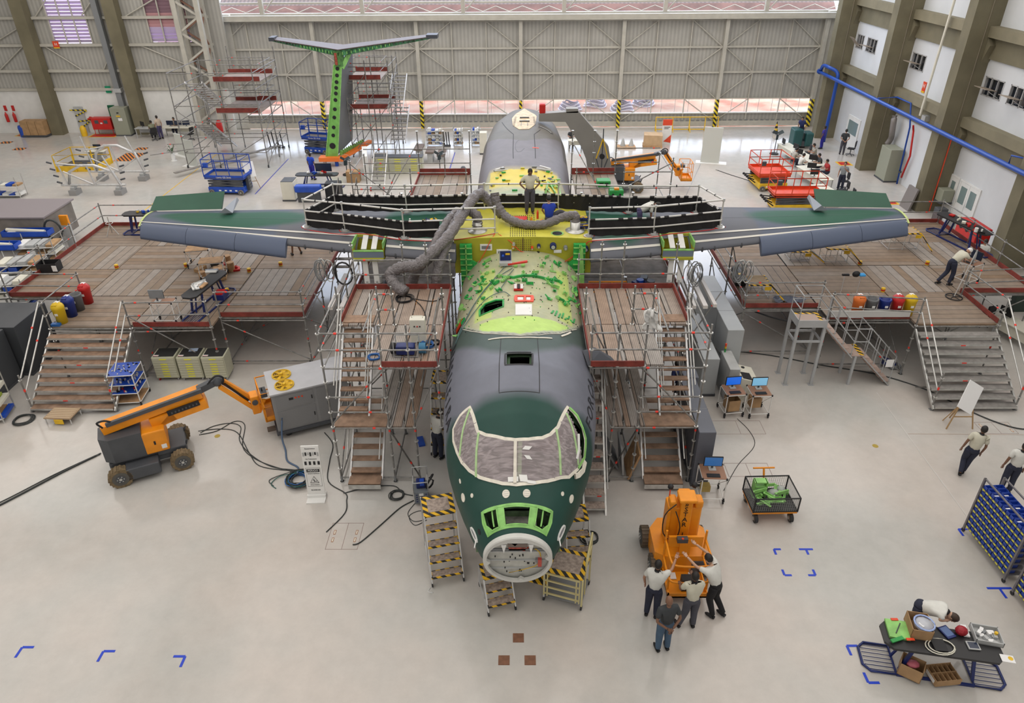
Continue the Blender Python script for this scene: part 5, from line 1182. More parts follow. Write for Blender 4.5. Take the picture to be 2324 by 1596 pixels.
def cabinet(name,lab,x0,x1,y0,y1,z0,z1,mt,cat='cabinet',seams=(),group=None,rz=0,top=None):
 t=thing(name,lab,cat,((x0+x1)/2,(y0+y1)/2,z0),rz,group); m=MB(); a,b=(x1-x0)/2,(y1-y0)/2; m.box(-a,a,-b,b,0,z1-z0,mt,bev=.02); m.build('cabinet_body',t)
 for s in seams:m=MB(); m.box(-a-.004,a+.004,s-(y0+y1)/2-.008,s-(y0+y1)/2+.008,.05,z1-z0+.004,mgrey); m.build('seam',t)
 m=MB(); m.box(-a-.02,a+.02,-b-.02,b+.02,0,.09,dgrey); m.build('plinth',t)
 if top:m=MB(); m.box(-a+.02,a-.02,-b+.02,b-.02,z1-z0,z1-z0+.03,top); m.build('top_mat',t)
 return t
gc=mat('cabinet_light_grey',(.42,.44,.45),.45,0,.06,1); cabinet('cabinet','long row of light grey cabinets between the right tower and the platform',7.15,7.72,20.9,25.2,0,2.1,gc,seams=(22.3,23.8))
cabinet('cabinet','low light grey cabinet block behind the right tower, half hidden',6.2,6.75,20.0,23.2,0,1.5,gc)
dp=mat('panel_slate',(.115,.125,.155),.5,0,.06,1); cabinet('wall_panel','tall slate-coloured box panel right of the aircraft tower, nearest the camera',5.0,5.48,15.5,18.2,0,1.95,dp,cat='panel',seams=(16.6,)); cabinet('wall_panel','shorter slate-coloured box panel behind the nearer one',5.15,5.62,18.3,19.0,0,1.9,dp,cat='panel')
dg=mat('cabinet_charcoal',(.055,.06,.068),.5,0,.06,1); cabinet('cabinet','tall charcoal cabinet left of the left platform stairs, the farther one',-19.3,-17.6,21.4,23.3,0,2.0,dg); cabinet('cabinet','tall charcoal cabinet at the left edge, the nearer one',-20.6,-17.9,19.4,21.3,0,2.0,dg)
# drawer cabinets under the left platform
for k,x in enumerate((-12.5,-11.62,-10.75)):
 t=thing('drawer_cabinet',('leftmost','middle','rightmost')[k]+' of the three cream drawer cabinets under the left platform'+(', leaflet on top' if k==1 else ''),'cabinet',(x,21.35,0),.05,'drawer cabinets under the left platform')
 m=MB(); m.box(-.4,.4,-.33,.33,.12,.98,mat('cabinet_sage',(.50,.50,.38),.5,0,.04,2),bev=.01); m.build('cabinet_body',t)
 m=MB(); m.box(-.35,.35,-.27,.3,.98,.99,mat('mat_black',(.02,.02,.02),.8)); m.build('top_mat',t)
 for q in range(8):
  z=.16+q*.1; dr=MB(); dr.box(-.37,.37,-.35,-.33,z,z+.09,mat('cabinet_sage',(.5,.5,.38))); D=dr.build('drawer',t);
  if q not in (6,):h=MB(); h.box(-.12,.12,-.358,-.35,z+.03,z+.07,mat('yellow_label',(.75,.72,.05),.5)); h.build('drawer_label',D)
 for a in (-.33,.33):
  for b in (-.26,.26):m=MB(); m.disc((a,b,.055),(1,0,0),.055,.03,red if k==0 and a<0 else lgrey,10); m.build('caster',t)
 m=MB(); m.box(x-.34,x-.16,21.09,21.17,.99,1.0,paper); m.box(x-.34,x-.16,21.09,21.11,1.0,1.002,redor); one('paper_sheet','small printed card on the %s drawer cabinet'%('leftmost','middle','rightmost')[k],'paper',m)
m=MB(); m.box(-11.72,-11.42,21.42,21.62,.992,1.0,mat('leaflet_blue',(.45,.55,.72),.5),rz=.1); one('leaflet','pale blue leaflet lying on the middle drawer cabinet','paper',m)
# ---------------------------------------------------------------- lifts and machines
def wheel(t,c,r,w_,rz=0,hub=dgrey,tyre=None,name='wheel',treads=True):
 m=MB(); d=V3(math.cos(rz),math.sin(rz),0); c=Vector(c); ty=tyre or mat('tyre_tan',(.20,.145,.08),.9,0,.3,12)
 m.tube(c-d*w_/2,c+d*w_/2,r,ty,20)
 if treads:
  for k in range(18):a=2*PI*k/18; e=V3(-d.y,d.x,0)*math.cos(a)+V3(0,0,1)*math.sin(a); f=V3(-d.y,d.x,0)*-math.sin(a)+V3(0,0,1)*math.cos(a); m.obox(c+e*r,d*w_*.5,f*.022,e*.018,ty)
 o=m.build(name,t); m=MB(); m.tube(c-d*(w_/2+.01),c+d*(w_/2+.01),r*.72,mat('tyre_wall',(.10,.095,.085),.85),18); m.tube(c-d*(w_/2+.02),c+d*(w_/2+.02),r*.42,hub,16); m.tube(c-d*(w_/2+.03),c+d*(w_/2+.03),r*.14,steel2,8)
 for k in range(6):a=PI*k/3; e=V3(-d.y,d.x,0)*math.cos(a)*r*.28+V3(0,0,1)*math.sin(a)*r*.28; m.tube(c+e-d*(w_/2+.03),c+e+d*(w_/2+.03),.018,steel2,5)
 m.build('hub',o); return o
def boom_lift(lab,loc,rz,detail=True):
 """orange articulated boom lift; x axis runs from the counterweight to the basket"""
 t=thing('boom_lift',lab,'boom lift',loc,rz); R_=.31
 m=MB(); m.box(-.95,1.15,-.42,.42,.28,.62,dgrey,bev=.05); m.box(.35,1.15,-.5,.5,.5,.66,dgrey,bev=.03); m.box(-.55,.35,-.85,-.42,.16,.55,dgrey,bev=.03); m.build('chassis',t)
 for x in (-.72,.95):
  for y in (-.72,.66):wheel(t,(x,y,R_),R_,.26,PI/2)
 m=MB(); m.prism([(-1.0,-.35),(-.75,-.55),(.1,-.55),(.1,.45),(-.75,.45),(-1.0,.25)],.68,1.5,dgrey); m.build('counterweight',t)
 m=MB(); m.box(.08,.72,-.56,.44,.68,1.42,orange,bev=.04); m.build('battery_cover',t)
 m=MB(); m.box(.35,.4,-.575,-.56,.98,1.1,black); m.box(.52,.66,-.57,-.56,.78,.92,paper); m.build('cover_label',t)
 m=MB(); m.bar((-.85,0,1.62),(1.9,0,2.05),.42,.26,orange); m.bar((.4,-.02,1.5),(2.0,-.02,1.72),.5,.3,orange); m.add([(.5,-.27,1.3),(1.1,-.27,1.45),(1.0,-.27,1.75),(.5,.2,1.3),(1.1,.2,1.45),(1.0,.2,1.75)],[(0,1,2),(5,4,3),(0,3,4,1),(1,4,5,2)],orange); m.build('lower_boom',t)
 m=MB(); m.bar((-.7,-.22,1.82),(1.95,-.22,2.2),.09,.12,dgrey); m.bar((.9,-.27,1.72),(1.8,-.27,1.84),.06,.16,black); m.path(smooth_pts([(-.8,-.2,1.75),(-.9,-.22,1.95),(-.7,-.22,1.98),(-.5,-.22,1.85)]),.03,black,5)
 for k in range(8):m.box(1.0+k*.1,1.04+k*.1,-.31,-.29,1.70+k*.014,1.76+k*.014,dgrey)
 m.build('cable_tray',t)
 m=MB(); m.bar((1.85,0,2.1),(2.45,0,2.28),.2,.2,dgrey); m.ball((2.42,0,2.25),.17,dgrey,8); m.path(smooth_pts([(2.15,-.12,2.3),(2.4,-.12,2.5),(2.6,-.12,2.4),(2.55,-.1,2.15)]),.03,black,5); m.build('boom_elbow',t)
 m=MB(); m.bar((2.45,.08,2.3),(3.3,.08,1.25),.12,.16,orange); m.bar((2.45,-.1,2.1),(3.25,-.1,1.05),.1,.12,orange); m.bar((2.6,0,2.1),(3.15,0,1.3),.06,.06,black); m.build('jib',t)
 m=MB(); m.box(3.2,3.45,-.2,.2,.85,1.5,orange,bev=.03); m.disc((3.32,-.22,1.3),(0,1,0),.09,.05,dgrey,10); m.bar((3.4,-.15,.9),(3.6,-.15,1.3),.06,.1,orange); m.build('rotator',t)
 b=MB(); x0,x1,y0,y1=3.5,4.15,-.45,.6; b.box(x0,x1,y0,y1,.62,.68,orange); b.box(x0,x1,y0,y0+.03,.62,.8,orange); b.box(x0,x1,y1-.03,y1,.62,.8,orange); b.box(x1-.03,x1,y0,y1,.62,.8,orange); b.box(x0,x0+.05,y0,y1,.62,1.2,orange); B=b.build('basket',t)
 for z in (1.15,1.68):b=MB(); b.path([(x0,y0,z),(x1-.1,y0,z),(x1,y0+.1,z),(x1,y1-.1,z),(x1-.1,y1,z),(x0,y1,z)],.022,orange,6,True); b.build('basket_rail',t)
 for x,y in ((x0,y0),(x1,y0),(x1,y1),(x0,y1),((x0+x1)/2,y0),(x1,0)):b=MB(); b.tube((x,y,.66),(x,y,1.68),.018,orange,6); b.build('basket_post',t)
 b=MB(); b.box(x0+.02,x0+.22,-.15,.25,1.35,1.5,dgrey); b.box(x0+.08,x0+.12,0,.04,1.5,1.62,black); b.build('control_box',t)
 m=MB(); m.tube((.45,.0,1.42),(.45,0,1.5),.06,redor,8); m.build('beacon',t)
 for x,y in ((1.15,-.35),(1.15,.35)):m=MB(); m.path([(x,y-.05,.6),(x+.06,y,.72),(x,y+.05,.6)],.025,dgrey,5); m.build('tow_eye',t)
 return t
B1=boom_lift('orange articulated boom lift parked left of the grey cooling unit',(-11.2,16.55,0),.47)
text('lettering','GENERAL',.16,black,XF((0,0,0),(1,0,0),(0,0,1)),None) if 0 else None
boom_lift('orange articulated boom lift behind the right rear scaffold deck',(6.3,41.9,0),-.02)
# cooling unit
t=thing('cooling_unit','large grey cooling unit with two yellow fans on a wheeled base','machine',(-6.65,18.75,0),.42); cu=mat('unit_grey',(.25,.25,.255),.5,0,.05,2); cut=mat('unit_top',(.47,.47,.49),.4,.1,.08,1.5)
m=MB(); m.box(-1.25,1.25,-.65,.75,.3,1.68,cu,bev=.02); m.build('cabinet_body',t); m=MB(); m.box(-1.28,1.28,-.68,.78,1.68,1.73,cut); m.build('top_panel',t)
for y in (-.28,.35):
 f=MB(); c=(-.78,y,1.73); f.lathe(c,[(.30,0),(.30,.04),(.27,.04),(.27,0)],yellow,22); F=f.build('fan',t)
 f=MB(); f.disc((c[0],c[1],1.735),(0,0,1),.26,.01,mat('fan_dark',(.20,.12,.02),.6),22)
 for k in range(6):a=PI*k/3; f.obox((c[0]+.15*math.cos(a),c[1]+.15*math.sin(a),1.75),V3(math.cos(a),math.sin(a),0)*.11,V3(-math.sin(a),math.cos(a),.3)*.06,(0,0,.004),yellow)
 f.build('fan_blades',F)
 f=MB()
 for r in (.08,.14,.2,.26):f.path([(c[0]+r*math.cos(2*PI*q/18),c[1]+r*math.sin(2*PI*q/18),1.80-r*.06) for q in range(18)],.004,yellow,4,True)
 for k in range(6):a=PI*k/3+.3; f.tube((c[0],c[1],1.8),(c[0]+.29*math.cos(a),c[1]+.29*math.sin(a),1.775),.006,yellow,4)
 f.ball((c[0],c[1],1.8),.06,yellow,8,(1,1,.5)); f.build('fan_guard',F)
for x0,x1,z0,z1 in ((-1.15,-.0,.38,1.05),(-1.15,-.0,1.12,1.6),(.1,.45,.38,1.6),(.5,1.15,.38,1.6)):m=MB(); m.box(x0,x1,-.665,-.65,z0,z1,mat('unit_door',(.22,.22,.225),.5)); D=m.build('door',t); h=MB(); h.box(x1-.08,x1-.05,-.69,-.665,(z0+z1)/2-.06,(z0+z1)/2+.06,black); h.build('door_handle',D)
m=MB(); m.box(-1.255,-1.25,-.55,.65,.45,1.55,stripes('coil_fins',(.24,.17,.13),(.17,.12,.1),.03,(0,1,0))); m.build('coil_panel',t)
m=MB();
for x in (-.55,-.45,-.35):m.disc((x,-.67,1.45),(0,1,0),.03,.02,redor,8)
m.box(-.75,-.62,-.672,-.66,1.4,1.48,black); m.build('control_button',t)
m=MB(); m.box(-1.3,1.3,-.7,.8,.2,.3,dgrey); m.box(-1.55,-1.3,-.3,-.15,.15,.25,mat('rail_brown',(.12,.09,.07),.7)); m.build('base_frame',t)
for x in (-.95,.95):
 for y in (-.5,.6):m=MB(); m.disc((x,y,.1),(0,1,0),.1,.07,rubber,12); m.build('caster',t)
 # scissor lifts
def scissor(lab,loc,rz,L=2.0,W=.85,deck_z=.95,body=blue,base=blue,txt=None,name='scissor_lift',rail_=1.0,tilt=True):
 t=thing(name,lab,'scissor lift',loc,rz)
 m=MB(); m.box(-L/2+.1,L/2-.1,-W/2,W/2,.14,.48,base,bev=.03); m.build('chassis',t)
 for x in (-L/2+.3,L/2-.3):
  for y in (-W/2,W/2):wheel(t,(x,y,.17),.17,.1,PI/2,dgrey,mat('tyre_grey',(.22,.2,.18),.8),treads=False)
 m=MB(); n=3; h=(deck_z-.5)/n
 for k in range(n):
  for y in (-W/2+.08,W/2-.08):
   z=.48+h*k; m.bar((-L/2+.15,y,z+.02),(L/2-.15,y,z+h),.05,.1,dgrey); m.bar((L/2-.15,y+.05,z+.02),(-L/2+.15,y+.05,z+h),.05,.1,mgrey)
 m.build('scissor_arms',t)
 m=MB(); m.box(-L/2,L/2,-W/2,W/2,deck_z,deck_z+.05,mat('lift_deck',(.20,.17,.14),.7) if body==blue else body)
 for a in ((-L/2,L/2,-W/2,-W/2+.03),(-L/2,L/2,W/2-.03,W/2),(-L/2,-L/2+.03,-W/2,W/2),(L/2-.03,L/2,-W/2,W/2)):m.box(*a,deck_z-.04,deck_z+.2,body)
 m.build('platform',t)
 for z in (deck_z+.2+rail_*.42,deck_z+.2+rail_*.85):m=MB(); m.path([(-L/2,-W/2,z),(L/2,-W/2,z),(L/2,W/2,z),(-L/2,W/2,z)],.03,body,5,True); m.build('guard_rail',t)
 for k in range(4):
  x=-L/2+L*k/3
  for y in (-W/2,W/2):m=MB(); m.tube((x,y,deck_z+.1),(x,y,deck_z+.2+rail_*.85),.028,body,5); m.build('rail_post',t)
 m=MB(); m.box(L/2-.1,L/2+.08,-.2,.2,.2,deck_z,dgrey)
 for k in range(4):m.tube((L/2+.1,-.2,.25+k*.18),(L/2+.1,.2,.25+k*.18),.014,mgrey,5)
 m.build('ladder',t); m=MB(); m.box(-L/2+.05,-L/2+.3,-W/2+.02,-W/2+.2,deck_z+.65,deck_z+.9,body if body==blue else dgrey); m.build('control_box',t)
 m=MB();
 for x in (-.45,-.1,.2,.55):m.box(x,x+.14,-W/2-.006,-W/2,.24,.32,paper)
 m.build('warning_labels',t)
 if txt:bpy.context.view_layer.update(); X=Matrix.LocRotScale(Vector(loc),Quaternion((0,0,1),rz),V3(1,1,1))@XF((0,-W/2-.008,deck_z+.08),(1,0,0),(0,0,1)); text('lettering',txt,.15,white,X,t)
 return t
scissor('near blue scissor lift with GS-2646 on its side, on the open floor left',(-17.4,41.7,0),-.08,2.4,1.3,1.0,txt='Genie GS-2646',rail_=1.1)
scissor('farther blue scissor lift with GS-1930 on its side, left of the green fin',(-14.0,50.2,0),-.25,2.0,1.2,1.05,txt='Genie GS-1930',rail_=1.1)
rl1=scissor('red and yellow scissor lift, the nearer of the pair by the desks',(15.5,38.2,0),0,2.7,1.3,.95,redor,yellow,rail_=1.0); rl2=scissor('red and yellow scissor lift, the farther of the pair by the desks',(15.3,42.3,0),.05,1.9,2.0,.9,redor,yellow,rail_=1.0)
for rt,x0 in ((rl1,-1.3),(rl2,-.95)):
 m=MB()
 for k in range(4):m.tube((x0,-.5+k*.25,.4+.1*k),(x0-.45,-.5+k*.3,.7),.035,black,6); m.ball((x0-.45,-.5+k*.3,.7),.08,black,6)
 m.build('outrigger_levers',rt)
 # orange mast lift with its cage
t=thing('mast_lift','orange vertical mast lift with a cage, STAR 1 on its mast','mast lift',(4.02,12.3,0),0)
m=MB(); m.prism([(3.35,12.3),(3.6,12.15),(4.5,12.15),(4.72,12.3),(4.72,13.1),(4.4,13.45),(3.6,13.45),(3.35,13.1)],.22,.78,orange); m.box(4.25,4.72,12.12,12.9,.22,.62,dgrey,bev=.02); m.build('base_housing',t,True)
for x,y in ((3.38,12.35),(4.66,12.35),(3.3,13.3),(4.7,13.3)):q=wheel(t,(x-4.02,y-12.3,.27),.27,.2,0,dgrey,mat('tyre_brown',(.13,.10,.07),.85))
m=MB(); m.box(3.60,4.42,12.55,12.95,.78,2.0,orange,bev=.05); m.box(3.58,3.66,12.5,12.56,.9,1.9,orange); m.build('tower_cover',t,True)
m=MB(); m.box(3.87,4.15,12.45,12.9,.5,2.3,orange,bev=.02); m.build('mast',t,True)
m=MB(); m.box(3.80,4.22,12.35,12.75,2.3,2.4,orange,bev=.03); m.box(3.62,3.8,12.5,12.8,2.0,2.22,orange,bev=.05); m.box(4.22,4.42,12.5,12.8,2.0,2.22,orange,bev=.05); m.build('mast_head',t,True)
m=MB(); m.tube((3.64,12.75,2.2),(3.64,12.75,2.42),.015,redor,6); m.ball((3.64,12.75,2.48),.075,black,8); m.build('beacon',t,True); m=MB(); m.ball((4.25,12.9,2.4),.08,black,8); m.build('mast_knob',t,True)
for i,c in enumerate(('\u00bb','S','T','A','R','','1')):
 if c:text('lettering',c,.19,black,XF((4.0,12.443,2.2-i*.165),(1,0,0),(0,0,1)),t)
m=MB(); m.path(smooth_pts([(3.75,12.45,2.2),(3.5,12.4,1.9),(3.52,12.4,1.3),(3.8,12.4,1.05),(3.9,12.4,1.5),(3.75,12.42,2.0)]),.014,black,5); m.build('hose',t,True)
m=MB(); m.box(3.55,4.5,11.4,12.25,.2,.25,orange); m.box(3.55,4.5,11.4,11.43,.2,.35,orange); m.box(3.55,3.58,11.4,12.25,.2,.35,orange); m.box(4.47,4.5,11.4,12.25,.2,.35,orange); m.build('cage_floor',t,True)
m=MB(); m.box(3.62,4.45,12.2,12.26,1.05,1.38,orange); m.box(3.62,4.45,12.2,12.26,.25,.4,orange); m.box(3.9,4.16,12.18,12.3,.25,1.3,orange); m.build('cage_back',t,True)
m=MB(); m.box(3.80,4.05,12.08,12.2,1.3,1.42,dgrey); m.disc((3.92,12.1,1.43),(0,0,1),.03,.02,redor,8); m.build('control_box',t,True)
for z in (.75,1.3):m=MB(); m.path(smooth_pts([(3.55,12.2,z),(3.55,11.55,z),(3.7,11.4,z-.02),(4.35,11.4,z-.02),(4.5,11.55,z),(4.5,12.2,z)]),.028,orange,6); m.build('cage_rail',t,True)
for x,y in ((3.55,12.2),(3.56,11.55),(4.49,11.55),(4.5,12.2)):m=MB(); m.tube((x,y,.25),(x,y,1.6 if y>12 else 1.3),.028,orange,6); m.build('cage_post',t,True)
m=MB(); m.box(3.9,4.14,11.55,11.75,.25,.62,black); m.box(3.66,3.86,11.9,12.1,.26,.28,paper); m.box(4.18,4.4,11.9,12.1,.26,.28,paper); m.build('cage_step',t,True)
# mesh-sided trolley with green parts
t=thing('mesh_trolley','orange-based trolley with black mesh sides full of green parts','trolley',(6.9,14.5,0),.03)
m=MB(); m.box(-.6,.6,-.45,.45,.32,.38,orange); m.box(-.5,.5,-.3,.3,.2,.32,orange); m.tube((0,.45,.3),(0,.75,.9),.03,orange,6); m.tube((-.3,.75,.9),(.3,.75,.9),.025,orange,6); m.build('base',t)
for x in (-.48,.48):
 for y in (-.4,.4):wheel(t,(x,y,.13),.13,.08,0,mat('hub_brown',(.2,.1,.05),.6),rubber,treads=False)
def meshpanel(m,a,b,z0,z1,mt,d=.055):
 a,b=V3(*a,0),V3(*b,0); L=(b-a).length; n=int(L/d)
 for i in range(n+1):p=a.lerp(b,i/n); m.tube(p+V3(0,0,z0),p+V3(0,0,z1),.004,mt,3,cap=False)
 k=int((z1-z0)/d)
 for i in range(k+1):z=z0+(z1-z0)*i/k; m.tube(a+V3(0,0,z),b+V3(0,0,z),.004,mt,3,cap=False)
for a,b in (((-.6,-.45),(.6,-.45)),((.6,-.45),(.6,.45)),((.6,.45),(-.6,.45)),((-.6,.45),(-.6,-.45))):
 m=MB(); meshpanel(m,a,b,.4,.86,mat('mesh_grey',(.3,.3,.3),.5));
 for z in (.4,.86):m.tube((*a,z),(*b,z),.02,black,6)
 m.tube((*a,.38),(*a,.87),.02,black,6); m.build('mesh_side',t)
m=MB(); m.box(-.58,.58,-.43,.43,.38,.4,black); m.build('tray_floor',t)
random.seed(9)
for k in range(16):
 x,y,z=-.38+.052*k,random.uniform(-.3,.3),random.uniform(.46,.8); m=MB(); a=random.uniform(0,PI); d=V3(math.cos(a),math.sin(a),random.uniform(-.4,.5)).normalized(); s=d.cross(V3(0,0,1)).normalized(); L=random.uniform(.12,.26)
 m.obox((0,0,0),d*L,s*.03,d.cross(s)*.01,lgreen); m.obox(s*.03,d*L*.8,s*.006,d.cross(s)*.05,lgreen)
 if k%3==0:m.obox(d*L*.7,s*.1,d*.02,V3(0,0,.04),lgreen)
 o=one('green_part','pale green bracket in the mesh trolley, %s from the left'%('first','second','third','fourth','fifth','sixth','seventh','eighth','ninth','tenth','eleventh','twelfth','thirteenth','fourteenth','fifteenth','sixteenth')[k],'part',m,'green brackets in the mesh trolley',(0,0,0)); o.location=(6.9+x,14.5+y,z)
t2=thing('green_fixture','upright green ladder-shaped fixture standing in the mesh trolley','part',(6.62,14.68,.4))
m=MB()
for x in (-.16,.16):m.box(x-.02,x+.02,-.1,.1,0,.55,lgreen)
for k in range(4):m.box(-.16,.16,-.1,.1,.04+k*.16,.07+k*.16,lgreen)
m.build('frame',t2); m=MB(); m.ball((7.0,14.6,.55),.18,mat('clear_bag',(.6,.62,.62),.3,alpha=.6),8,(1,.8,.7)); m.ball((7.25,14.75,.52),.14,mat('clear_bag',(.6,.62,.62)),8); one('plastic_bag','clear plastic bag among the green parts in the trolley','bag',m)
# nose steps with hazard edges
dia=mat('tread_plate',(.42,.34,.29),.5,.2,.3,14)
def haz_step(m,x0,x1,y0,y1,z,rim=.07):
 m.box(x0,x1,y0,y1,z-.04,z,haz_x); m.box(x0+rim,x1-rim,y0+rim,y1-rim,z,z+.006,dia)
t=thing('step_stand','tall wheeled step stand with hazard-striped edges left of the aircraft nose','steps',(-1.88,12.6,0),.24)
def local_stand(t,W,D,tops,frame_m=alu,w0=0):
 n=len(tops)
 for i,(z,y0,y1,rim) in enumerate(tops):m=MB(); haz_step(m,-W/2,W/2,y0,y1,z,rim); m.build('tread',t)
 ys=[y for q in tops for y in q[1:3]]; zt=tops[-1][0]
 for x in (-W/2,W/2):
  m=MB(); m.bar((x,min(ys),.1),(x,tops[-1][1],zt),.03,.05,frame_m); m.bar((x,max(ys),.1),(x,max(ys),zt),.035,.035,frame_m); m.bar((x,min(ys),.12),(x,max(ys),.12),.03,.04,frame_m); m.bar((x,tops[-1][1],.12),(x,tops[-1][1],zt),.03,.03,frame_m); m.build('side_frame',t)
  for y in (min(ys),max(ys)):m=MB(); m.disc((x,y,.06),(1,0,0),.06,.035,rubber,10); m.build('caster',t)
local_stand(t,.78,1.6,[(.28,-.62,-.38,.03),(.62,-.45,-.21,.03),(.97,-.28,-.04,.03),(1.32,-.1,.14,.03),(1.66,.08,.78,.12)])
m=MB(); m.path(smooth_pts([(-.42,-.7,.1),(-.52,-.85,.12),(-.4,-.9,.1)]),.012,alu,5); m.build('brake_handle',t)
t=thing('step_stand','small two-step stand with striped edges directly below the nose','steps',(-.5,11.55,0),.28); local_stand(t,.66,.9,[(.28,-.42,-.18,.02),(.52,-.2,.05,.02),(.78,-.02,.48,.07)])
t=thing('work_stand','wheeled work stand with yellow rails and striped top right of the nose','work stand',(1.18,11.75,0),-.32)
m=MB(); haz_step(m,-.46,.46,-.4,.4,1.02,.12); m.build('top_deck',t)
m=MB(); m.prism([(-.46,0),(-1.05,.1),(-1.05,.5),(-.46,.4)],.52,.56,haz_x); m.box(-1.1,-.46,-.25,.1,.3,.34,haz_x); m.build('side_step',t)
ye=mat('rail_pale_yellow',(.62,.55,.28),.5)
for x in (-.46,.46):
 for y in (-.4,.4):m=MB(); m.box(x-.02,x+.02,y-.02,y+.02,.1,1.0 if not (x>0) else 1.75 if y>0 else 1.0,ye if x>0 else alu); m.build('leg',t); m=MB(); m.disc((x,y,.06),(1,0,0),.06,.04,rubber,10); m.build('caster',t)
m=MB(); m.tube((.46,.4,1.75),(.46,-.1,1.35),.022,ye,6); m.tube((.46,-.1,1.35),(.46,-.1,.2),.02,ye,6); m.tube((.46,.4,1.35),(.46,-.1,1.1),.018,ye,6); m.build('side_rail',t)
m=MB();
for z in (.95,.72,.5,.28):m.box(-.46,.4,-.43,-.40,z-.02,z+.02,ye)
for x in (-.46,-.38,.32,.4):m.box(x-.015,x+.015,-.43,-.40,.2,.95,ye)
m.build('front_rail',t); m=MB(); m.box(-.46,.46,-.4,.4,.14,.16,mgrey); m.build('lower_shelf',t)
t=thing('step_stand','hazard-striped steps behind the nose on the right, with a red case on top','steps',(1.5,13.2,0),.1); local_stand(t,.6,1.0,[(.3,-.5,-.26,.03),(.65,-.3,-.06,.03),(1.0,-.08,.5,.1)])
t=thing('stairs_unit','metal stairs with brown treads leading up to the right nose door','stairs',(2.1,14.4,0)); stairs(t,1.82,2.42,14.35,.0,17.2,3.0,11,dia,.26,lip=True)
for x in (1.82,2.42):tubep(t,(x,14.4,.9),(x,17.2,3.9),'handrail',.02,0,steel2)
for y,z in ((17.2,3.0),(15.8,1.5)):
 for x in (1.82,2.42):tubep(t,(x,y,0),(x,y,z),'leg',.02,0)
t=thing('step_stand','striped steps between the left tower and the fuselage, behind the reader','steps',(-2.35,17.9,0),0); local_stand(t,.6,1.8,[(.4,-1.0,-.7,.03),(.8,-.75,-.45,.03),(1.2,-.5,-.2,.03),(1.6,-.25,.05,.03),(2.0,0,.7,.1)])
# ---------------------------------------------------------------- on and around the wings
sheet=mat('black_sheet',(.010,.009,.010),.75,bump=.3,bs=5); tubew=mat('rail_bright',(.62,.61,.58),.35,.3,.1,4)
def susp(t,P,Q,zb,front=True,sheet_=True,top=True):
 P,Q=Vector((*P,0)),Vector((*Q,0)); up= lambda v,z:v+V3(0,0,z)
 if top:
  m=MB(); m.tube(up(P,zb+1.0),up(Q,zb+1.0),.032,tubew,7)
  for f in (.33,.66):q=P.lerp(Q,f); d=(Q-P).normalized()*.02; m.tube(up(q-d,zb+1.0),up(q+d,zb+1.0),.04,black,7)
  m.build('guard_rail',t,True)
 for z in (.6,.3):m=MB(); m.tube(up(P,zb+z)-(n0:=V3(-(Q-P).y,(Q-P).x,0).normalized()*(.0 if z>.5 else .045)),up(Q,zb+z)-n0,.028,tubew,7); m.build('guard_rail',t,True)
 if sheet_:
  n=V3(-(Q-P).y,(Q-P).x,0).normalized()*.04; m=MB(); L=(Q-P).length; k=max(2,int(L/.28))
  vs=[]
  for i in range(k*2+1):q=P.lerp(Q,i/(k*2)); w=n*math.sin(i*1.7)*.6; vs+=[up(q+n*.2,zb+.56),up(q+w,zb+.28),up(q+w*1.5,zb+.01)]
  m.add(vs,[(i*3+j,i*3+3+j,i*3+4+j,i*3+1+j) for i in range(k*2) for j in (0,1)],sheet)
  for i in range(k):
   if random.random()<.78:a,b=P.lerp(Q,(i+.1)/k),P.lerp(Q,(i+.62)/k); m.tube(up(a,zb+.59),up(b,zb+.59),.045,sheet,7)
  m.build('black_sheet',t,True)
def suspost(t,x,y,zb,z0=.03):
 m=MB(); m.tube((x,y,zb+z0),(x,y,zb+1.05),.026,tubew,7); m.tube((x,y,zb+.95),(x,y,zb+1.05),.045,steel2,7); m.tube((x,y,zb+.2),(x,y,zb+.3),.04,steel2,7); m.build('post',t,True)
 m=MB(); m.disc((x,y,zb+.03),(0,0,1),.17,.03,steel2,16); m.disc((x,y,zb+.055),(0,0,1),.1,.03,lgrey,12); m.bar((x-.1,y,zb+.07),(x+.1,y+.05,zb+.09),.03,.04,steel2)
 m.build('suction_foot',t,True)
 m=MB(); m.path([(x+.2*math.cos(a),y+.16*math.sin(a),zb+.02) for a in (0,.8,1.6,2.4,3.2,4,4.8)],.014,red,5); m.build('air_hose',t,True)
random.seed(2)
t=thing('suction_guardrail','silver guardrail with black sheeting on the left wing top','guardrail',(-4.5,23.5,4.9)); zb=4.92
FL=[(-7.35,23.3),(-5.95,22.95),(-3.8,22.25),(-.75,22.45)]; RL=[(-7.2,24.6),(-6.7,24.95),(-4.05,24.75),(-1.2,24.9)]
for p in FL+RL[1:]:suspost(t,*p,zb)
susp(t,FL[0],FL[1],zb); susp(t,FL[1],FL[2],zb); susp(t,FL[2],FL[3],zb,sheet_=False); susp(t,FL[0],(-6.7,24.95),zb); susp(t,RL[1],RL[2],zb); susp(t,RL[2],RL[3],zb); susp(t,FL[2],(-2.6,22.35),zb,top=False)
t=thing('suction_guardrail','silver guardrail with black sheeting on the right wing top','guardrail',(4.5,23.5,4.9))
FR=[(2.4,22.35),(4.6,22.5),(7.0,23.1)]; RR=[(6.5,24.6),(4.05,24.6),(1.5,24.9)]
for p in FR+RR:suspost(t,*p,zb)
susp(t,FR[0],FR[1],zb); susp(t,FR[1],FR[2],zb); susp(t,FR[2],RR[0],zb); susp(t,RR[0],RR[1],zb); susp(t,RR[1],RR[2],zb)
t=thing('suction_guardrail','silver guardrail with black sheeting across the back of the wing box','guardrail',(0,25,5)); susp(t,(-1.2,24.9),(1.5,24.9),zb);
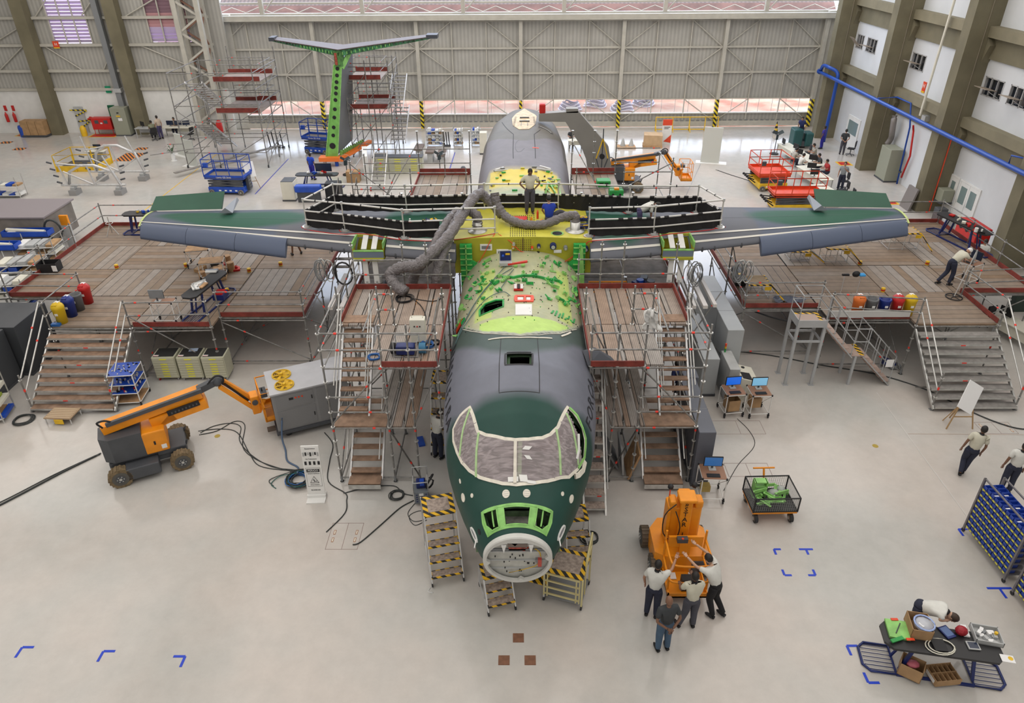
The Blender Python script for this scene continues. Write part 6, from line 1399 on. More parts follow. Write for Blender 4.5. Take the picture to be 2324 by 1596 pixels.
m=MB(); m.path(smooth_pts([(-7.4,23.1,zb),(-6.1,22.7,zb-.02),(-5.2,22.6,zb+.03),(-3.8,22.1,zb),(-2.2,22.05,zb+.02),(-.75,22.3,5.06)]),.015,red,5); one('air_hose','red air hose lying along the left wing leading edge','hose',m)
m=MB(); m.path(smooth_pts([(-.75,22.3,5.06),(-.9,22.07,4.9),(-1.1,22.0,4.5),(-1.4,21.9,4.0)]),.014,redor,5); m.path(smooth_pts([(-.65,22.3,5.06),(-.2,22.05,4.85),(.1,22.0,4.55),(.5,22.0,4.48)]),.014,redor,5); one('air_hose','orange air hose hanging down the yellow front of the wing box','hose',m)
m=MB(); m.path(smooth_pts([(7.1,23.2,zb),(6.6,22.9,zb),(5.2,22.5,zb+.02),(4.4,22.25,zb),(2.6,22.0,zb),(2.3,22.0,4.8),(1.9,21.95,4.4),(1.6,21.9,4.2)]),.015,red,5); one('air_hose','red air hose lying along the right wing leading edge','hose',m)
def duct(lab,pts,r=.17):
 m=MB(); P=smooth_pts(pts,9); dm=mat('duct_fabric',(.17,.155,.16),.36,0,.15,9,bump=1.0,bs=16); rs=[r*(1+.10*math.sin(i*2.1)+.06*math.sin(i*.9)) for i in range(len(P))]; m.path(P,rs,dm,14); one('air_duct',lab,'duct',m)
duct('dark crinkled air duct draped over the rail and down to the left tower',[(-.5,23.5,5.25),(-1.0,23.8,5.7),(-1.35,23.7,5.95),(-1.75,22.7,5.75),(-2.2,21.3,5.4),(-2.75,20.5,5.1),(-3.15,20.15,4.9),(-3.6,20.1,4.85),(-3.95,20.05,4.65),(-3.8,19.8,4.38),(-3.45,19.6,4.24)],.18)
duct('dark crinkled air duct from the left collar of the wing box down past the tower',[(-1.36,22.75,5.15),(-1.38,22.8,5.5),(-1.75,22.9,5.65),(-2.05,22.2,5.5),(-2.3,21.3,5.1),(-2.5,20.7,4.7),(-2.62,20.5,4.1),(-2.65,20.5,3.6)],.17)
duct('dark crinkled air duct lying across the wing box to the right collar',[(1.97,22.75,5.2),(1.95,22.8,5.5),(1.55,22.9,5.4),(.95,22.85,5.18),(.35,22.85,5.16),(-.15,23.1,5.2),(-.5,23.4,5.35),(-.72,23.6,5.7),(-.78,23.7,6.0)],.15)
duct('dark crinkled air duct curled on the left of the others under the wing',[(-2.0,23.0,5.6),(-2.3,22.3,5.5),(-2.6,21.4,5.2),(-2.85,20.9,4.8),(-3.2,20.7,4.5),(-3.4,20.8,4.0),(-3.4,20.8,3.4)],.16)
m=MB(); m.box(-.35,.35,23.55,23.9,5.0,5.08,mat('red_case',(.65,.03,.02),.5),bev=.02); m.box(.1,.3,23.53,23.56,5.02,5.06,black); one('tool_case','flat red case on the wing box beside the sitting person','case',m)
for lab,x,y,c in (('orange bottle on the wing box nearest the red case',.5,23.6,orange),('tall orange tube standing behind the sitting person',.72,23.8,redor),('small orange cone-topped bottle beside the blue shirt',.85,23.4,orange)):
 m=MB(); h=.32 if 'tall' in lab else .14; m.lathe((x,y,5.02),[(.04,0),(.04,h*.7),(.015,h),(0,h)],c,10); one('bottle',lab,'bottle',m)
def harness(lab,x,y,z):
 m=MB(); random.seed(int(abs(x)*10))
 for k in range(9):a=random.uniform(0,6.28); q=[(x+random.uniform(-.25,.25),y+random.uniform(-.12,.12),z+random.uniform(.02,.16)) for _ in range(5)]; m.path(smooth_pts(q,3),.03,yellow if k%2 else navy,5)
 one('safety_harness',lab,'harness',m)
harness('yellow and black safety harness heaped on the left wing',-3.1,23.7,4.9); harness('yellow and black safety harness at the right end of the wing box',2.3,22.9,4.98); harness('yellow and black harness by the feet of the sitting person',2.25,23.6,5.0)
m=MB(); m.lathe((-3.7,23.1,4.95),[(.06,0),(.06,.2),(.03,.26),(0,.26)],red,10); m.tube((-3.7,23.1,5.2),(-3.7,23.1,5.3),.03,white); one('spray_bottle','red and white bottle standing on the left wing by the rail post','bottle',m)
# things lying on the bare fuselage
def onskin(y,t,off):return S(y,t,off)
t=thing('parts_tray','grey open case of tools with blue lid standing on the bare fuselage top','case',S(20.9,101.5,.05)); t.rotation_euler=(0,0,.05)
m=MB(); m.box(-.2,.2,-.12,.12,0,.1,lgrey); m.box(-.2,.2,.1,.14,.05,.45,lgrey); m.build('tray',t); m=MB(); m.box(-.17,.17,.085,.1,.1,.42,navy); m.ball((-.08,.08,.27),.05,blue,8); m.box(0,.14,.07,.09,.3,.36,yellow); m.build('tray_contents',t)
m=MB(); p=S(20.8,93,.08); m.X=Matrix.LocRotScale(p,Quaternion((0,1,0),-.1),V3(1,1,1)); m.prism([(-.28,-.05),(.35,.02),(.35,.12),(-.1,.03),(-.28,.02)],0,.05,mat('red_case',(.65,.03,.02))); m.box(-.1,.02,-.1,.05,-.06,0,lgreen); m.box(.14,.26,-.1,.05,-.06,0,lgreen); one('red_cover','bent red cover sheet beside the tool case on the fuselage','cover',m)
m=MB(); p=S(19.1,91.5,.02); m.box(p.x-.14,p.x+.14,p.y-.16,p.y+.16,p.z,p.z+.06,red)
for i in range(3):
 for j in range(5):m.box(p.x-.13+i*.095,p.x-.05+i*.095,p.y-.14+j*.06,p.y-.095+j*.06,p.z+.06,p.z+.085,white if i!=1 else black)
one('drill_bit_case','small red and white fastener case on the fuselage top','case',m)
m=MB(); random.seed(1)
for s in ([(21.0,100),(20.2,108),(19.2,122),(18.0,138),(17.2,148)],[(20.6,96),(19.8,112),(18.6,130),(17.4,150)],[(20.5,95),(20.0,99),(19.6,101),(19.2,104),(19.0,103)],[(18.6,97),(18.9,103),(18.6,118),(17.6,138),(17.0,150)]):m.path(smooth_pts([S(y,t_,.04) for y,t_ in s],5),.012,mat('cable_teal',(.05,.12,.13),.5),5)
one('cable','thin teal and black cables trailing over the left shoulder of the fuselage','cable',m)
m=MB(); p=S(17.9,146,.05); m.obox(p,(.08,.16,.1),(.01,.03,-.02),(0,.02,.06),redor); one('orange_clamp','orange clamp on the left shoulder of the fuselage','clamp',m)
m=MB()
for q in range(3):o=S(28.3,66-q*9,.05);
m.path([S(29.3,66,.06),S(27.6,70,.06),S(27.6,46,.06),S(29.1,50,.06),S(29.3,66,.06)],.045,lgreen,5); m.path([S(29.3,64,.06),S(27.7,50,.06)],.04,lgreen,5); m.path([S(28.5,68,.06),S(27.6,55,.06)],.03,lgreen,5); one('triangular_frame','pale green triangular frame lying on the rear fuselage right','frame',m)
# deck clutter on the towers
t=thing('control_cabinet','beige control cabinet standing on the left tower deck','cabinet',(-2.75,17.0,4.0),.0); m=MB(); m.box(-.21,.21,-.12,.12,.05,.75,cream,bev=.015); m.build('cabinet_body',t); m=MB()
for x in (-.08,0,.07):m.disc((x,-.13,.55),(0,1,0),.02,.02,black if x else red,8)
m.build('button',t); m=MB(); m.path([(-.15,0,.76),(-.15,0,.82),(.15,0,.82),(.15,0,.76)],.012,cream,5); m.build('lifting_handle',t)
def welder(lab,x,y,z,w_=.32,h=.3):
 t=thing('air_unit',lab,'machine',(x,y,z)); m=MB(); a=w_
 for p in ((-a,-.2),(a,-.2),(a,.2),(-a,.2)):m.tube((*p,0),(*p,h*1.6),.015,lgrey,5)
 for zz in (0.02,h*1.6):m.path([(-a,-.2,zz),(a,-.2,zz),(a,.2,zz),(-a,.2,zz)],.015,lgrey,5,True)
 m.build('frame',t); m=MB(); m.box(-a+.04,a-.1,-.15,.15,.04,h,navy,bev=.03); m.build('motor_body',t); m=MB(); m.tube((a+.02,0,.18),(a+.2,0,.18),.15,mat('teal_blue',(.03,.16,.30),.5),12); m.build('tank',t)
 m=MB(); m.tube((-a-.1,0,.18),(-a,0,.18),.16,rubber,12); m.build('hose_drum',t)
welder('blue and black pump unit in a grey frame on the left tower deck',-3.0,16.35,4.0)
def coil(lab,x,y,z,r,mt,n=4,flat=1.0):
 m=MB(); random.seed(int(x*7+y))
 for k in range(n):q=r*random.uniform(.82,1.05); a=random.uniform(-.03,.03); m.path([(x+a+q*math.cos(i*PI/9),y+a+q*flat*math.sin(i*PI/9),z+.012+.014*k+.01*math.sin(i)) for i in range(18)],.014,mt,5,True)
 return one('cable_coil',lab,'cable',m)
hb=mat('hose_blue',(.02,.12,.38),.4); coil('coil of blue hose on the edge plank of the left tower',-3.85,16.15,4.0,.16,hb); coil('coil of blue hose behind the rail right of the pump unit',-2.5,16.75,4.0,.17,hb,6); coil('black hose coil at the inner edge of the left tower deck',-2.3,16.9,4.0,.14,black); coil('black hose coil below the hanging ducts on the left tower',-3.5,19.55,4.0,.26,black,5)
m=MB(); m.path(smooth_pts([(-3.2,19.5,4.02),(-2.9,19.0,4.02),(-2.7,18.2,4.03),(-2.9,17.4,4.02),(-2.7,17.0,4.02)]),.014,black,5); m.path(smooth_pts([(-3.3,19.6,4.02),(-2.6,19.4,4.02),(-2.3,19.7,4.02)]),.014,black,5); one('cable','black cable winding over the left tower deck','cable',m)
m=MB(); random.seed(8); c=(3.72,16.95,4.75)
vs=[];
for i in range(9):
 for j in range(7):u,v=i/8,j/6; vs.append((c[0]-.25+.5*u*(1-.4*v)+random.uniform(-.05,.05),c[1]+random.uniform(-.1,.1),c[2]-.3+v*.6-.25*abs(u-.5)))
m.add(vs,[(i*7+j,i*7+7+j,i*7+8+j,i*7+j+1) for i in range(8) for j in range(6)],white,True); o=one('white_cloth','crumpled white cloth hung over the rail of the right tower','cloth',m); sm_=o.modifiers.new('t','SOLIDIFY'); sm_.thickness=.03
m=MB(); m.add([(1.85,15.7,4.02),(2.65,15.75,4.02),(2.5,16.1,4.05),(2.1,16.5,4.1),(1.75,16.3,4.12),(2.2,16.1,4.2)],[(0,1,5),(1,2,5),(2,3,5),(3,4,5),(4,0,5)],mat('slate_cloth',(.06,.065,.08),.8)); one('dark_cloth','dark slate cloth lying at the front corner of the right tower deck','cloth',m)
def crate_frame(lab,x0,x1,y0,y1,z,mt=yellow):
 m=MB(); m.path([(x0,y0,z+.35),(x1,y0,z+.35),(x1,y1,z+.35),(x0,y1,z+.35)],.03,mt,6,True); m.path([(x0+.1,y0,z+.02),(x1-.1,y0,z+.02),(x1-.1,y1,z+.02),(x0+.1,y1,z+.02)],.03,mt,6,True); xm_=x0+(x1-x0)*.62; m.box(xm_,x1-.08,y0,y1,z,z+.05,mt); m.box(xm_-.02,xm_,y0,y1,z,z+.35,mt)
 for x in (x0,x1):m.tube((x,y0,z+.35),(x+(.1 if x==x0 else -.1),y0,z),.025,mt,5)
 return one('lift_cage',lab,'cage',m)
crate_frame('orange-yellow lift cage standing behind the right tower',2.45,3.75,21.2,22.0,3.05,orange); crate_frame('orange-yellow lift cage half hidden by the ducts behind the left tower',-3.5,-2.5,21.0,21.8,3.05,orange)
random.seed(31)
ORD=('first','second','third','fourth','fifth','sixth','seventh','eighth','ninth','tenth','eleventh','twelfth','thirteenth','fourteenth','fifteenth','sixteenth')
CN={'navy':'navy','black':'black','dark':'grey','blue':'blue','white':'white','light':'pale','cream':'cream','cardboard':'cardboard','wood':'wooden','orange':'orange','red':'red','yellow':'yellow'}
def clutter(lab,cx,cy,z,n,cols,group,sx=.5,sy=.5,s=.12,name='part_box',cat='part'):
 pos=sorted((cx+random.uniform(-sx,sx),cy+random.uniform(-sy,sy)) for _ in range(n))
 for k in range(n):
  m=MB(); a,b,h=(random.uniform(.4,1.2)*s for _ in range(3)); kk=k%3; c=random.choice(cols)
  if kk==0:m.box(-a,a,-b,b,0,h,c,bev=.01)
  elif kk==1:m.tube((0,0,0),(0,0,h*1.5),a*.6,c,10)
  else:m.box(-a,a,-b*.6,b*.6,0,h*.6,c); m.tube((0,0,h*.6),(a*.5,0,h),b*.3,c,7)
  o=m.build(name); o.location=(*pos[k],z); o.rotation_euler=(0,0,random.uniform(0,3)); tag(o,'%s %s, %s from left among the %s'%(CN[c.name.split('_')[0]],('block','can','tool')[kk],ORD[k],group),cat,group)
clutter('dark tool or part lying on the deck behind the right tower',4.6,22.3,3.02,9,[navy,black,dgrey,blue],'tools on the deck behind the right tower',.5,.6,.2,'tool','tool')
clutter('dark tool or part lying on the deck behind the left tower',-4.6,22.3,3.02,6,[white,black,dgrey],'tools on the deck behind the left tower',.5,.6,.14,'tool','tool')
for lab,x,z0,n in (('coil of pale hoses hanging below the left wing',-6.7,3.6,7),('coil of grey hoses hanging below the right wing near the engine bay',6.1,3.4,6),('coil of dark hoses hanging below the right wing farther out',7.8,3.5,7)):
 m=MB(); random.seed(n)
 for k in range(n):r=random.uniform(.22,.38); dx=random.uniform(-.2,.2); m.path([(x+dx+r*.55*math.cos(i*PI/7),22.3+random.uniform(-.03,.03)+.1*k*.2,z0+r*1.3*math.sin(i*PI/7)+.1) for i in range(14)],.02,steel2 if k%2 else mgrey,5,True)
 one('hanging_hoses',lab,'hose',m)
m=MB(); m.path([(-6.0+.3*math.cos(i*PI/8),22.2,3.65+.42*math.sin(i*PI/8)) for i in range(16)],.03,black,6,True); one('hanging_hoses','single large black hose loop below the left wing','hose',m)
# green tools behind
m=MB(); m.box(3.5,4.1,30.2,30.7,4.0,4.28,green,bev=.03); m.box(3.6,3.78,30.18,30.22,4.1,4.2,black); m.box(3.85,4.0,30.18,30.22,4.1,4.2,black); one('green_tool_case','green tool case with dark windows on the right rear deck','case',m)
m=MB(); m.box(3.9,4.5,28.9,29.4,4.0,4.3,green,bev=.04); m.disc((4.05,28.88,4.12),(0,1,0),.05,.02,black,10); m.disc((4.35,28.88,4.12),(0,1,0),.05,.02,black,10); m.box(4.1,4.3,28.95,29.1,4.3,4.38,orange); one('green_tool_case','green tool case with two round holes, nearer the wing on the right rear deck','case',m)
# hoist arm behind on the right with the red hook block
t=thing('hoist_arm','large grey bent gantry arm right of the rear fuselage with a red cap','gantry',(4.8,37.0,0)); gm=mat('gantry_grey',(.27,.26,.24),.5,0,.06,1)
m=MB(); m.prism([(1.12,5.28),(1.12,5.66),(3.11,5.78),(4.75,3.99),(5.25,1.62),(5.25,0),(4.3,0),(3.95,1.62),(3.63,3.3),(3.32,4.0),(2.48,5.25)],36.8,37.25,gm,Matrix(((1,0,0,0),(0,0,1,0),(0,1,0,0),(0,0,0,1)))); m.box(2.5,3.1,36.8,37.25,5.7,5.9,gm); m.build('arm',t,True); m=MB(); m.box(3.9,5.6,36.2,38,0,.3,gm); m.box(5.3,5.7,36.5,37.6,.3,1.2,mat('gantry_dark',(.13,.16,.17),.5),bev=.05); m.build('base',t,True)
m=MB(); m.box(1.14,1.45,36.85,37.2,5.64,6.12,red,bev=.06); m.build('red_cap',t,True)
t=thing('hook_stand','yellow triangular hook frame hanging left of the grey gantry arm','hook',(4.6,36,0)); m=MB()
for s in (-1,1):m.bar((4.35,36,4.6),(4.35+s*.3,36,3.6),.07,.05,yellow); m.bar((4.35+s*.3,36,3.6),(4.35,36,2.7),.05,.05,dgrey)
m.tube((4.35,36,0),(4.35,36,5.1),.03,dgrey,6); m.disc((4.35,36,3.7),(0,1,0),.14,.1,black,10); m.build('frame',t,True)
# tail fin and stabiliser
t=thing('tail_assembly','T-tail assembly with bare green fin spar standing left of the aircraft','tail',(-12.2,47,0))
fgr=mat('fin_grey',(.15,.16,.17),.5,0,.08,1); m=MB()
m.add([(-12.78,47,.62),(-12.0,47,.62),(-11.0,47,6.4),(-11.48,47,6.4),(-12.78,47.15,.62),(-12.0,47.15,.62),(-11.0,47.15,6.4),(-11.48,47.15,6.4)],[(0,1,2,3),(7,6,5,4),(0,3,7,4),(1,5,6,2),(2,6,7,3),(0,4,5,1)],mat('fin_green',(.22,.55,.12),.5,0,.2,2))
for x0,z0,x1,z1 in ((-12.78,.62,-11.48,6.4),(-12.0,.62,-11.0,6.4)):m.bar((x0,46.98,z0),(x1,46.98,z1),.07,.06,lgreen)
m.build('front_spar',t,True)
for k,f in enumerate((.12,.24,.33,.44,.53,.63,.70,.76,.82,.89,.96)):
 m=MB(); x=-12.39+1.15*f; z=.62+5.78*f; m.disc((x,46.99,z),(0,1,0),.12 if k else .2,.03,black,14); m.build('lightening_hole',t,True)
m=MB(); m.add([(-12.0,47.1,.7),(-11.0,47.1,6.6),(-10.75,49.6,6.9),(-11.6,50.2,.9),(-12.3,47.1,.7),(-11.3,47.1,6.6),(-10.95,49.6,6.9),(-11.8,50.2,.9)],[(0,3,2,1),(4,5,6,7),(0,1,5,4),(3,7,6,2),(1,2,6,5),(0,4,7,3)],fgr); m.build('fin_skin',t,True)
m=MB(); m.box(-11.4,-10.9,46.9,47.5,6.3,7.2,mat('fin_head',(.08,.22,.06),.6,0,.5,6)); m.bar((-11.0,47,6.2),(-10.5,47.6,7.1),.08,.3,lgreen); m.box(-11.35,-11.2,46.85,46.95,6.4,7.1,mat('red_wiring',(.35,.06,.04))); m.build('fin_head',t,True)
brn=mat('stabiliser_brown',(.085,.058,.05),.5,0,.1,1)
for s,xt,zt in ((-1,-15.55,7.85),(1,-5.35,7.95)):
 n=MB(); xc_=-11.1; za=7.3
 n.add([(xc_,46.9,za),(xt,48.1,zt-.08),(xt,48.7,zt),(xc_,48.6,za+.06),(xc_,46.9,za-.05),(xt,48.1,zt-.14),(xt,48.7,zt-.06),(xc_,48.6,za)],[(0,3,2,1) if s>0 else (0,1,2,3),(4,5,6,7),(0,1,5,4),(1,2,6,5),(2,3,7,6)],brn); n.build('stabiliser_skin',t,True)
 n=MB(); n.add([(xc_,46.95,za),(xt,48.12,zt-.1),(xt,48.2,zt-.22),(xc_,47.0,za-.42),(xc_,47.2,za-.42),(xc_,47.2,za)],[(0,1,2,3),(3,2,4)],mat('stab_green',(.06,.22,.10),.6,0,.7,5));
 for k in range(22):f=k/22; x=xc_+(xt-xc_)*f; y=46.9+1.2*f; z=za-.25+(zt-za)*f+.12*f; n.box(x-.02,x+.02,y-.02,y+.05,z-.10+.06*f,z+.06,lgreen if f<.55 else dgrey)
 n.build('stabiliser_spar',t,True)
 n=MB(); n.box(xt-.35 if s>0 else xt-.1,xt+.35 if s>0 else xt+.25,48.0,48.9,zt-.2,zt+.02,mat('tip_navy',(.05,.055,.07),.5)); n.build('tip_cap',t,True)
m=MB(); m.box(-13.2,-11.6,46.6,47.3,.36,.62,redor if 0 else mat('stand_orange',(.85,.20,.03),.5)); m.bar((-11.8,46.9,.5),(-10.4,50.4,.7),.35,.2,mat('stand_orange',(.85,.2,.03))); m.build('stand_beam',t,True)
for x,y,mt in ((-12.9,46.9,lgrey),(-12.1,46.9,blue),(-10.9,49,lgrey),(-11.0,47.4,lgrey)):m=MB(); m.box(x-.1,x+.1,y-.1,y+.1,0,.4,mt); m.build('stand_leg',t,True)
m=MB()
for k in range(12):f=k/12; x=-11.85+1.0*f; y=47.2+3*f; m.bar((x,y,.62),(x+.12,y-.05,.95),.03,.2,lgreen)
m.build('root_ribs',t,True)
# ---------------------------------------------------------------- platform things
def bin_(lab,x,y,z,mt,lid='swing',group=None,rz=0):
 t=thing('waste_bin',lab,'bin',(x,y,z),rz,group); m=MB(); m.lathe((0,0,0),[(0,0),(.17,0),(.2,.55),(.21,.57),(.21,.6)],mt,20); m.build('bin_body',t)
 m=MB()
 if lid=='swing':m.lathe((0,0,.6),[(.215,0),(.215,.03),(.19,.10),(.12,.17),(0,.2)],mt,18); m.box(-.08,.08,-.17,-.02,.62,.76,black if 0 else mt); m.box(-.07,.07,-.02,.12,.70,.79,paper)
 else:m.lathe((0,0,.6),[(.215,0),(.215,.04),(.17,.04),(.17,-.1),(0,-.1)],mt,18)
 m.build('bin_lid',t); m=MB(); m.box(-.05,.05,-.205,-.18,.36,.44,white if mt is not yellow else black); m.build('recycling_mark',t); return t
gb=mat('bin_grey',(.13,.135,.14),.5); bb=mat('bin_blue',(.01,.03,.22),.4); by=mat('bin_yellow',(.70,.47,.01),.45); br=mat('bin_red',(.55,.02,.02),.4); bo=mat('bin_orange',(.75,.18,.03),.45)
G1='recycling bins on the left platform'; bin_('yellow bin at the top of the left platform stairs',-16.05,21.75,2,by,group=G1); bin_('dark blue bin between the yellow and grey bins on the left platform',-15.98,22.25,2,bb,group=G1); bin_('grey bin with open top between the blue and red bins on the left platform',-15.95,22.7,2,gb,'open',G1); bin_('red bin farthest back on the left platform',-15.92,23.25,2,br,group=G1)
G2='recycling bins on the right platform'
for k,(mt,lab,ld) in enumerate(((bo,'orange bin leftmost in the row on the right platform','swing'),(gb,'grey open-topped bin second in the row on the right platform','open'),(bb,'dark blue open-topped bin in the middle of the row','open'),(br,'red bin between the blue and yellow bins on the right platform','swing'),(by,'golden yellow bin at the right end of the row','swing'))):bin_(lab,12.0+k*.45,22.15,2,mt,ld,G2)
m=MB(); m.tube((-16.15,21.55,2.1),(-16.1,21.6,2.5),.012,alu,5); m.box(-16.3,-16.0,21.45,21.6,2.0,2.09,mat('hose_blue',(.02,.12,.38))); one('broom','small blue broom lying in front of the yellow bin','broom',m)
def work_table(lab,loc,rz,L=2.2,D=.65,H_=.9,base=navy,rounded=True,legs=True):
 """dark-topped table on a blue sledge base with barred ends"""
 t=thing('work_table',lab,'table',loc,rz); m=MB(); c=.15; x,y=L/2,D/2
 m.prism([(-x+c,-y),(x-c,-y),(x,-y+c),(x,y-c),(x-c,y),(-x+c,y),(-x,y-c),(-x,-y+c)],H_-.06,H_,mat('table_black',(.02,.02,.022),.45)); m.build('tabletop',t)
 for s in (-1,1):
  m=MB(); m.bar((s*x*.62,-y*.8,.12),(s*x*.5,-y*.7,H_-.06),.06,.06,base); m.bar((s*x*.62,y*.8,.12),(s*x*.5,y*.7,H_-.06),.06,.06,base); m.bar((s*x*.55,0,H_-.1),(s*x*.72,0,.14),.04,.04,base); m.build('leg',t)
  m=MB(); m.path([(s*x*.66,-y,.03),(s*x*1.1,-y,.03),(s*x*1.22,-y*.6,.03),(s*x*1.22,y*.6,.03),(s*x*1.1,y,.03),(s*x*.66,y,.03)],.03,base,6,True)
  for k in range(7):yy=-y*.85+1.7*y*k/6; m.tube((s*x*.68,yy,.03),(s*x*1.18,yy,.03),.01,base,4)
  m.build('barred_end',t)
 for yy in (-y,y):m=MB(); m.bar((-x*.66,yy,.03),(x*.66,yy,.03),.05,.06,base); m.build('base_rail',t)
 return t
TB=work_table('dark-topped work table on a blue sledge base at the bottom right',(9.0,9.75,0),-.17,2.35,.72,.85)
m=MB(); m.box(7.98,8.4,9.78,10.25,.85,.9,lgreen,rz=-.2); one('green_folder','bright green sheet assembly on the left end of the bottom right table','folder',m,loc=(8.2,10,.85))
m=MB(); m.box(7.9,8.2,9.7,9.78,.9,.93,green,rz=.3); m.box(8.15,8.3,10.22,10.28,.9,.915,redor); m.box(8.25,8.42,9.72,9.78,.9,.915,redor); m.tube((8.1,9.9,.91),(8.3,10.15,.91),.012,dgrey,5); one('green_tool','green and orange clips around the green sheet on the table','tool',m)
cbox('open cardboard box beside the green sheet on the bottom right table',8.62,10.02,.85,.42,.5,.28,-.2,True)
m=MB(); m.ball((8.68,9.98,1.08),.2,mat('bag_clear',(.6,.62,.68),.25,alpha=.75),10,(1,1,.5)); m.path([(8.68+.2*math.cos(i*PI/8),9.98+.2*math.sin(i*PI/8),1.14) for i in range(16)],.02,mat('cable_pale_blue',(.35,.45,.75),.4),5,True); m.box(8.55,8.75,9.9,10.02,1.12,1.16,paper,rz=.5); one('bagged_cable','clear bag of pale blue cable in the cardboard box on the table','bag',m)
person('person in pale polo bowed over the bottom right table writing on a tablet',(8.95,10.62,0),-2.2,'white','navy','light',hairb,lean=72,pel=(0,0,.9),la=((-.26,.42,.98),(-.06,.52,.90)),ra=((.26,.42,.98),(.02,.62,.90)),head=(0,.14,-.07))
for lab,x,y,a,b,h,mt,rz in (('blue-screened tablet under the hand of the bowed person',9.22,9.95,.22,.3,.03,navy,.3),('black tablet lying on coiled tubing on the table',8.88,9.62,.26,.3,.05,black,-.1),('black tablet with pale frame right of the table middle',9.6,9.62,.24,.2,.03,lgrey,-.1),('yellow and white certificate card on the right end of the table',10.15,9.32,.26,.18,.012,paper,-.2),('white box lid behind the red cup on the table',9.62,9.98,.12,.3,.04,paper,-.2)):
 m=MB(); m.box(x-a/2,x+a/2,y-b/2,y+b/2,.86,.86+h,mt,rz=rz,bev=.005);
 if 'pale frame' in lab:m.box(x-a*.4,x+a*.4,y-b*.38,y+b*.38,.86+h,.862+h,screen_d,rz=rz)
 if 'blue-screened' in lab:m.box(x-a*.4,x+a*.4,y-b*.35,y+b*.4,.86+h,.862+h,mat('screen_slate',(.06,.12,.3),.2),rz=rz)
 if 'certificate' in lab:m.disc((x+.06,y,.86+h),(0,0,1),.05,.004,yellow,12)
 one('tablet' if 'tablet' in lab else 'card',lab,'tablet' if 'tablet' in lab else 'card',m,loc=(x,y,.86))
m=MB(); m.ball((9.5,9.93,.95),.13,mat('red_bag',(.32,.01,.02),.5,bump=.4),10,(1,.9,.8)); one('red_bag','dark red crumpled bag in the middle of the bottom right table','bag',m)
t=thing('parts_tray','grey tray of bagged parts on the right end of the table','tray',(10.0,9.85,.85),-.22); m=MB(); m.box(-.27,.27,-.22,.22,0,.02,lgrey)
for a in ((-.27,-.25,-.22,.22),(.25,.27,-.22,.22),(-.27,.27,-.22,-.2),(-.27,.27,.2,.22)):m.box(*a,0,.12,lgrey)
m.build('tray',t); m=MB(); random.seed(6)
for k in range(16):x,y=random.uniform(-.2,.2),random.uniform(-.16,.16); m.box(x-.05,x+.05,y-.035,y+.035,.02,.06+random.random()*.05,random.choice((paper,lgrey,paper,mgrey)),rz=random.uniform(0,3))
m.tube((.18,.04,.05),(.18,.04,.15),.035,yellow,10); m.build('bagged_parts',t)
m=MB(); m.path([(8.9+.3*math.cos(i*PI/9),9.6+.2*math.sin(i*PI/9),.87) for i in range(18)],.012,cream,5,True); m.path([(8.92+.26*math.cos(i*PI/9),9.6+.17*math.sin(i*PI/9),.885) for i in range(18)],.012,cream,5,True); one('tubing_coil','coil of cream tubing under the black tablet','tubing',m)
cbox('open cardboard box with white tape on the table base, left',8.45,9.55,.06,.45,.35,.34,-.6,True); m=MB(); m.ball((8.45,9.55,.36),.12,mat('pink_bag',(.5,.12,.16),.5),8,(1.2,.9,.5)); one('pink_bag','pinkish red bag inside the taped cardboard box','bag',m)
t=thing('divided_box','low cardboard box divided into ten compartments on the table base','box',(9.1,9.45,.06),.1); m=MB()
m.box(-.28,.28,-.2,.2,0,.01,cardb)
for x in (-.28,-.17,-.06,.05,.16,.27):m.box(x-.005,x+.005,-.2,.2,0,.16,cardb)
for y in (-.2,0,.2):m.box(-.28,.28,y-.005,y+.005,0,.17,cardb)
m.box(-.286,-.281,-.14,.14,.02,.12,paper); m.build('box_body',t)
# racks of blue bins
def rack(lab,loc,rz,L=2.3,D=.5,H_=1.85,rows=8):
 t=thing('bin_rack',lab,'rack',loc,rz); fr=mat('rack_grey',(.20,.19,.20),.5,.4,.1,6)
 for x in (-L/2,L/2):
  for y in (-D/2,D/2):m=MB(); m.box(x-.025,x+.025,y-.025,y+.025,.1,H_,fr); m.build('upright',t); m=MB(); m.disc((x,y,.055),(0,1,0),.055,.035,rubber,10); m.build('caster',t)
 for k in range(rows):
  z=.24+k*(H_-.36)/rows*1.0; f=MB(); f.box(-L/2,L/2,-D/2,D/2,z-.015,z,fr); f.box(-L/2,L/2,-D/2-.012,-D/2,z-.03,z+.03,fr)
  for q in range(12):x=-L/2+.1+q*(L-.2)/11; f.box(x-.04,x+.04,-D/2-.016,-D/2-.011,z-.015,z+.02,mat('yellow_label',(.75,.72,.05)))
  S_=f.build('shelf',t)
  f=MB(); n=11
  for q in range(n):
   x0=-L/2+.04+q*(L-.08)/n; x1=x0+(L-.08)/n-.015
   for y0,y1 in ((-D/2+.01,-.01),(.01,D/2-.01)):
    if k<rows-1 and y0>0:continue
    f.box(x0,x1,y0,y1,z,z+.012,bbm)
    for a in ((x0,x0+.01,y0,y1),(x1-.01,x1,y0,y1),(x0,x1,y0,y0+.01),(x0,x1,y1-.01,y1)):f.box(*a,z,z+.11,bbm)
    if (q+k)%3==0:f.box(x0+.03,x1-.04,y0+.05,y1-.06,z+.02,z+.06,paper)
  f.build('blue_bins',S_)
 m=MB(); m.box(-L/2,L/2,-D/2-.02,-D/2+.02,H_-.03,H_,fr); m.box(-L/2,L/2,D/2-.02,D/2+.02,H_-.03,H_,fr); m.build('top_rail',t); return t
bbm=mat('bin_cobalt',(.015,.06,.38),.4)
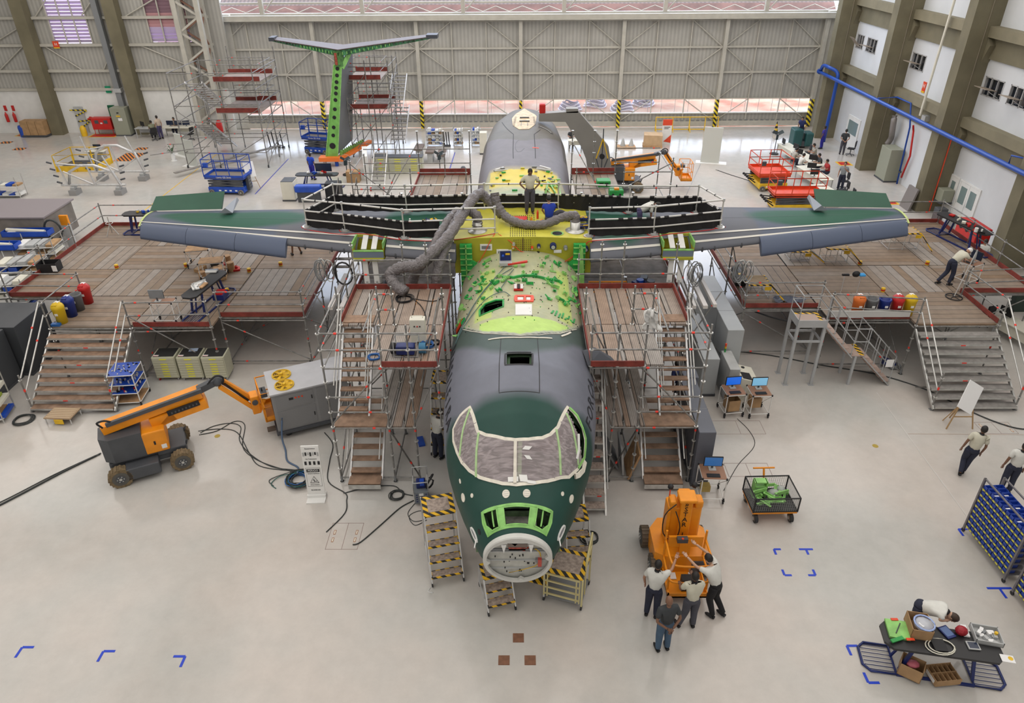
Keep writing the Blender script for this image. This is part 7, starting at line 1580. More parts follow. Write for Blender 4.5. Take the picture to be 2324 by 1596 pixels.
rack('grey rack with slanting rows of blue bins at the right edge',(12.16,12.9,0),-PI/2+.04,1.7,.5); rack('second rack of blue bins, mostly beyond the right edge, nearer the camera',(12.2,10.82,0),-PI/2+.02,1.7,.5,1.75)
# platform tables
work_table('dark-topped work table with a blue base on the left platform, holding sheets and bags',(-11.3,23.0,2.0),1.38,2.3,.6,.9)
for k,(dx,dy) in enumerate(((-.05,.9),(-.1,-.1),(.05,-.3),(-.15,-.45))):
 m=MB(); m.X=Matrix.LocRotScale(V3(-11.35+dx,23.1+dy,2.9),Quaternion((0,0,1),k*.7),V3(1,1,1)); m.box(-.22,.2,-.12,.12,0,.06,white if k!=2 else wood,bev=.02); m.tube((-.25,.03,.05),(.22,.06,.07),.03,lgrey if k else mat('bluegrey_tube',(.4,.45,.55),.4),6); one('wrapped_part',('pale wrapped part at the far end of','crumpled white bag on the middle of','wooden-coloured bundle near the middle of','white wrapped bundle at the near end of')[k]+' the left platform table','part',m)
m=MB(); m.box(-11.1,-10.7,22.9,23.4,2.25,2.45,navy); m.box(-11.05,-10.75,22.95,23.35,2.45,2.5,red); one('red_tool_tray','blue crate with red tools below the left platform table','crate',m)
tubecart('small pipe-frame cart with a silver screen seen from behind on the left platform',(-12.3,21.75,2.0),.0,W=.75,D=.4,H_=.85,slab=None,kb=False)
t=monitor('silver monitor seen from behind on the small left platform cart',(-12.45,21.75,2.85),PI,lgrey,.5,.3)
m=MB(); m.box(-.25,.25,.0,.045,.1,.43,mgrey); m.build('back_cover',t)
cbox('black crate with a white sheet at the left platform edge',-18.95,26.1,2.0,.75,.5,.38,.1,True,'storage_crate',black); m=MB(); m.box(-18.68,-18.5,25.82,25.84,2.08,2.32,paper); one('paper_sheet','white sheet taped on the black crate','paper',m)
t=thing('roller_stand','steel tripod roller stand at the far corner of the left platform','stand',(-18.3,29.9,2.0)); m=MB()
for a in (0,2.1,4.2):m.tube((0,0,.5),(.28*math.cos(a),.28*math.sin(a),0),.02,steel2,5)
m.tube((0,0,.4),(0,0,.85),.02,steel2,6); m.build('tripod',t); m=MB(); m.path([(.15*math.cos(i*PI/5),.15*math.sin(i*PI/5),.55) for i in range(10)],.015,steel2,5,True); m.build('ring_handle',t)
work_table('small dark-topped table by the left wing tip with yellow parts',(-16.9,30.1,2.0),.0,1.5,.6,.95); clutter('small yellow or grey part on the table by the left wing tip',-17.0,30.1,2.96,5,[yellow,dgrey,lgrey,blue],'parts on the left wing tip table',.45,.18,.1)
clutter('box or tool stored on a trolley under the left wing',-12.2,25.9,2.0,12,[cardb,dgrey,orange,wood,red],'boxes under the left wing',1.0,.8,.22,'box','box')
for lab,x,y in (('pipe-frame trolley under the left wing, nearer the table',-12.0,25.4),('pipe-frame trolley under the left wing, farther back',-13.0,26.6)):tubecart(lab,(x,y,2.0),.2,W=.9,D=.6,H_=.75,kb=False,top=wood)
# right platform
work_table('dark-topped table with blue barred base along the right platform edge',(19.05,28.6,2.0),-1.32,2.7,.65,.92); clutter('red or white item on the long right platform table',19.1,28.4,2.93,12,[red,red,white,cream,black],'items on the right platform table',.2,1.0,.12,'supply_item','item')
tubecart('pipe-frame computer cart in front of the bending person on the right platform',(17.25,24.75,2.0),-1.1,W=.6,D=.6,H_=.85,slab='cart on the right platform',scr=screen_d)
person('person in blue-striped white shirt with back to us outside the right platform edge',(20.9,29.5,0),-.5,'white','navy','tan',collar=False,lean=12)
t=thing('mop_stand','stand with round spoked wheel base beside the bending person','stand',(16.15,23.45,2.0)); m=MB(); m.path([(.28*math.cos(i*PI/8),.28*math.sin(i*PI/8),.03) for i in range(16)],.02,black,5,True)
for k in range(5):a=k*2*PI/5; m.tube((0,0,.05),(.28*math.cos(a),.28*math.sin(a),.03),.015,black,5)
m.build('wheel_base',t); m=MB(); m.tube((0,0,.03),(.32,.12,1.75),.018,alu,6); m.build('pole',t); m=MB()
for k in range(5):m.path([(.3,.1,1.3),(.28+.02*k,.12,1.6),(.33+.03*math.sin(k),.13,1.85),(.38,.13,1.6),(.36,.1,1.2-.05*k)],.012,lgrey,4)
m.build('hanging_tubes',t)
def sawhorse_ramp(lab,x,y,W=1.1,D=.6,H_=.55,rz=0):
 t=thing('step_platform',lab,'steps',(x,y,2.0),rz); dm=mat('slat_tan',(.38,.27,.17),.7); m=MB(); m.box(-W/2,W/2,-D/2,D/2,H_-.03,H_-.01,dm)
 for k in range(8):yy=-D/2+.04+k*D/8; m.box(-W/2+.05,W/2-.05,yy,yy+.045,H_-.01,H_+.01,mat('slat_light',(.55,.42,.28),.7))
 m.box(-W/2,W/2,-D/2-.02,-D/2+.03,H_-.04,H_,haz_x); m.box(-W/2,-W/2+.05,-D/2,D/2,H_-.02,H_+.012,haz_x); m.box(W/2-.05,W/2,-D/2,D/2,H_-.02,H_+.012,haz_x); m.build('top_deck',t)
 for x_ in (-W/2,0,W/2):
  for y_ in (-D/2,D/2):m=MB(); m.tube((x_,y_,0),(x_,y_,H_-.02),.016,alu,5); m.build('leg',t)
 m=MB(); m.path([(-W/2,-D/2,.06),(W/2,-D/2,.06),(W/2,D/2,.06),(-W/2,D/2,.06)],.016,alu,5,True); m.bar((W/2,-D/2,H_),(W/2+.5,-D/2-.3,.05),.08,.03,haz_x); m.bar((W/2,D/2,H_),(W/2+.5,D/2-.3,.05),.03,.03,alu); m.build('frame',t)
 m=MB(); m.box(W/2-.22,W/2+.02,-D/2-.06,-D/2-.04,H_-.2,H_-.06,yellow); m.build('label_plate',t)
sawhorse_ramp('step platform with striped edges below the right wing tip',16.3,28.2,1.2,.7,.75); sawhorse_ramp('step platform with striped edges under the middle of the right wing',13.0,26.9,.9,.6,.6); sawhorse_ramp('plain step platform under the right wing, leftmost of three',11.6,27.1,.8,.6,.4)
sawhorse_ramp('square stand with striped top near the left corner of the right platform',8.85,23.75,.85,.8,.6)
m=MB(); m.box(8.4,8.8,24.4,25.6,2.0,2.32,black,rz=-.1,bev=.06); m.box(8.52,8.68,24.8,24.95,2.32,2.325,yellow); one('equipment_case','long black case on the left edge of the right platform','case',m)
m=MB(); random.seed(12); vs=[(9.4+i*.16,23.0+j*.13,2.02+random.uniform(0,.16)) for i in range(8) for j in range(4)]; m.add(vs,[(i*4+j,i*4+4+j,i*4+5+j,i*4+j+1) for i in range(7) for j in range(3)],mat('tarp_slate',(.10,.115,.16),.6)); one('folded_tarp','slate grey tarpaulin folded on the front edge of the right platform','tarpaulin',m)
t=thing('glove_rack','small rack with black gloves and a blue mask left of the orange bin','rack',(12.3,23.6,2.0)); m=MB()
for x in (-.3,.3):m.tube((x,0,0),(x,0,.85),.015,alu,5)
m.tube((-.3,0,.85),(.4,0,.85),.015,alu,5); m.build('frame',t); m=MB(); m.ball((.1,0,.9),.15,black,8,(1,.6,.8)); m.box(-.4,-.15,-.04,.04,.84,.9,black); m.build('gloves',t); m=MB(); m.box(.2,.42,-.12,.08,.84,.92,mat('sky_blue',(.05,.35,.75),.5),bev=.03); m.build('blue_mask',t)
# right edge below platform
desk('pale office desk at the right edge below the platform',(19.2,23.4,0),1.85,2.0,.75);
for k,(x,y) in enumerate(((18.9,24.2),(19.8,23.0))):monitor('black monitor on the right edge desk, '+('left one' if k==0 else 'right one'),(x,y,.74),1.9,None);
m=MB(); m.disc((19.15,22.85,.76),(0,0,1),.14,.03,black,14); one('cable_grommet','round black dish on the right edge desk','dish',m); chair('black office chair pushed behind the right edge desk',(18.6,24.9,0),.3)
m=MB(); m.bar((13.3,21.9,.25),(13.7,21.8,.1),.25,.2,navy); m.box(13.5,13.9,21.6,21.9,.05,.15,mgrey); one('jack_trolley','navy hydraulic jack at the foot of the right platform stairs','jack',m)
# grey access stairs
t=thing('access_stairs','light grey steel access stairs with a high platform and patterned treads','stairs',(11,21,0)); gp2=mat('stair_grey',(.42,.43,.44),.45,.1,.05,2); pt=stripes('tread_copper',(.34,.17,.11),(.55,.50,.46),.045,(1,1,0),.5)
for x in (9.4,10.3):
 for y in (20.7,21.45):m=MB(); m.box(x-.045,x+.045,y-.045,y+.045,0,2.4,gp2); m.box(x-.09,x+.09,y-.09,y+.09,0,.015,gp2); m.build('leg',t,True)
m=MB()
for a in ((9.4,10.3,20.68,20.72),(9.4,10.3,21.43,21.47),(9.38,9.42,20.7,21.45),(10.28,10.32,20.7,21.45)):m.box(*a,1.72,1.8,gp2)
m.build('cross_rail',t,True); m=MB(); m.box(9.38,10.32,20.66,21.5,2.4,2.44,pt); m.box(9.4,10.3,21.4,21.5,2.44,2.445,haz_x); m.box(10.2,10.32,20.7,21.5,2.44,2.446,haz_x); m.build('top_deck',t,True)
m=MB(); m.box(9.36,10.34,20.64,20.67,2.33,2.6,gp2); m.box(9.36,9.39,20.66,21.5,2.33,2.6,gp2); m.build('kick_plate',t,True)
for (xa,za,xb,zb2) in ((10.32,2.4,11.45,1.2),(11.85,1.2,13.0,.05)):
 n=6
 for k in range(n):f=(k+.6)/n; x=xa+(xb-xa)*f; z=za+(zb2-za)*f; m=MB(); m.box(x-.13,x+.13,20.72,21.42,z-.03,z,pt); m.build('tread',t,True)
 for y in (20.68,21.46):m=MB(); m.bar((xa,y,za-.05),(xb,y,zb2-.05),.14,.04,gp2); m.build('stringer',t,True)
m=MB(); m.box(11.4,11.9,20.68,21.46,1.17,1.2,pt); m.box(11.75,11.9,20.7,21.45,1.2,1.206,haz_x); m.build('mid_landing',t,True)
for x,y in ((11.6,20.7),(11.6,21.44)):m=MB(); m.box(x-.04,x+.04,y-.04,y+.04,0,1.17,gp2); m.build('leg',t,True)
for y in (20.68,21.48):
 for h in (.55,1.05):m=MB(); m.path([(9.38,y,2.44+h) if y>21 or h>.5 else (9.38,y,2.44+h),(10.3,y,2.44+h),(11.42,y,1.2+h),(11.9,y,1.2+h),(13.0,y,.1+h)],.02,gp2,6); m.build('handrail',t,True)
 for x,z in ((9.38,2.44),(10.3,2.44),(10.68,2.05),(11.05,1.65),(11.42,1.2),(11.9,1.2),(12.28,.85),(12.65,.5),(13.0,.12)):m=MB(); m.tube((x,y,z),(x,y,z+1.05),.017,gp2,5); m.build('baluster',t,True)
for h in (.55,1.05):m=MB(); m.tube((9.38,20.68,2.44+h),(9.38,21.48,2.44+h),.02,gp2,6); m.build('handrail',t,True)
m=MB(); m.box(12.7,12.95,20.65,20.66,.75,1.05,paper); m.build('paper_notice',t,True)
# easel with white board
def easel(lab,x,y,rz,tip=.62,H_=1.75):
 t=thing('easel',lab,'easel',(x,y,0),rz); wd=mat('easel_wood',(.42,.27,.13),.6)
 for a,b in (((-.42,-.1,0),(-.12,.02,1.2)),((.42,-.1,0),(.12,.02,1.2)),((0,.5,0),(0,.06,1.2)),((-.3,.35,0),(-.05,.06,1.0))):m=MB(); m.bar(a,b,.035,.03,wd); m.build('leg',t)
 m=MB(); m.bar((-.3,-.05,.45),(.3,-.05,.45),.03,.03,wd); m.build('cross_bar',t); m=MB(); m.X=Matrix.LocRotScale(V3(0,-.04,1.2),Quaternion((0,1,0),tip)@Quaternion((1,0,0),-.5),V3(1,1,1)); m.box(-.3,.3,-.012,.012,-.47,.47,paper); m.build('white_sheet',t); return t
easel('wooden easel holding a tilted white sheet by the right platform stairs',14.15,18.25,0,.55); easel('wooden easel with a white sheet beside the near blue scissor lift',-16.3,42.3,.5,.0)
# floor furniture near camera
t=thing('warning_totem','white standing PERIGO warning board with cards and pens clipped on top','sign',(-5.72,15.05,0),.05); m=MB(); m.X=Matrix.LocRotScale(V3(0,0,0),Quaternion((1,0,0),-.10),V3(1,1,1)); m.box(-.25,.25,-.02,.02,.1,1.75,white,bev=.015); m.build('board',t)
m=MB(); m.prism([(-.26,-.26),(.26,-.26),(.26,.12),(-.26,.12)],0,.03,white); m.box(-.26,.26,-.05,.12,.03,.12,white); m.build('foot',t)
bpy.context.view_layer.update(); TX=Matrix.LocRotScale(V3(-5.72,15.05,0),Quaternion((0,0,1),.05),V3(1,1,1))@Matrix.Rotation(-.10,4,'X')@XF((0,-.024,0),(1,0,0),(0,0,1))
def tt(s,size,x,z,mt=black):text('lettering',s,size,mt,TX@Matrix.Translation((x,z,0)),t,.002)
tt('Equipamentos',.05,0,1.66); tt('No Treinamento',.045,0,1.32); tt('PERIGO',.085,0,.93,white); tt('TENS\u00c3O EL\u00c9TRICA',.04,0,.83); tt('PERIGO EMINENTE',.03,0,.45); tt('\u25c4 EMBRAER',.05,0,.27)
m=MB(); m.X=Matrix.Rotation(-.10,4,'X')
m.box(-.18,.18,-.0225,-.02,.88,.98,black)
for k in range(7):m.box(-.22+k*.066,-.18+k*.066,-.035,-.02,1.42+.02*(k%3),1.54,black if k%2 else lgrey)
for k in range(4):m.box(-.2+k*.12,-.14+k*.12,-.03,-.02,1.13,1.24,black)
for a,b in (((-.12,.52),(.12,.52)),((.12,.52),(0,.74)),((0,.74),(-.12,.52))):m.bar((a[0],-.024,a[1]),(b[0],-.024,b[1]),.014,.006,black)
m.tube((0,-.024,.56),(-.02,-.024,.64),.012,black,5); m.tube((.0,-.024,.57),(.07,-.024,.575),.008,black,5)
for p,q in (((-.2,.40),(.2,.40)),((.2,.40),(.2,1.02)),((.2,1.02),(-.2,1.02)),((-.2,1.02),(-.2,.40))):m.bar((p[0],-.022,p[1]),(q[0],-.022,q[1]),.006,.004,black)
m.build('printed_marks',t)
t=thing('welding_set','grey wheeled power set marked FB with cables beside the left tower foot','machine',(-2.72,14.95,0),.15); m=MB(); m.box(-.2,.2,-.25,.25,.08,.5,mat('set_grey',(.16,.18,.20),.5),bev=.02); m.build('cabinet_body',t); m=MB(); m.path([(-.2,-.25,.5),(-.2,-.25,.85),(.2,-.25,.85),(.2,-.25,.5)],.018,lgrey,5); m.path([(-.2,.25,.5),(-.2,.25,1.0),(.2,.25,1.0),(.2,.25,.5)],.018,lgrey,5); m.tube((-.2,-.25,.7),(-.2,.25,.7),.018,lgrey,5); m.tube((.2,-.25,.7),(.2,.25,.7),.018,lgrey,5); m.build('frame',t)
m=MB()
for k in range(4):
 for x in (-.15,-.02,.11):m.box(x,x+.05,-.256,-.25,.16+k*.08,.19+k*.08,navy)
m.box(-.06,.06,-.258,-.25,.38,.46,white); m.build('front_panel',t); m=MB(); m.box(-.12,.14,-.1,.12,.5,.72,navy,bev=.03); m.box(-.02,.1,-.12,0,.62,.78,blue); m.build('top_unit',t); m=MB(); m.path([(.26+.1*math.sin(i*.7),.15*math.cos(i*PI/6),.65+.2*math.sin(i*PI/6)) for i in range(12)],.03,black,5,True); m.build('side_hose',t)
bpy.context.view_layer.update(); text('lettering','FB',.13,mat('pinkish',(.55,.4,.38),.5),Matrix.LocRotScale(V3(-2.72,14.95,0),Quaternion((0,0,1),.15),V3(1,1,1))@XF((.03,-.262,.22),(1,0,0),(0,0,1)),t)
hc_=mat('cable_dark',(.035,.04,.04),.6); ht=mat('cable_green',(.015,.10,.09),.45)
m=MB(); random.seed(44)
for k in range(20):r=random.uniform(.22,.42); dx,dy=random.uniform(-.05,.05),random.uniform(-.05,.05); m.path([(-6.42+dx+r*math.cos(i*PI/10),15.75+dy+r*math.sin(i*PI/10),.02+.012*(k%10)+.015*math.sin(i*2+k)) for i in range(20)],.014,(ht,hc_,hb,hc_)[k%4],5,True)
m.path(smooth_pts([(-7.1,15.5,.02),(-7.3,15.75,.02),(-6.9,16.0,.05),(-6.5,16.1,.1)]),.013,hc_,5); m.path(smooth_pts([(-7.0,15.4,.02),(-7.2,15.6,.02),(-7.0,15.9,.05),(-6.5,15.9,.15)]),.013,ht,5); one('cable_coil','big tangled coil of green, blue and black cables left of the warning board','cable',m)
for k,P in enumerate(([(-10.2,18.0),(-9.9,18.35),(-9.4,18.5),(-9.0,18.3),(-8.8,17.6),(-8.2,16.9),(-7.4,16.35),(-6.6,16.2)],[(-10.2,17.9),(-9.7,18.1),(-9.3,18.6),(-8.9,18.4),(-8.6,17.3),(-8.0,16.7),(-7.2,16.3),(-6.6,16.1)],[(-10.3,18.1),(-9.6,18.2),(-9.0,18.0),(-8.3,17.0),(-7.8,16.4),(-7.0,16.2),(-6.5,16.2)])):cable('floor_cable','dark cable on the floor from the near boom lift to the coil, '+('upper','middle','lower')[k]+' strand',P,.014,hc_)
cable('floor_cable','thick dark cable running from the boom lift off the left edge',[(-12.9,16.95),(-13.6,16.1),(-14.7,14.6),(-16.5,12.5)],.028,hc_); cable('floor_cable','thinner dark cable beside the thick one at the left edge',[(-12.9,17.0),(-13.8,16.0),(-14.8,14.7),(-16.6,12.8)],.016,hc_)
cable('floor_cable','blue-grey cables from the cooling unit to the coil',[(-7.3,17.6,.9),(-7.35,17.4,.3),(-7.2,17.1),(-7.0,16.6),(-6.6,16.3),(-6.5,15.9,.15)],.028,mat('cable_steelblue',(.08,.13,.22),.5))
cable('floor_cable','black cable passing behind the warning board to the floor hatch',[(-6.2,18.0),(-5.8,17.4),(-5.72,16.6),(-5.55,15.7),(-4.95,15.2),(-4.85,14.9),(-4.8,14.4),(-5.15,13.7)],.016,hc_); cable('floor_cable','black cable from the tower foot to the power set',[(-5.0,15.2),(-4.3,15.45),(-3.6,15.5),(-3.3,15.2),(-3.0,15.1)],.016,hc_)
cable('floor_cable','straight black cable from the power set to the floor hatch',[(-2.95,14.9),(-3.3,14.6),(-3.7,14.0),(-4.15,13.35),(-4.35,13.25)],.018,hc_); coil('small black cable coil left of the power set',-3.45,15.1,0,.2,hc_,5)
cable('floor_cable','loose thin cable loops below the power set',[(-2.9,14.8),(-3.05,14.4),(-2.85,14.1),(-2.55,14.2),(-2.7,14.5),(-3.0,14.3),(-2.8,13.95),(-2.5,14.15)],.01,hc_); coil('black cable coil on the floor right of the nose',1.9,13.5,0,.24,hc_,4)
cable('floor_cable','long black cable crossing the floor on the right toward the stairs',[(7.9,23.0),(9.5,22.6),(11.2,21.9),(12.9,21.3),(14.2,20.3),(14.9,19.2),(15.6,18.4),(16.3,18.1),(17.5,18.4)],.022,hc_); cable('floor_cable','thin cable from the computer carts across the floor plate',[(7.2,18.7),(7.42,18.0),(7.35,17.3),(6.6,16.4),(5.9,15.3)],.01,hc_)
cable('floor_cable','thin cable trailing to the base of the white totem far right',[(13.0,45.6),(13.6,44.6),(14.1,43.9),(14.6,43.2)],.02,hc_)
m=MB(); m.box(-3.15,-2.95,17.3,17.75,.0,.06,blue,rz=.3); one('dust_pan','blue dustpan lying under the left tower','dustpan',m)
def tcone(lab,x,y,s=1.0):
 m=MB(); m.box(x-.18*s,x+.18*s,y-.18*s,y+.18*s,0,.03,black)
 for k in range(5):r0,r1=.14-k*.025,.14-(k+1)*.025; m.tube((x,y,.03+k*.13*s),(x,y,.03+(k+1)*.13*s),r0*s,yellow if k%2 else black,12,r1*s)
 one('traffic_cone',lab,'cone',m)
tcone('yellow and black cone left of the left tower',-7.4,21.3); tcone('yellow and black cone at the hangar door near the sweeper',19.8,54.9,1.25)
t=thing('step_platform','low step with tan grating at the foot of the left platform stairs','steps',(-15.0,18.75,0),-.05); m=MB(); m.X=Matrix.Rotation(.0,4,'X'); m.box(-.45,.45,-.3,.3,.22,.26,mat('slat_tan',(.38,.27,.17)));
for k in range(6):m.box(-.4,.4,-.26+k*.09,-.22+k*.09,.26,.27,mat('slat_light',(.55,.42,.28)))
m.build('top_deck',t)
for x in (-.42,.42):
 for y in (-.27,.27):m=MB(); m.tube((x,y,0),(x,y,.24),.02,alu,5); m.build('leg',t)
m=MB(); m.box(-.1,.2,-.33,-.31,.05,.22,yellow); m.build('label_plate',t)
# blue-shelved pipe rack on the left
t=thing('pipe_rack','four-tier pipe-frame rack with blue shelves full of small parts','rack',(-13.25,19.9,0),.1);
for x in (-.42,.42):
 for y in (-.42,.42):m=MB(); m.tube((x,y,.1),(x,y,1.25),.018,white,6); m.build('post',t); m=MB(); m.disc((x,y,.05),(1,0,0),.05,.03,rubber,8); m.tube((x,y,.1),(x,y,.16),.03,black,6); m.build('caster',t)
random.seed(77)
for k,z in enumerate((.16,.52,.86,1.24)):
 f=MB(); f.box(-.42,.42,-.42,.42,z-.02,z,wood if k==0 else blue)
 for p,q in (((-.42,-.42),(.42,-.42)),((.42,-.42),(.42,.42)),((.42,.42),(-.42,.42)),((-.42,.42),(-.42,-.42))):f.tube((*p,z-.02),(*q,z-.02),.018,white,6)
 S_=f.build('shelf',t)
 if k:
  f=MB()
  for q in range(26):x,y=random.uniform(-.36,.36),random.uniform(-.36,.36); f.box(x-.03,x+.03,y-.012,y+.012,z,z+.03+(.06 if k<3 else 0)*random.random(),random.choice((black,alu,cream) if k!=1 else (red,cream,black)),rz=random.uniform(0,3))
  o=f.build('small_parts',S_); o['kind']='stuff'
  # ---------------------------------------------------------------- far floor, left side
def jig(lab,x0,x1,y,zt,cx,base):
 t=thing('assembly_jig',lab,'jig',((x0+x1)/2,y,0)); w_=alu
 m=MB(); m.path([(x0+.5,y,.6),(x0+.75,y,zt*.78),(cx-.5,y,zt),(cx+.35,y,zt),(x1-.6,y,zt*.78),(x1-.3,y,.6)],.085,w_,6); m.build('arch_beam',t,True)
 m=MB(); m.tube((x0,y,.55),(x1,y,.55),.07,w_,6); m.build('cross_beam',t,True)
 for a,b in (((x0+.1,zt+.6),(x0+.45,.5)),((x1-.9,zt+.6),(x1-.25,.5)),((cx-.1,zt),(cx+.1,.55)),((x0+.4,1.4),(cx,.6)),((x1-.6,1.4),(cx,.6)),((x0+.1,1.9),(cx-.3,zt))):m=MB(); m.tube((a[0],y-.05,a[1]),(b[0],y-.05,b[1]),.05,w_,5); m.build('strut',t,True)
 for x in (x0+.7,x1-.45):m=MB(); m.box(x-.2,x+.25,y-.35,y+.3,0,.3,mat('jig_foot',(.33,.33,.33),.5,.2)); m.obox((x,y,.42),(.12,0,0),(0,.2,.06),(0,0,.08),lgrey); m.build('foot',t,True)
 for k in range(7):x=(x0+.15,x1-.2)[k%2]+.08*k*(1 if k%2 else -1)*.5; z=.7+.2*k; m=MB(); m.tube((x,y-.1,z),(x+(.28 if k%2 else -.28),y-.1,z+.08),.055,dgrey,5); m.build('clamp',t,True)
jig('silver arched assembly jig on the left floor, nearer the camera',-27.5,-23.6,41.4,1.75,-25.5,0); jig('silver arched assembly jig on the left floor, farther one',-27.2,-23.4,44.1,2.2,-25.3,0)
t=thing('yellow_pen','yellow railed platform with striped skirt behind the jigs','platform',(-29,46.8,0)); m=MB(); m.box(-30.4,-27.8,45.9,47.8,.15,.2,dgrey); m.box(-30.4,-27.8,45.85,45.95,.0,.35,yellow); m.box(-27.9,-27.7,45.9,47.8,0,.35,yellow); m.build('base',t,True)
for z in (.6,1.1):m=MB(); m.path([(-30.4,45.8,z),(-27.8,45.8,z),(-27.7,47.8,z),(-30.3,47.8,z)],.025,yellow,5,True); m.build('guard_rail',t,True)
for x,y in ((-30.4,45.8),(-29.1,45.8),(-27.8,45.8),(-27.7,47.8),(-30.3,47.8),(-29,47.8)):m=MB(); m.box(x-.03,x+.03,y-.03,y+.03,0,1.1,yellow); m.build('rail_post',t,True)
m=MB(); m.box(-29.5,-28.2,47.9,48.5,.7,.74,cream); m.box(-29.4,-28.3,48,48.4,0,.7,lgrey); one('work_bench','cream-topped bench behind the yellow railed platform','bench',m); monitor('dark monitor on the bench behind the yellow railed platform',(-28.7,48.2,.74),0)
def white_panel(lab,x0,x1,y,h,lean=.0,foot=True,rz=0):
 t=thing('partition_board',lab,'panel',((x0+x1)/2,y,0),rz); a=(x1-x0)/2; m=MB(); m.box(-a,a,-.05,.05,0.03,h,mat('panel_pale',(.60,.62,.58),.5)); m.build('board',t)
 m=MB(); m.box(-a-.3,a+.5,-.35,.35,0,.03,white); m.build('foot_plate',t)
white_panel('white standing panel by the potted plant, nearer the jigs',-24.1,-22.9,49.5,1.5,rz=-.6); white_panel('narrow white standing panel right of its neighbour by the plant',-22.2,-21.5,47.0,1.75,rz=-.3); white_panel('large blank white standing panel on the open floor right of the gantry',12.35,13.55,47.2,2.35,rz=-.25)
t=thing('potted_plant','leafy plant in a slim white pot on the left floor','plant',(-23.7,48.3,0)); m=MB(); m.lathe((0,0,0),[(.22,0),(.2,.03),(.12,.04),(.14,.5),(0,.5)],white,12); m.build('pot',t); m=MB(); random.seed(1)
for k in range(26):a=random.uniform(0,6.3); L=random.uniform(.25,.55); h=random.uniform(.1,.6); m.add([(0,0,.5),(L*.5*math.cos(a)-.03*math.sin(a),L*.5*math.sin(a)+.03*math.cos(a),.5+h),(L*math.cos(a),L*math.sin(a),.5+h*.8),(L*.5*math.cos(a)+.03*math.sin(a),L*.5*math.sin(a)-.03*math.cos(a),.5+h)],[(0,1,2,3)],mat('leaf',(.03,.09,.03),.5))
m.build('leaves',t)
def hazpatch(lab,x,y,a,b):m=MB(); m.box(x-a,x+a,y-b,y+b,.002,.006,stripes('floor_hazard_orange',(.75,.25,.05),(.05,.04,.04),.22,(.8,.6,0))); one('floor_marking',lab,'marking',m)
hazpatch('orange and black striped floor patch behind the far jig',-27.3,51.3,.4,.3); hazpatch('orange and black striped floor patch seen through the far jig',-27.2,49.2,.7,1.0); hazpatch('striped floor patch left of the wall column, nearer',-36.3,51.4,.4,.3); hazpatch('striped floor patch at the far left',-38.4,53.2,.4,.3)
for lab,x0,x1,y0,y1 in (('red floor square with yellow border under the hydrant cabinet',-33.0,-30.9,54.6,55.6),('red floor square with yellow border below the extinguishers',-38.9,-37.8,55.0,55.7),('red floor square with yellow border at the right wall column',21.4,22.3,46.4,47.3),('red floor square with yellow border at the second right column',21.2,21.9,38.9,39.5)):m=MB(); m.box(x0,x1,y0,y1,.002,.005,yellow); m.box(x0+.12,x1-.12,y0+.12,y1-.12,.005,.008,red); one('floor_marking',lab,'marking',m)
# along the back wall, left
t=thing('hydrant_cabinet','red fire hose cabinet on legs against the back wall','cabinet',(-31.9,55.4,0)); m=MB(); m.box(-.75,.75,-.3,.3,.45,1.3,red); m.build('cabinet_body',t)
for x in (-.7,.7):
 for y in (-.25,.25):m=MB(); m.tube((x,y,0),(x,y,.45),.025,red,5); m.build('leg',t)
m=MB(); m.box(-.5,-.2,-.31,-.3,.9,1.15,dgrey); m.box(.2,.5,-.31,-.3,.9,1.15,dgrey); m.box(-.08,.08,-.31,-.3,.88,.98,paper); m.build('window',t)
cabinet('electrical_cabinet','tall grey-green cabinet beside the second wall column',-30.9,-29.75,54.9,55.7,0,2.1,mat('cabinet_green_grey',(.30,.31,.24),.5)); m=MB(); m.box(-30.5,-30.2,54.88,54.9,1.45,1.55,yellow); m.box(-30.4,-30.1,54.88,54.9,1.15,1.35,paper); m.box(-30.4,-30.25,54.88,54.9,1.7,1.78,black); one('cabinet_labels','labels on the grey-green electrical cabinet','label',m)
m=MB(); m.box(-31.5,-31.0,55.85,55.95,.55,2.1,mat('board_green',(.0,.10,.04),.5)); one('green_board','dark green board on the wall left of the tall cabinet','board',m)
m=MB(); m.box(-30.4,-30.0,55.5,55.86,2.1,16.9,mat('duct_grey',(.22,.23,.24),.5)); m.box(-30.5,-29.9,55.45,55.86,3.1,3.4,lgrey); one('cable_duct','grey vertical duct rising above the tall cabinet','duct',m)
m=MB(); m.box(-34.2,-33.5,55.9,55.98,0,2.0,lgrey); m.build('door_5')['kind']='structure'; m=MB()
for a,b in (((-34.5,1.75),(-33.2,1.75)),((-34.2,1.3),(-33.2,1.7)),((-34.1,.9),(-33.1,1.0)),((-34,.4),(-33.2,.9))):m.bar((a[0],55.86,a[1]),(b[0],55.86,b[1]),.02,.09,haz_v)
one('barrier_tape','yellow and black tape strung across the grey wall door','tape',m)
m=MB(); m.lathe((-33.4,55.0,0),[(.2,0),(.22,.1),(.22,.6),(.15,.68),(.1,.78),(0,.78)],yellow,12); one('yellow_drum','yellow drum left of the red hydrant cabinet','drum',m); m=MB(); m.lathe((-38.0,54.9,0),[(.27,0),(.3,.7),(.25,.85),(0,.85)],blue,12); one('blue_drum','blue drum beside the stacked cardboard boxes','drum',m)
m=MB(); m.tube((-33.1,55.9,1.15),(-32.7,55.6,1.15),.12,red,8); m.tube((-33.2,55.7,1.1),(-32.5,55.7,1.2),.07,red,8); one('hydrant_valve','red hydrant valve on the wall left of the red cabinet','valve',m)
m=MB(); m.box(-38.0,-36.1,54.6,55.5,.05,.15,dgrey); one('pallet','grey pallet trolley under the stacked boxes','pallet',m)
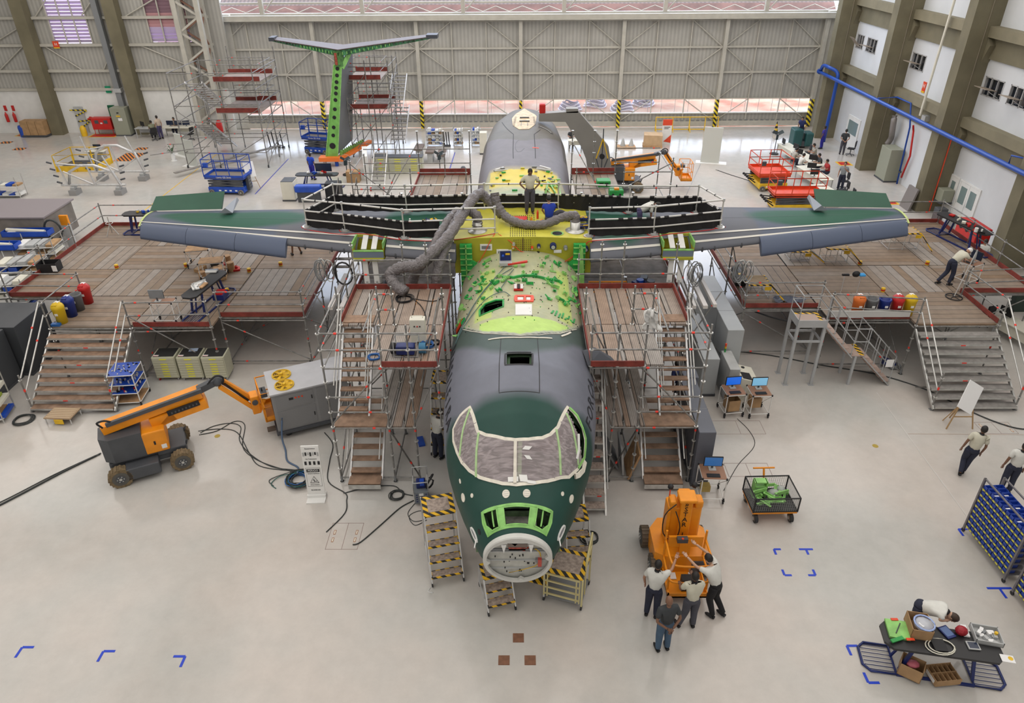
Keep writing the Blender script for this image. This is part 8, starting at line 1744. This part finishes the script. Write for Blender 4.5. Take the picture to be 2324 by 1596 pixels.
for k in range(3):cbox(('left','middle','right')[k]+' one of the three tall cardboard boxes on the grey pallet',-37.65+k*.6,55.05,.15,.57,.8,1.05)
for k,x in enumerate((-39.5,-38.9)):m=MB(); m.lathe((x,55.8,.9),[(.1,0),(.11,.05),(.11,.55),(.05,.66),(.03,.75),(0,.75)],red,10); m.box(x-.1,x+.1,55.95,55.99,1.7,2.1,red); one('fire_extinguisher',('left','right')[k]+' of two red extinguishers on the white back wall','extinguisher',m)
def sign(lab,x,y,z,w_,h,mt,ch,n=(0,-1)):
 t=thing('wall_sign',lab,'sign',(x,y,z)); m=MB()
 if n==(0,-1):m.box(-w_/2,w_/2,-.03,0,0,h,mt); m.build('plate',t); text('lettering',ch,h*.55,white,XF((x,y-.035,z+h*.55),(1,0,0),(0,0,1)),t)
 else:m.box(-.03,0,-w_/2,w_/2,0,h,mt); m.build('plate',t); text('lettering',ch,h*.55,white,XF((x-.035,y,z+h*.6),(0,-1,0),(0,0,1)),t)
 m=MB(); m.box(-w_/2,w_/2,-.04,-.02,0,h*.16,yellow) if n==(0,-1) else m.box(-.04,-.02,-w_/2,w_/2,0,h*.16,yellow); m.build('yellow_band',t) if mt is redor else None
sign('red H hydrant sign on the ribbed back wall',-33.95,55.85,6.2,.45,.5,redor,'H'); sign('green safety sign above the green board on the back wall',-31.1,55.95,3.0,.42,.5,mat('sign_green',(.0,.25,.12),.5),'i'); sign('red H hydrant sign on the white right wall panel',RW,42.9,5.35,.35,.6,redor,'H',(-1,0))
D1=desk('grey desk near the second wall column with a seated person',(-28.3,54.5,0),0,1.4,.7,top=lgrey); monitor('black monitor on the desk near the second wall column',(-28.5,54.6,.74),PI*.8); seated('seated person in olive shirt at the desk near the second wall column',(-27.5,54.0,0),.6,'olive',detail=False); chair('black office chair behind the person in olive',(-27.3,53.6,0),.6)
desk('pale desk on the left back wall with several monitors',(-25.9,54.7,0),0,2.4,.8); desk('pale desk end standing left of the standing person',(-27.4,54.6,0),.3,.5,.6)
for k in range(3):monitor(('leftmost','middle','rightmost')[k]+' of three monitors on the left back wall desk',(-26.5+k*.62,54.8,.74),.2*k)
person('standing person in beige shirt left of the back wall desk monitors',(-27.0,54.0,0),1.0,'beige','purple',detail=False); seated('seated person in beige shirt behind the back wall desk',(-26.3,55.3,0),PI,'beige',detail=False); chair('black office chair right of the back wall desk',(-24.6,53.6,0),1.2)
m=MB(); m.lathe((-22.2,53.5,.5),[(.2,0),(.22,.1),(.22,.8),(.1,1.0),(0,1.0)],red,12); m.tube((-22.2,53.5,0),(-22.2,53.5,.5),.1,dgrey,8); one('fire_extinguisher','large red wheeled extinguisher at the foot of the latticed column','extinguisher',m)
# left edge storage
cm=mat('container_taupe',(.20,.18,.16),.6,0,.2,1.5); t=thing('container','grey-brown covered container at the left edge','container',(-25.5,33.5,0),.0); m=MB(); m.box(-3.5,2.6,-1.2,1.3,.5,1.9,cm,bev=.03); m.build('body',t); m=MB(); m.box(-3.6,2.7,-1.3,1.4,1.9,1.97,mat('container_top',(.25,.22,.23),.6)); m.build('lid',t); wheel(t,(-1.5,-1.2,.3),.3,.2,PI/2)
t=thing('info_totem','grey standing totem with an orange top behind the left platform','totem',(-22.5,33.2,0)); m=MB(); m.box(-.2,.2,-.06,.06,0,1.2,lgrey); m.build('body',t); m=MB(); m.box(-.2,.2,-.065,.065,1.2,1.7,redor if 0 else orange); m.build('orange_top',t)
for k,(x,y,z) in enumerate(((-23.6,31.9,1.2),(-24.3,30.4,1.15),(-23.9,29.0,.7))):
 t=thing('blue_tray',('long blue tray with a rolled sheet, farthest back on the left racks','long blue tray in the middle of the left racks','long blue tray lowest on the left racks')[k],'tray',(x,y,z),.02); m=MB(); m.box(-1.1,1.1,-.3,.3,0,.03,blue)
 for a in ((-1.1,1.1,-.3,-.27),(-1.1,1.1,.27,.3),(-1.1,-1.07,-.3,.3),(1.07,1.1,-.3,.3)):m.box(*a,0,.26,blue)
 m.build('tray',t); m=MB(); m.tube((-1.0,.05,.25),(.9,-.1,.2),.09,cream,7); m.box(-.9,-.5,-.2,.1,.03,.2,paper); m.build('rolled_sheet',t)
def storerack(lab,x,y,rz,L,D,n,H_=1.5,mt=None):
 t=thing('storage_rack',lab,'rack',(x,y,0),rz)
 for a in (-L/2,L/2):
  for b in (-D/2,D/2):m=MB(); m.tube((a,b,0),(a,b,H_),.022,steel2,5); m.build('post',t)
 for k in range(n):
  z=.15+k*(H_-.2)/n; f=MB()
  for p,q in (((-L/2,-D/2),(L/2,-D/2)),((L/2,-D/2),(L/2,D/2)),((L/2,D/2),(-L/2,D/2)),((-L/2,D/2),(-L/2,-D/2))):f.tube((*p,z),(*q,z),.018,white,5)
  f.box(-L/2,L/2,-D/2,D/2,z-.01,z,lgrey); S_=f.build('shelf',t)
  for q in range(4):f=MB(); a=-L/2+.1+q*L/4; c=random.choice((mt or white,white,cardb,lgrey,blue,cream)); f.box(a,a+L/5,-D/2+.08,D/2-.1,z,z+random.uniform(.05,.2),c); f.build('stored_part',S_)
random.seed(15); storerack('pipe rack of pale parts left of the platform, farthest',-22.6,30.9,.1,1.8,1.0,4,1.5); storerack('pipe rack of pale parts left of the platform, middle',-22.0,28.6,.1,1.8,1.0,5,1.6); storerack('pipe rack of pale parts left of the platform, nearest',-21.2,26.3,.1,1.8,1.0,6,1.7); storerack('rack of yellow-green bags at the left edge by the stairs',-17.35,18.9,.2,.8,.9,4,2.0,mat('lime_bag',(.45,.55,.08),.6)); storerack('tool rack on wheels at the far left edge',-30.5,41.0,0,1.6,.7,2,1.3)
coil('dark cable heap at the foot of the left platform stairs',-16.3,18.7,0,.3,hc_,6)
m=MB(); m.path([(-22.2+.1*math.sin(i),32.4+.0*i,1.2+.45*math.sin(i*PI/8)) for i in range(1)]+[(-22.6+.4*math.cos(i*PI/8),32.3,1.3+.5*math.sin(i*PI/8)) for i in range(16)],.05,hc_,6,True); one('hanging_hoses','dark hose loop hung at the end of the grey-brown container','hose',m)
# middle of the far floor
work_table('dark-topped table left of the green fin stand, with laptops',(-12.3,42.6,0),0,2.6,.7,.8); clutter('item on the table left of the fin stand',-12.2,42.6,.82,9,[red,yellow,lgrey,blue,white],'items on the table by the fin stand',1.0,.2,.12,'tool','tool')
cabinet('cabinet','beige cabinet with dark top standing right of the near scissor lift',-13.75,-13.0,39.9,40.8,0,1.15,cream,top=dgrey); m=MB(); m.box(-12.9,-11.4,39.6,40.1,.6,1.0,blue,bev=.08); m.box(-12.8,-11.5,39.7,40,0,.6,dgrey); one('blue_case','long bright blue case beside the beige cabinet','case',m); m=MB(); m.box(-11.3,-10.4,40.2,40.9,0,.95,black,bev=.05); one('black_crate','black spotted crate below the table by the fin stand','crate',m); cbox('brown box on the floor right of the fin stand table',-10.3,43.6,0,.8,.6,.7)
monitor('large dark monitor on the far side of the fin stand table',(-11.9,42.75,.8),0,w_=1.0,h=.5); person('person in blue overalls with a yellow vest left of the fin stand',(-12.95,43.9,0),-.4,'blue','blue','brown',detail=False,collar=False); m=MB(); m.box(-9.9,-9.6,43.8,46.2,0,1.5,white,rz=.2); one('white_ladder_panel','pale board leaning right of the fin stand','board',m)
t=thing('drawer_bench','long bench of cream drawers with yellow labels right of the fin','cabinet',(-7.7,45.4,0)); m=MB(); m.box(-1.6,1.6,-.35,.35,0,1.05,mat('cabinet_sage',(.5,.5,.38))); m.build('cabinet_body',t); m=MB(); m.box(-1.62,1.62,-.37,.37,1.05,1.09,dgrey); m.build('worktop',t)
for c in range(3):
 for k in range(6):m=MB(); x=-1.05+c*1.05; z=.2+k*.14; m.box(x-.48,x+.48,-.37,-.35,z,z+.12,mat('cabinet_sage',(.5,.5,.38))); D=m.build('drawer',t); m=MB(); m.box(x-.2,x+.2,-.378,-.37,z+.03,z+.08,mat('yellow_label',(.75,.72,.05))); m.build('drawer_label',D)
t=thing('scaffold_stairs','steel stairs on wheels standing before the cream drawer bench','stairs',(-8.2,42.5,0)); stairs(t,-8.9,-8.1,41.8,.1,44.0,1.9,8,tread_g,.22,lip=False)
for x in (-8.9,-8.1):tubep(t,(x,41.8,1.0),(x,44,2.8),'handrail',.025,0); tubep(t,(x,44,0),(x,44,2.8),'leg',.025,0); m=MB(); m.disc((x,41.7,.12),(1,0,0),.12,.06,red,10); m.build('wheel',t,True)
for k in range(3):m=MB(); m.box(-6.9+k*.75,-6.35+k*.75,47.2,48.6,.9-.2*k,1.0-.2*k,mat('brown_ramp',(.17,.13,.11),.7)); m.box(-6.8+k*.75,-6.45+k*.75,47.3,48.4,0,.9-.2*k,lgrey); one('brown_block',('tallest','middle','lowest')[k]+' of the three brown-topped blocks behind the drawer bench','block',m)
def fan(lab,x,y,h,r=.35):
 t=thing('pedestal_fan',lab,'fan',(x,y,0)); m=MB(); m.tube((0,0,0),(0,0,h),.03,dgrey,6); m.disc((0,0,.03),(0,0,1),.3,.05,black,12); m.build('pole',t); m=MB()
 for k in range(3):a=k*2.1+.5; m.obox((r*.55*math.cos(a),-.08,h+r*.55*math.sin(a)),(r*.45*math.cos(a),0,r*.45*math.sin(a)),(-.1*math.sin(a),.06,.1*math.cos(a)),(0,.01,0),mat('fan_blade_dark',(.03,.05,.06),.4))
 m.build('fan_blades',t); m=MB(); m.path([(r*math.cos(i*PI/10),-.05,h+r*math.sin(i*PI/10)) for i in range(20)],.01,lgrey,4,True); m.build('fan_guard',t)
fan('tall pedestal fan with dark blades left of the rear fuselage',-4.9,44.3,1.5); fan('pedestal fan with dark blades above the right desks',17.9,49.2,1.4,.4); fan('pedestal fan under the green fin stand',-11.0,44.9,1.0)
for k,x in enumerate((-6.0,-4.3,-3.0)):storerack(('left','middle','right')[k]+' silver tray rack before the hangar door left of the fuselage',x,51.8,0,1.1 if k==0 else .6,.6,5,1.4)
for k in range(3):m=MB(); m.tube((-5.25+k*.17,51.5,.1),(-5.3+k*.17,51.5,1.05),.04,black,6); m.box(-5.33+k*.17,-5.17+k*.17,51.42,51.6,0,.12,dgrey); one('barrier_post',('left','middle','right')[k]+' of three black posts between the tray racks','post',m)
for k in range(4):m=MB(); m.tube((-17.9+k*.3,51.4,.05),(-18.0+k*.3,51.4,1.15),.04,black,6); m.box(-18.0+k*.3,-17.8+k*.3,51.3,51.5,0,.1,dgrey); one('barrier_post',('first','second','third','fourth')[k]+' from the left of four black posts inside the left scaffold tower','post',m)
cabinet('machine_cabinet','pale riveted machine column beside the rear fuselage left side',-2.6,-2.1,49.4,50.0,0,1.5,cream); m=MB(); m.box(-4.3,-3.8,43.6,44.2,0,.5,yellow); m.lathe((-3.4,44.0,0),[(.3,0),(.3,.5),(.1,.8),(0,.8)],dgrey,10); one('machine','small yellow and grey machine beside the tall fan','machine',m)
# right of the rear fuselage
desk('small white desk with two seated people behind the gantry arm',(4.25,50.4,0),0,1.3,.6); seated('seated person in grey at the white desk, left one',(3.9,51.3,0),PI,'charcoal',detail=False); seated('seated person in grey shirt at the white desk, right one',(4.75,51.3,0),PI,'grey',detail=False); m=MB(); m.box(5.1,5.6,50.1,50.6,0,.7,white); m.ball((5.35,50.35,.75),.12,red,6,(1.4,1,.5)); one('side_cabinet','small white side cabinet with a red item on top','cabinet',m)
m=MB(); m.box(7.2,8.5,50.6,51.4,0,.12,wood); m.lathe((7.6,51,.12),[(.2,0),(.1,.4),(.03,.6),(0,.6)],lgrey,8); m.lathe((8.2,51,.12),[(.2,0),(.05,.5),(0,.55)],lgrey,8); one('pallet','pallet carrying two pointed grey parts right of the gantry arm','pallet',m)
cbox('large plywood crate on a pallet before the orange-topped totem',9.8,51.4,.12,1.3,1.0,.75,-.15,name='plywood_crate',mt=mat('plywood',(.55,.38,.22),.7,0,.1,3)); m=MB(); m.box(9.1,10.5,50.85,51.95,0,.12,wood,rz=-.15); one('pallet','wooden pallet under the plywood crate','pallet',m)
t=thing('info_totem','white standing totem with orange top and foot near the hangar door','totem',(10.85,51.9,0)); m=MB(); m.box(-.33,.33,-.05,.05,.0,1.35,white); m.build('body',t); m=MB(); m.box(-.33,.33,-.06,.06,1.35,1.75,redor); m.add([(.33,-.065,.1),(.33,-.065,.7),(-.2,-.065,.2)],[(0,1,2)],redor); m.build('orange_band',t); m=MB(); m.box(-.22,.1,-.06,-.05,1.1,1.14,black); m.box(-.22,.2,-.06,-.05,1.2,1.24,black); m.build('printed_lines',t)
t=thing('yellow_fence','long yellow rail fence in front of the hangar door','fence',(13.1,55.6,0));
for z in (.12,1.05):m=MB(); m.box(10.7,15.5,55.57,55.63,z-.03,z+.03,yellow); m.build('rail',t,True)
for x in (10.7,12.0,13.3,14.5,15.5):m=MB(); m.box(x-.03,x+.03,55.57,55.63,0,1.05,yellow); m.bar((x,55.1,0),(x,55.6,.5),.05,.05,yellow); m.build('post',t,True)
# desks by the red lifts
for k,(x,y,L) in enumerate(((18.6,48.2,2.2),(18.9,45.6,3.2),(18.2,42.6,3.0),(17.7,39.4,2.0))):desk(('farthest pale desk of the row behind the red lifts','second pale desk of the row behind the red lifts','third pale desk of the row behind the red lifts','nearest pale desk of the row behind the red lifts')[k],(x,y,0),PI/2+.15,L,.9)
for k,(x,y) in enumerate(((18.3,48.8),(18.7,47.5),(18.5,46.3),(18.9,44.9),(18.2,43.2),(17.9,41.9))):monitor(('first','second','third','fourth','fifth','sixth')[k]+' black monitor from the far end of the desk row',(x,y,.74),1.6+.3*k)
for k,(x,y,rz,sh) in enumerate(((18.0,45.9,-1.4,'stripe'),(19.8,46.9,1.5,'stripe'),(18.0,44.6,-1.3,'white'),(19.3,44.6,1.6,'charcoal'),(19.3,43.3,1.6,'red'))):seated(('seated person in striped shirt left of the desk row','seated person in striped shirt on the far right side of the desk row','seated person in white shirt bent over the desk row','seated person in black shirt at the desk row','seated person in red shirt at the desk row')[k],(x,y,0),rz,sh,detail=False,collar=False)
for k,(x,y) in enumerate(((19.6,47.9),(19.7,41.8),(19.0,40.1),(18.8,38.8))):chair('black office chair right of the desk row, '+('farthest','second farthest','second nearest','nearest')[k],(x,y,0),1.5)
person('standing person in grey shirt with a hand to the chin beside the desk row',(19.4,41.4,0),2.6,'grey','navy',detail=False,collar=False,la=((-.26,.02,1.16),(-.05,.18,1.42)))
t=thing('floor_sweeper','dark green ride-on floor sweeper near the right end of the hangar door','sweeper',(20.3,50.9,0)); tg=mat('sweeper_green',(.02,.09,.09),.45); m=MB(); m.box(-.75,-.1,-.5,.5,.15,1.35,tg,bev=.1); m.box(.1,.65,-.5,.4,.15,1.1,tg,bev=.1); m.box(-.7,.6,-.4,.4,.15,.5,dgrey); m.build('body',t); m=MB(); m.disc((-.3,-.1,.12),(1,0,0),.14,1.1,rubber,12); m.build('wheels',t)
person('person in navy riding the green floor sweeper',(20.2,51.0,.45),PI*.8,'navy','navy',detail=False,lean=20,collar=False); person('person in purple trousers and grey vest standing beside the sweeper',(21.6,50.4,0),.8,'purple','blue','brown',detail=False,collar=False,sc=.93); person('person in grey standing with hands behind beside the chair at the right wall',(22.5,49.0,0),-.3,'charcoal','grey','tan',detail=False,collar=False,la=((-.27,-.1,1.14),(-.05,-.2,.98)),ra=((.27,-.1,1.14),(.07,-.2,.95))); chair('black office chair at the right wall beside the standing person',(23.0,48.8,0),1.0)
# right wall services
bp_=mat('pipe_blue',(.01,.07,.38),.4); m=MB(); m.tube((22.05,54.6,4.5),(22.05,14,4.5),.11,bp_,10); m.tube((22.1,54.7,4.5),(22.1,54.5,4.5),.18,bp_,10); one('blue_pipe','long thick blue pipe running along the right wall columns','pipe',m)
m=MB(); m.path(smooth_pts([(22.05,54.3,4.6),(22.05,54.0,5.0),(22.05,52.9,5.05),(22.45,52.4,4.8),(22.5,52.25,4.0),(22.5,52.3,.0)]),.12,bp_,8); one('blue_pipe','blue pipe bending down to the floor near the hangar door','pipe',m)
m=MB(); m.path([(22.1,45.0,4.6),(23.05,44.6,4.75),(23.08,42.9,4.75),(23.35,42.8,3.4),(23.4,42.6,.0)],.05,bp_,6); m.disc((23.4,42.6,.75),(0,0,1),.09,.1,dgrey,8); one('blue_pipe','thin blue pipe dropping down the white wall bay','pipe',m); m=MB(); m.path([(22.05,31.5,4.6),(22.05,31.5,4.95),(22.5,30.9,4.95),(22.5,30.8,4.7)],.04,bp_,6); one('blue_pipe','small blue pipe loop on the long pipe near the right edge','pipe',m)
m=MB(); m.path([(23.3,42.4,3.6),(23.3,42.2,3.3),(23.4,42.0,1.9),(23.4,42.3,.5)],.06,red,6); one('red_pipe','red pipe on the white wall beside the thin blue pipe','pipe',m); m=MB(); m.tube((22.9,37.65,0),(22.9,37.65,4.2),.03,redor,6); one('red_pipe','thin red pipe up the second right wall column','pipe',m); m=MB(); m.tube((22.98,41.0,16.9),(22.98,41.4,4.4),.07,cream,8); m.box(23.2,23.55,41.2,41.6,4.1,4.4,lgrey); one('cream_pipe','cream drainpipe down the right wall with a junction box','pipe',m)
m=MB(); m.path(smooth_pts([(23.1,44.4,3.7),(23.15,44.3,2.8),(23.3,44.5,2.3),(23.2,44.6,1.9)]),.17,mat('duct_taupe',(.25,.23,.22),.5,.2),10); one('air_duct','grey bent duct above the grey-green cabinet on the right wall','duct',m)
cg=mat('cabinet_green_grey',(.30,.31,.24)); cabinet('electrical_cabinet','tall grey-green cabinet with white labels against the right wall',22.7,23.5,42.9,44.2,0,2.0,cg); cabinet('electrical_cabinet','short grey-green cabinet beside the second right wall column',22.9,23.5,36.9,37.5,.75,1.5,cg)
m=MB(); m.obox((21.95,38.3,.6),(.05,0,0),(0,.5,0),(.12,0,.62),mat('board_taupe',(.20,.18,.17),.6)); one('leaning_board','grey-brown board leaning near the second right wall column','board',m)
for k,(x,y,h) in enumerate(((22.7,36.3,.75),(22.4,35.8,.6),(22.6,35.2,.5))):m=MB(); m.box(x-.25,x+.25,y-.25,y+.25,0,h,(dgrey,mat('box_brown',(.10,.08,.08)),lgrey)[k],bev=.02); one('stored_box',('dark tall','brown squat','pale low')[k]+' box stored below the small wall cabinet on the right','box',m)
m=MB(); m.box(21.6,22.3,31.3,33.0,.8,1.5,red,bev=.03); m.box(21.7,22.2,31.4,32.9,0,.8,cream); m.disc((21.59,32.6,1.2),(1,0,0),.12,.02,black,10); m.disc((21.59,32.1,1.2),(1,0,0),.12,.02,black,10); one('red_cabinet','red and white hose cabinet behind the right platform table','cabinet',m); m=MB(); m.box(20.5,21.8,26.0,26.3,0,1.5,mat('frame_dark_green',(.03,.05,.04))); one('dark_screen','dark framed screen behind the rail near the right edge','screen',m)
# boards leaning under the right tower
for k in range(3):m=MB(); m.X=Matrix.LocRotScale(V3(2.75+k*.3,16.6-k*.2,.5),Quaternion((0,1,0),-.5+k*.4),V3(1,1,1)); m.box(-.03,.03,-.5,.4,-.45,.5,(mgrey,lgrey,wood)[k]); one('leaning_board',('grey','pale','brown')[k]+' board leaning under the right tower','board',m)
# ---------------------------------------------------------------- marks on the floor
tb=mat('floor_tape_blue',(.01,.05,.55),.5)
def mark(lab,x,y,dx,dy,s=.22,T=False):
 m=MB(); w_=.06; s*=1.2; m.box(x-(s if T else 0),x+dx*s,y-w_/2,y+w_/2,.002,.005,tb); m.box(x-w_/2,x+w_/2,y,y+dy*s,.002,.006,tb); one('tape_mark',lab,'tape',m)
mark('blue corner tape mark on the floor at the bottom left, leftmost',-11.25,10.2,1,-1); mark('blue corner tape mark on the bottom left floor, middle',-9.35,10.1,1,-1); mark('blue corner tape mark on the bottom left floor, rightmost',-7.45,9.97,-1,-1)
mark('blue tape mark right of the mast lift, upper left of four',6.65,13.1,1,-1,.15); mark('blue tape mark right of the mast lift, upper right of four',7.48,13.1,1,-1,.15,True); mark('blue tape mark right of the mast lift, lower left of four',6.65,12.25,1,1,.15); mark('blue tape mark right of the mast lift, lower right of four',7.42,12.25,-1,1,.15)
mark('blue tape mark beside the near end of the bin rack',11.75,11.85,1,-1,.25,True); mark('blue tape mark at the far foot of the bin rack',11.8,13.8,1,-1,.2); mark('blue tape mark left of the bottom right table',7.4,10.25,1,-1,.2); mark('blue tape mark at the lower left of the bottom right table',7.5,9.35,1,1,.2)
for lab,x,y in (('brown square floor cover, upper one of three',0,10.45),('brown square floor cover, lower left of three',-.32,9.88),('brown square floor cover, lower right of three',.26,9.88)):m=MB(); m.box(x-.125,x+.125,y-.12,y+.12,.001,.006,mat('floor_brown',(.20,.09,.05),.6,0,.2,8)); one('floor_cover',lab,'cover',m)
def plate(lab,x0,x1,y0,y1,rz=0,slots=True):
 m=MB(); ln=mat('plate_line',(.30,.22,.20),.6); w_=.012
 for a in ((x0,x1,y0,y0+w_),(x0,x1,y1-w_,y1),(x0,x0+w_,y0,y1),(x1-w_,x1,y0,y1),((x0+x1)/2,(x0+x1)/2+w_,y0,y1)):m.box(*a,.001,.004,ln)
 if slots:
  for x in (x0+.1,x1-.16):
   for y in ((y0+y1)/2-.22,(y0+y1)/2+.05):m.box(x,x+.06,y,y+.16,.001,.004,mat('slot_rust',(.35,.16,.08),.7)); m.box(x+.015,x+.045,y+.02,y+.14,.004,.005,cream)
 one('floor_hatch',lab,'hatch',m)
plate('thin-outlined floor hatch with four slots left of the nose',-5.05,-4.2,13.1,14.05); plate('thin-outlined floor hatch under the computer carts',6.3,7.9,17.9,18.6,slots=False); plate('thin-outlined floor hatch behind the mesh trolley',6.2,7.5,15.9,16.5,slots=False); plate('thin-outlined floor hatch behind the walking people',14.8,15.9,17.9,18.5)
for lab,pts,w_,mt in (('pale painted line crossing the right floor toward the bin rack',[(12.4,20.2),(12.28,13.8)],.03,mat('line_white',(.60,.58,.55),.3)),('thin tan floor joint running right from the painted line',[(12.4,17.9),(19,17.8)],.02,mat('line_tan',(.45,.35,.28),.4)),('yellow painted line on the far left floor',[(-21.3,50),(-21.3,34)],.06,yellow),('blue painted line beside the near scissor lift',[(-15.85,48.6),(-15.82,41.2)],.07,mat('line_blue',(.06,.07,.40),.4)),('blue painted line left of the rear fuselage',[(-4.4,50),(-4.6,36)],.07,mat('line_blue',(.06,.07,.4))),('thin floor joint at the far right before the big white panel',[(14.5,53),(9.8,40)],.03,mgrey)):m=MB(); m.bar((*pts[0],.003),(*pts[1],.003),w_,.003,mt) if 0 else m.path([(*pts[0],.002),(*pts[1],.002)],.001,mt,4); d=(Vector(pts[1])-Vector(pts[0])); n=Vector((-d.y,d.x)).normalized()*w_/2; m=MB(); m.add([(pts[0][0]-n.x,pts[0][1]-n.y,.004),(pts[0][0]+n.x,pts[0][1]+n.y,.004),(pts[1][0]+n.x,pts[1][1]+n.y,.004),(pts[1][0]-n.x,pts[1][1]-n.y,.004)],[(0,1,2,3)],mt); one('floor_line',lab,'line',m)
for lab,x,y in (('small round brass floor cap left of the cooling unit',-9.6,17.85),('small round brass floor cap on the open right floor',11.1,17.3)):m=MB(); m.disc((x,y,.003),(0,0,1),.09,.005,mat('brass',(.45,.33,.06),.4,.3),12); one('floor_drain',lab,'cap',m)
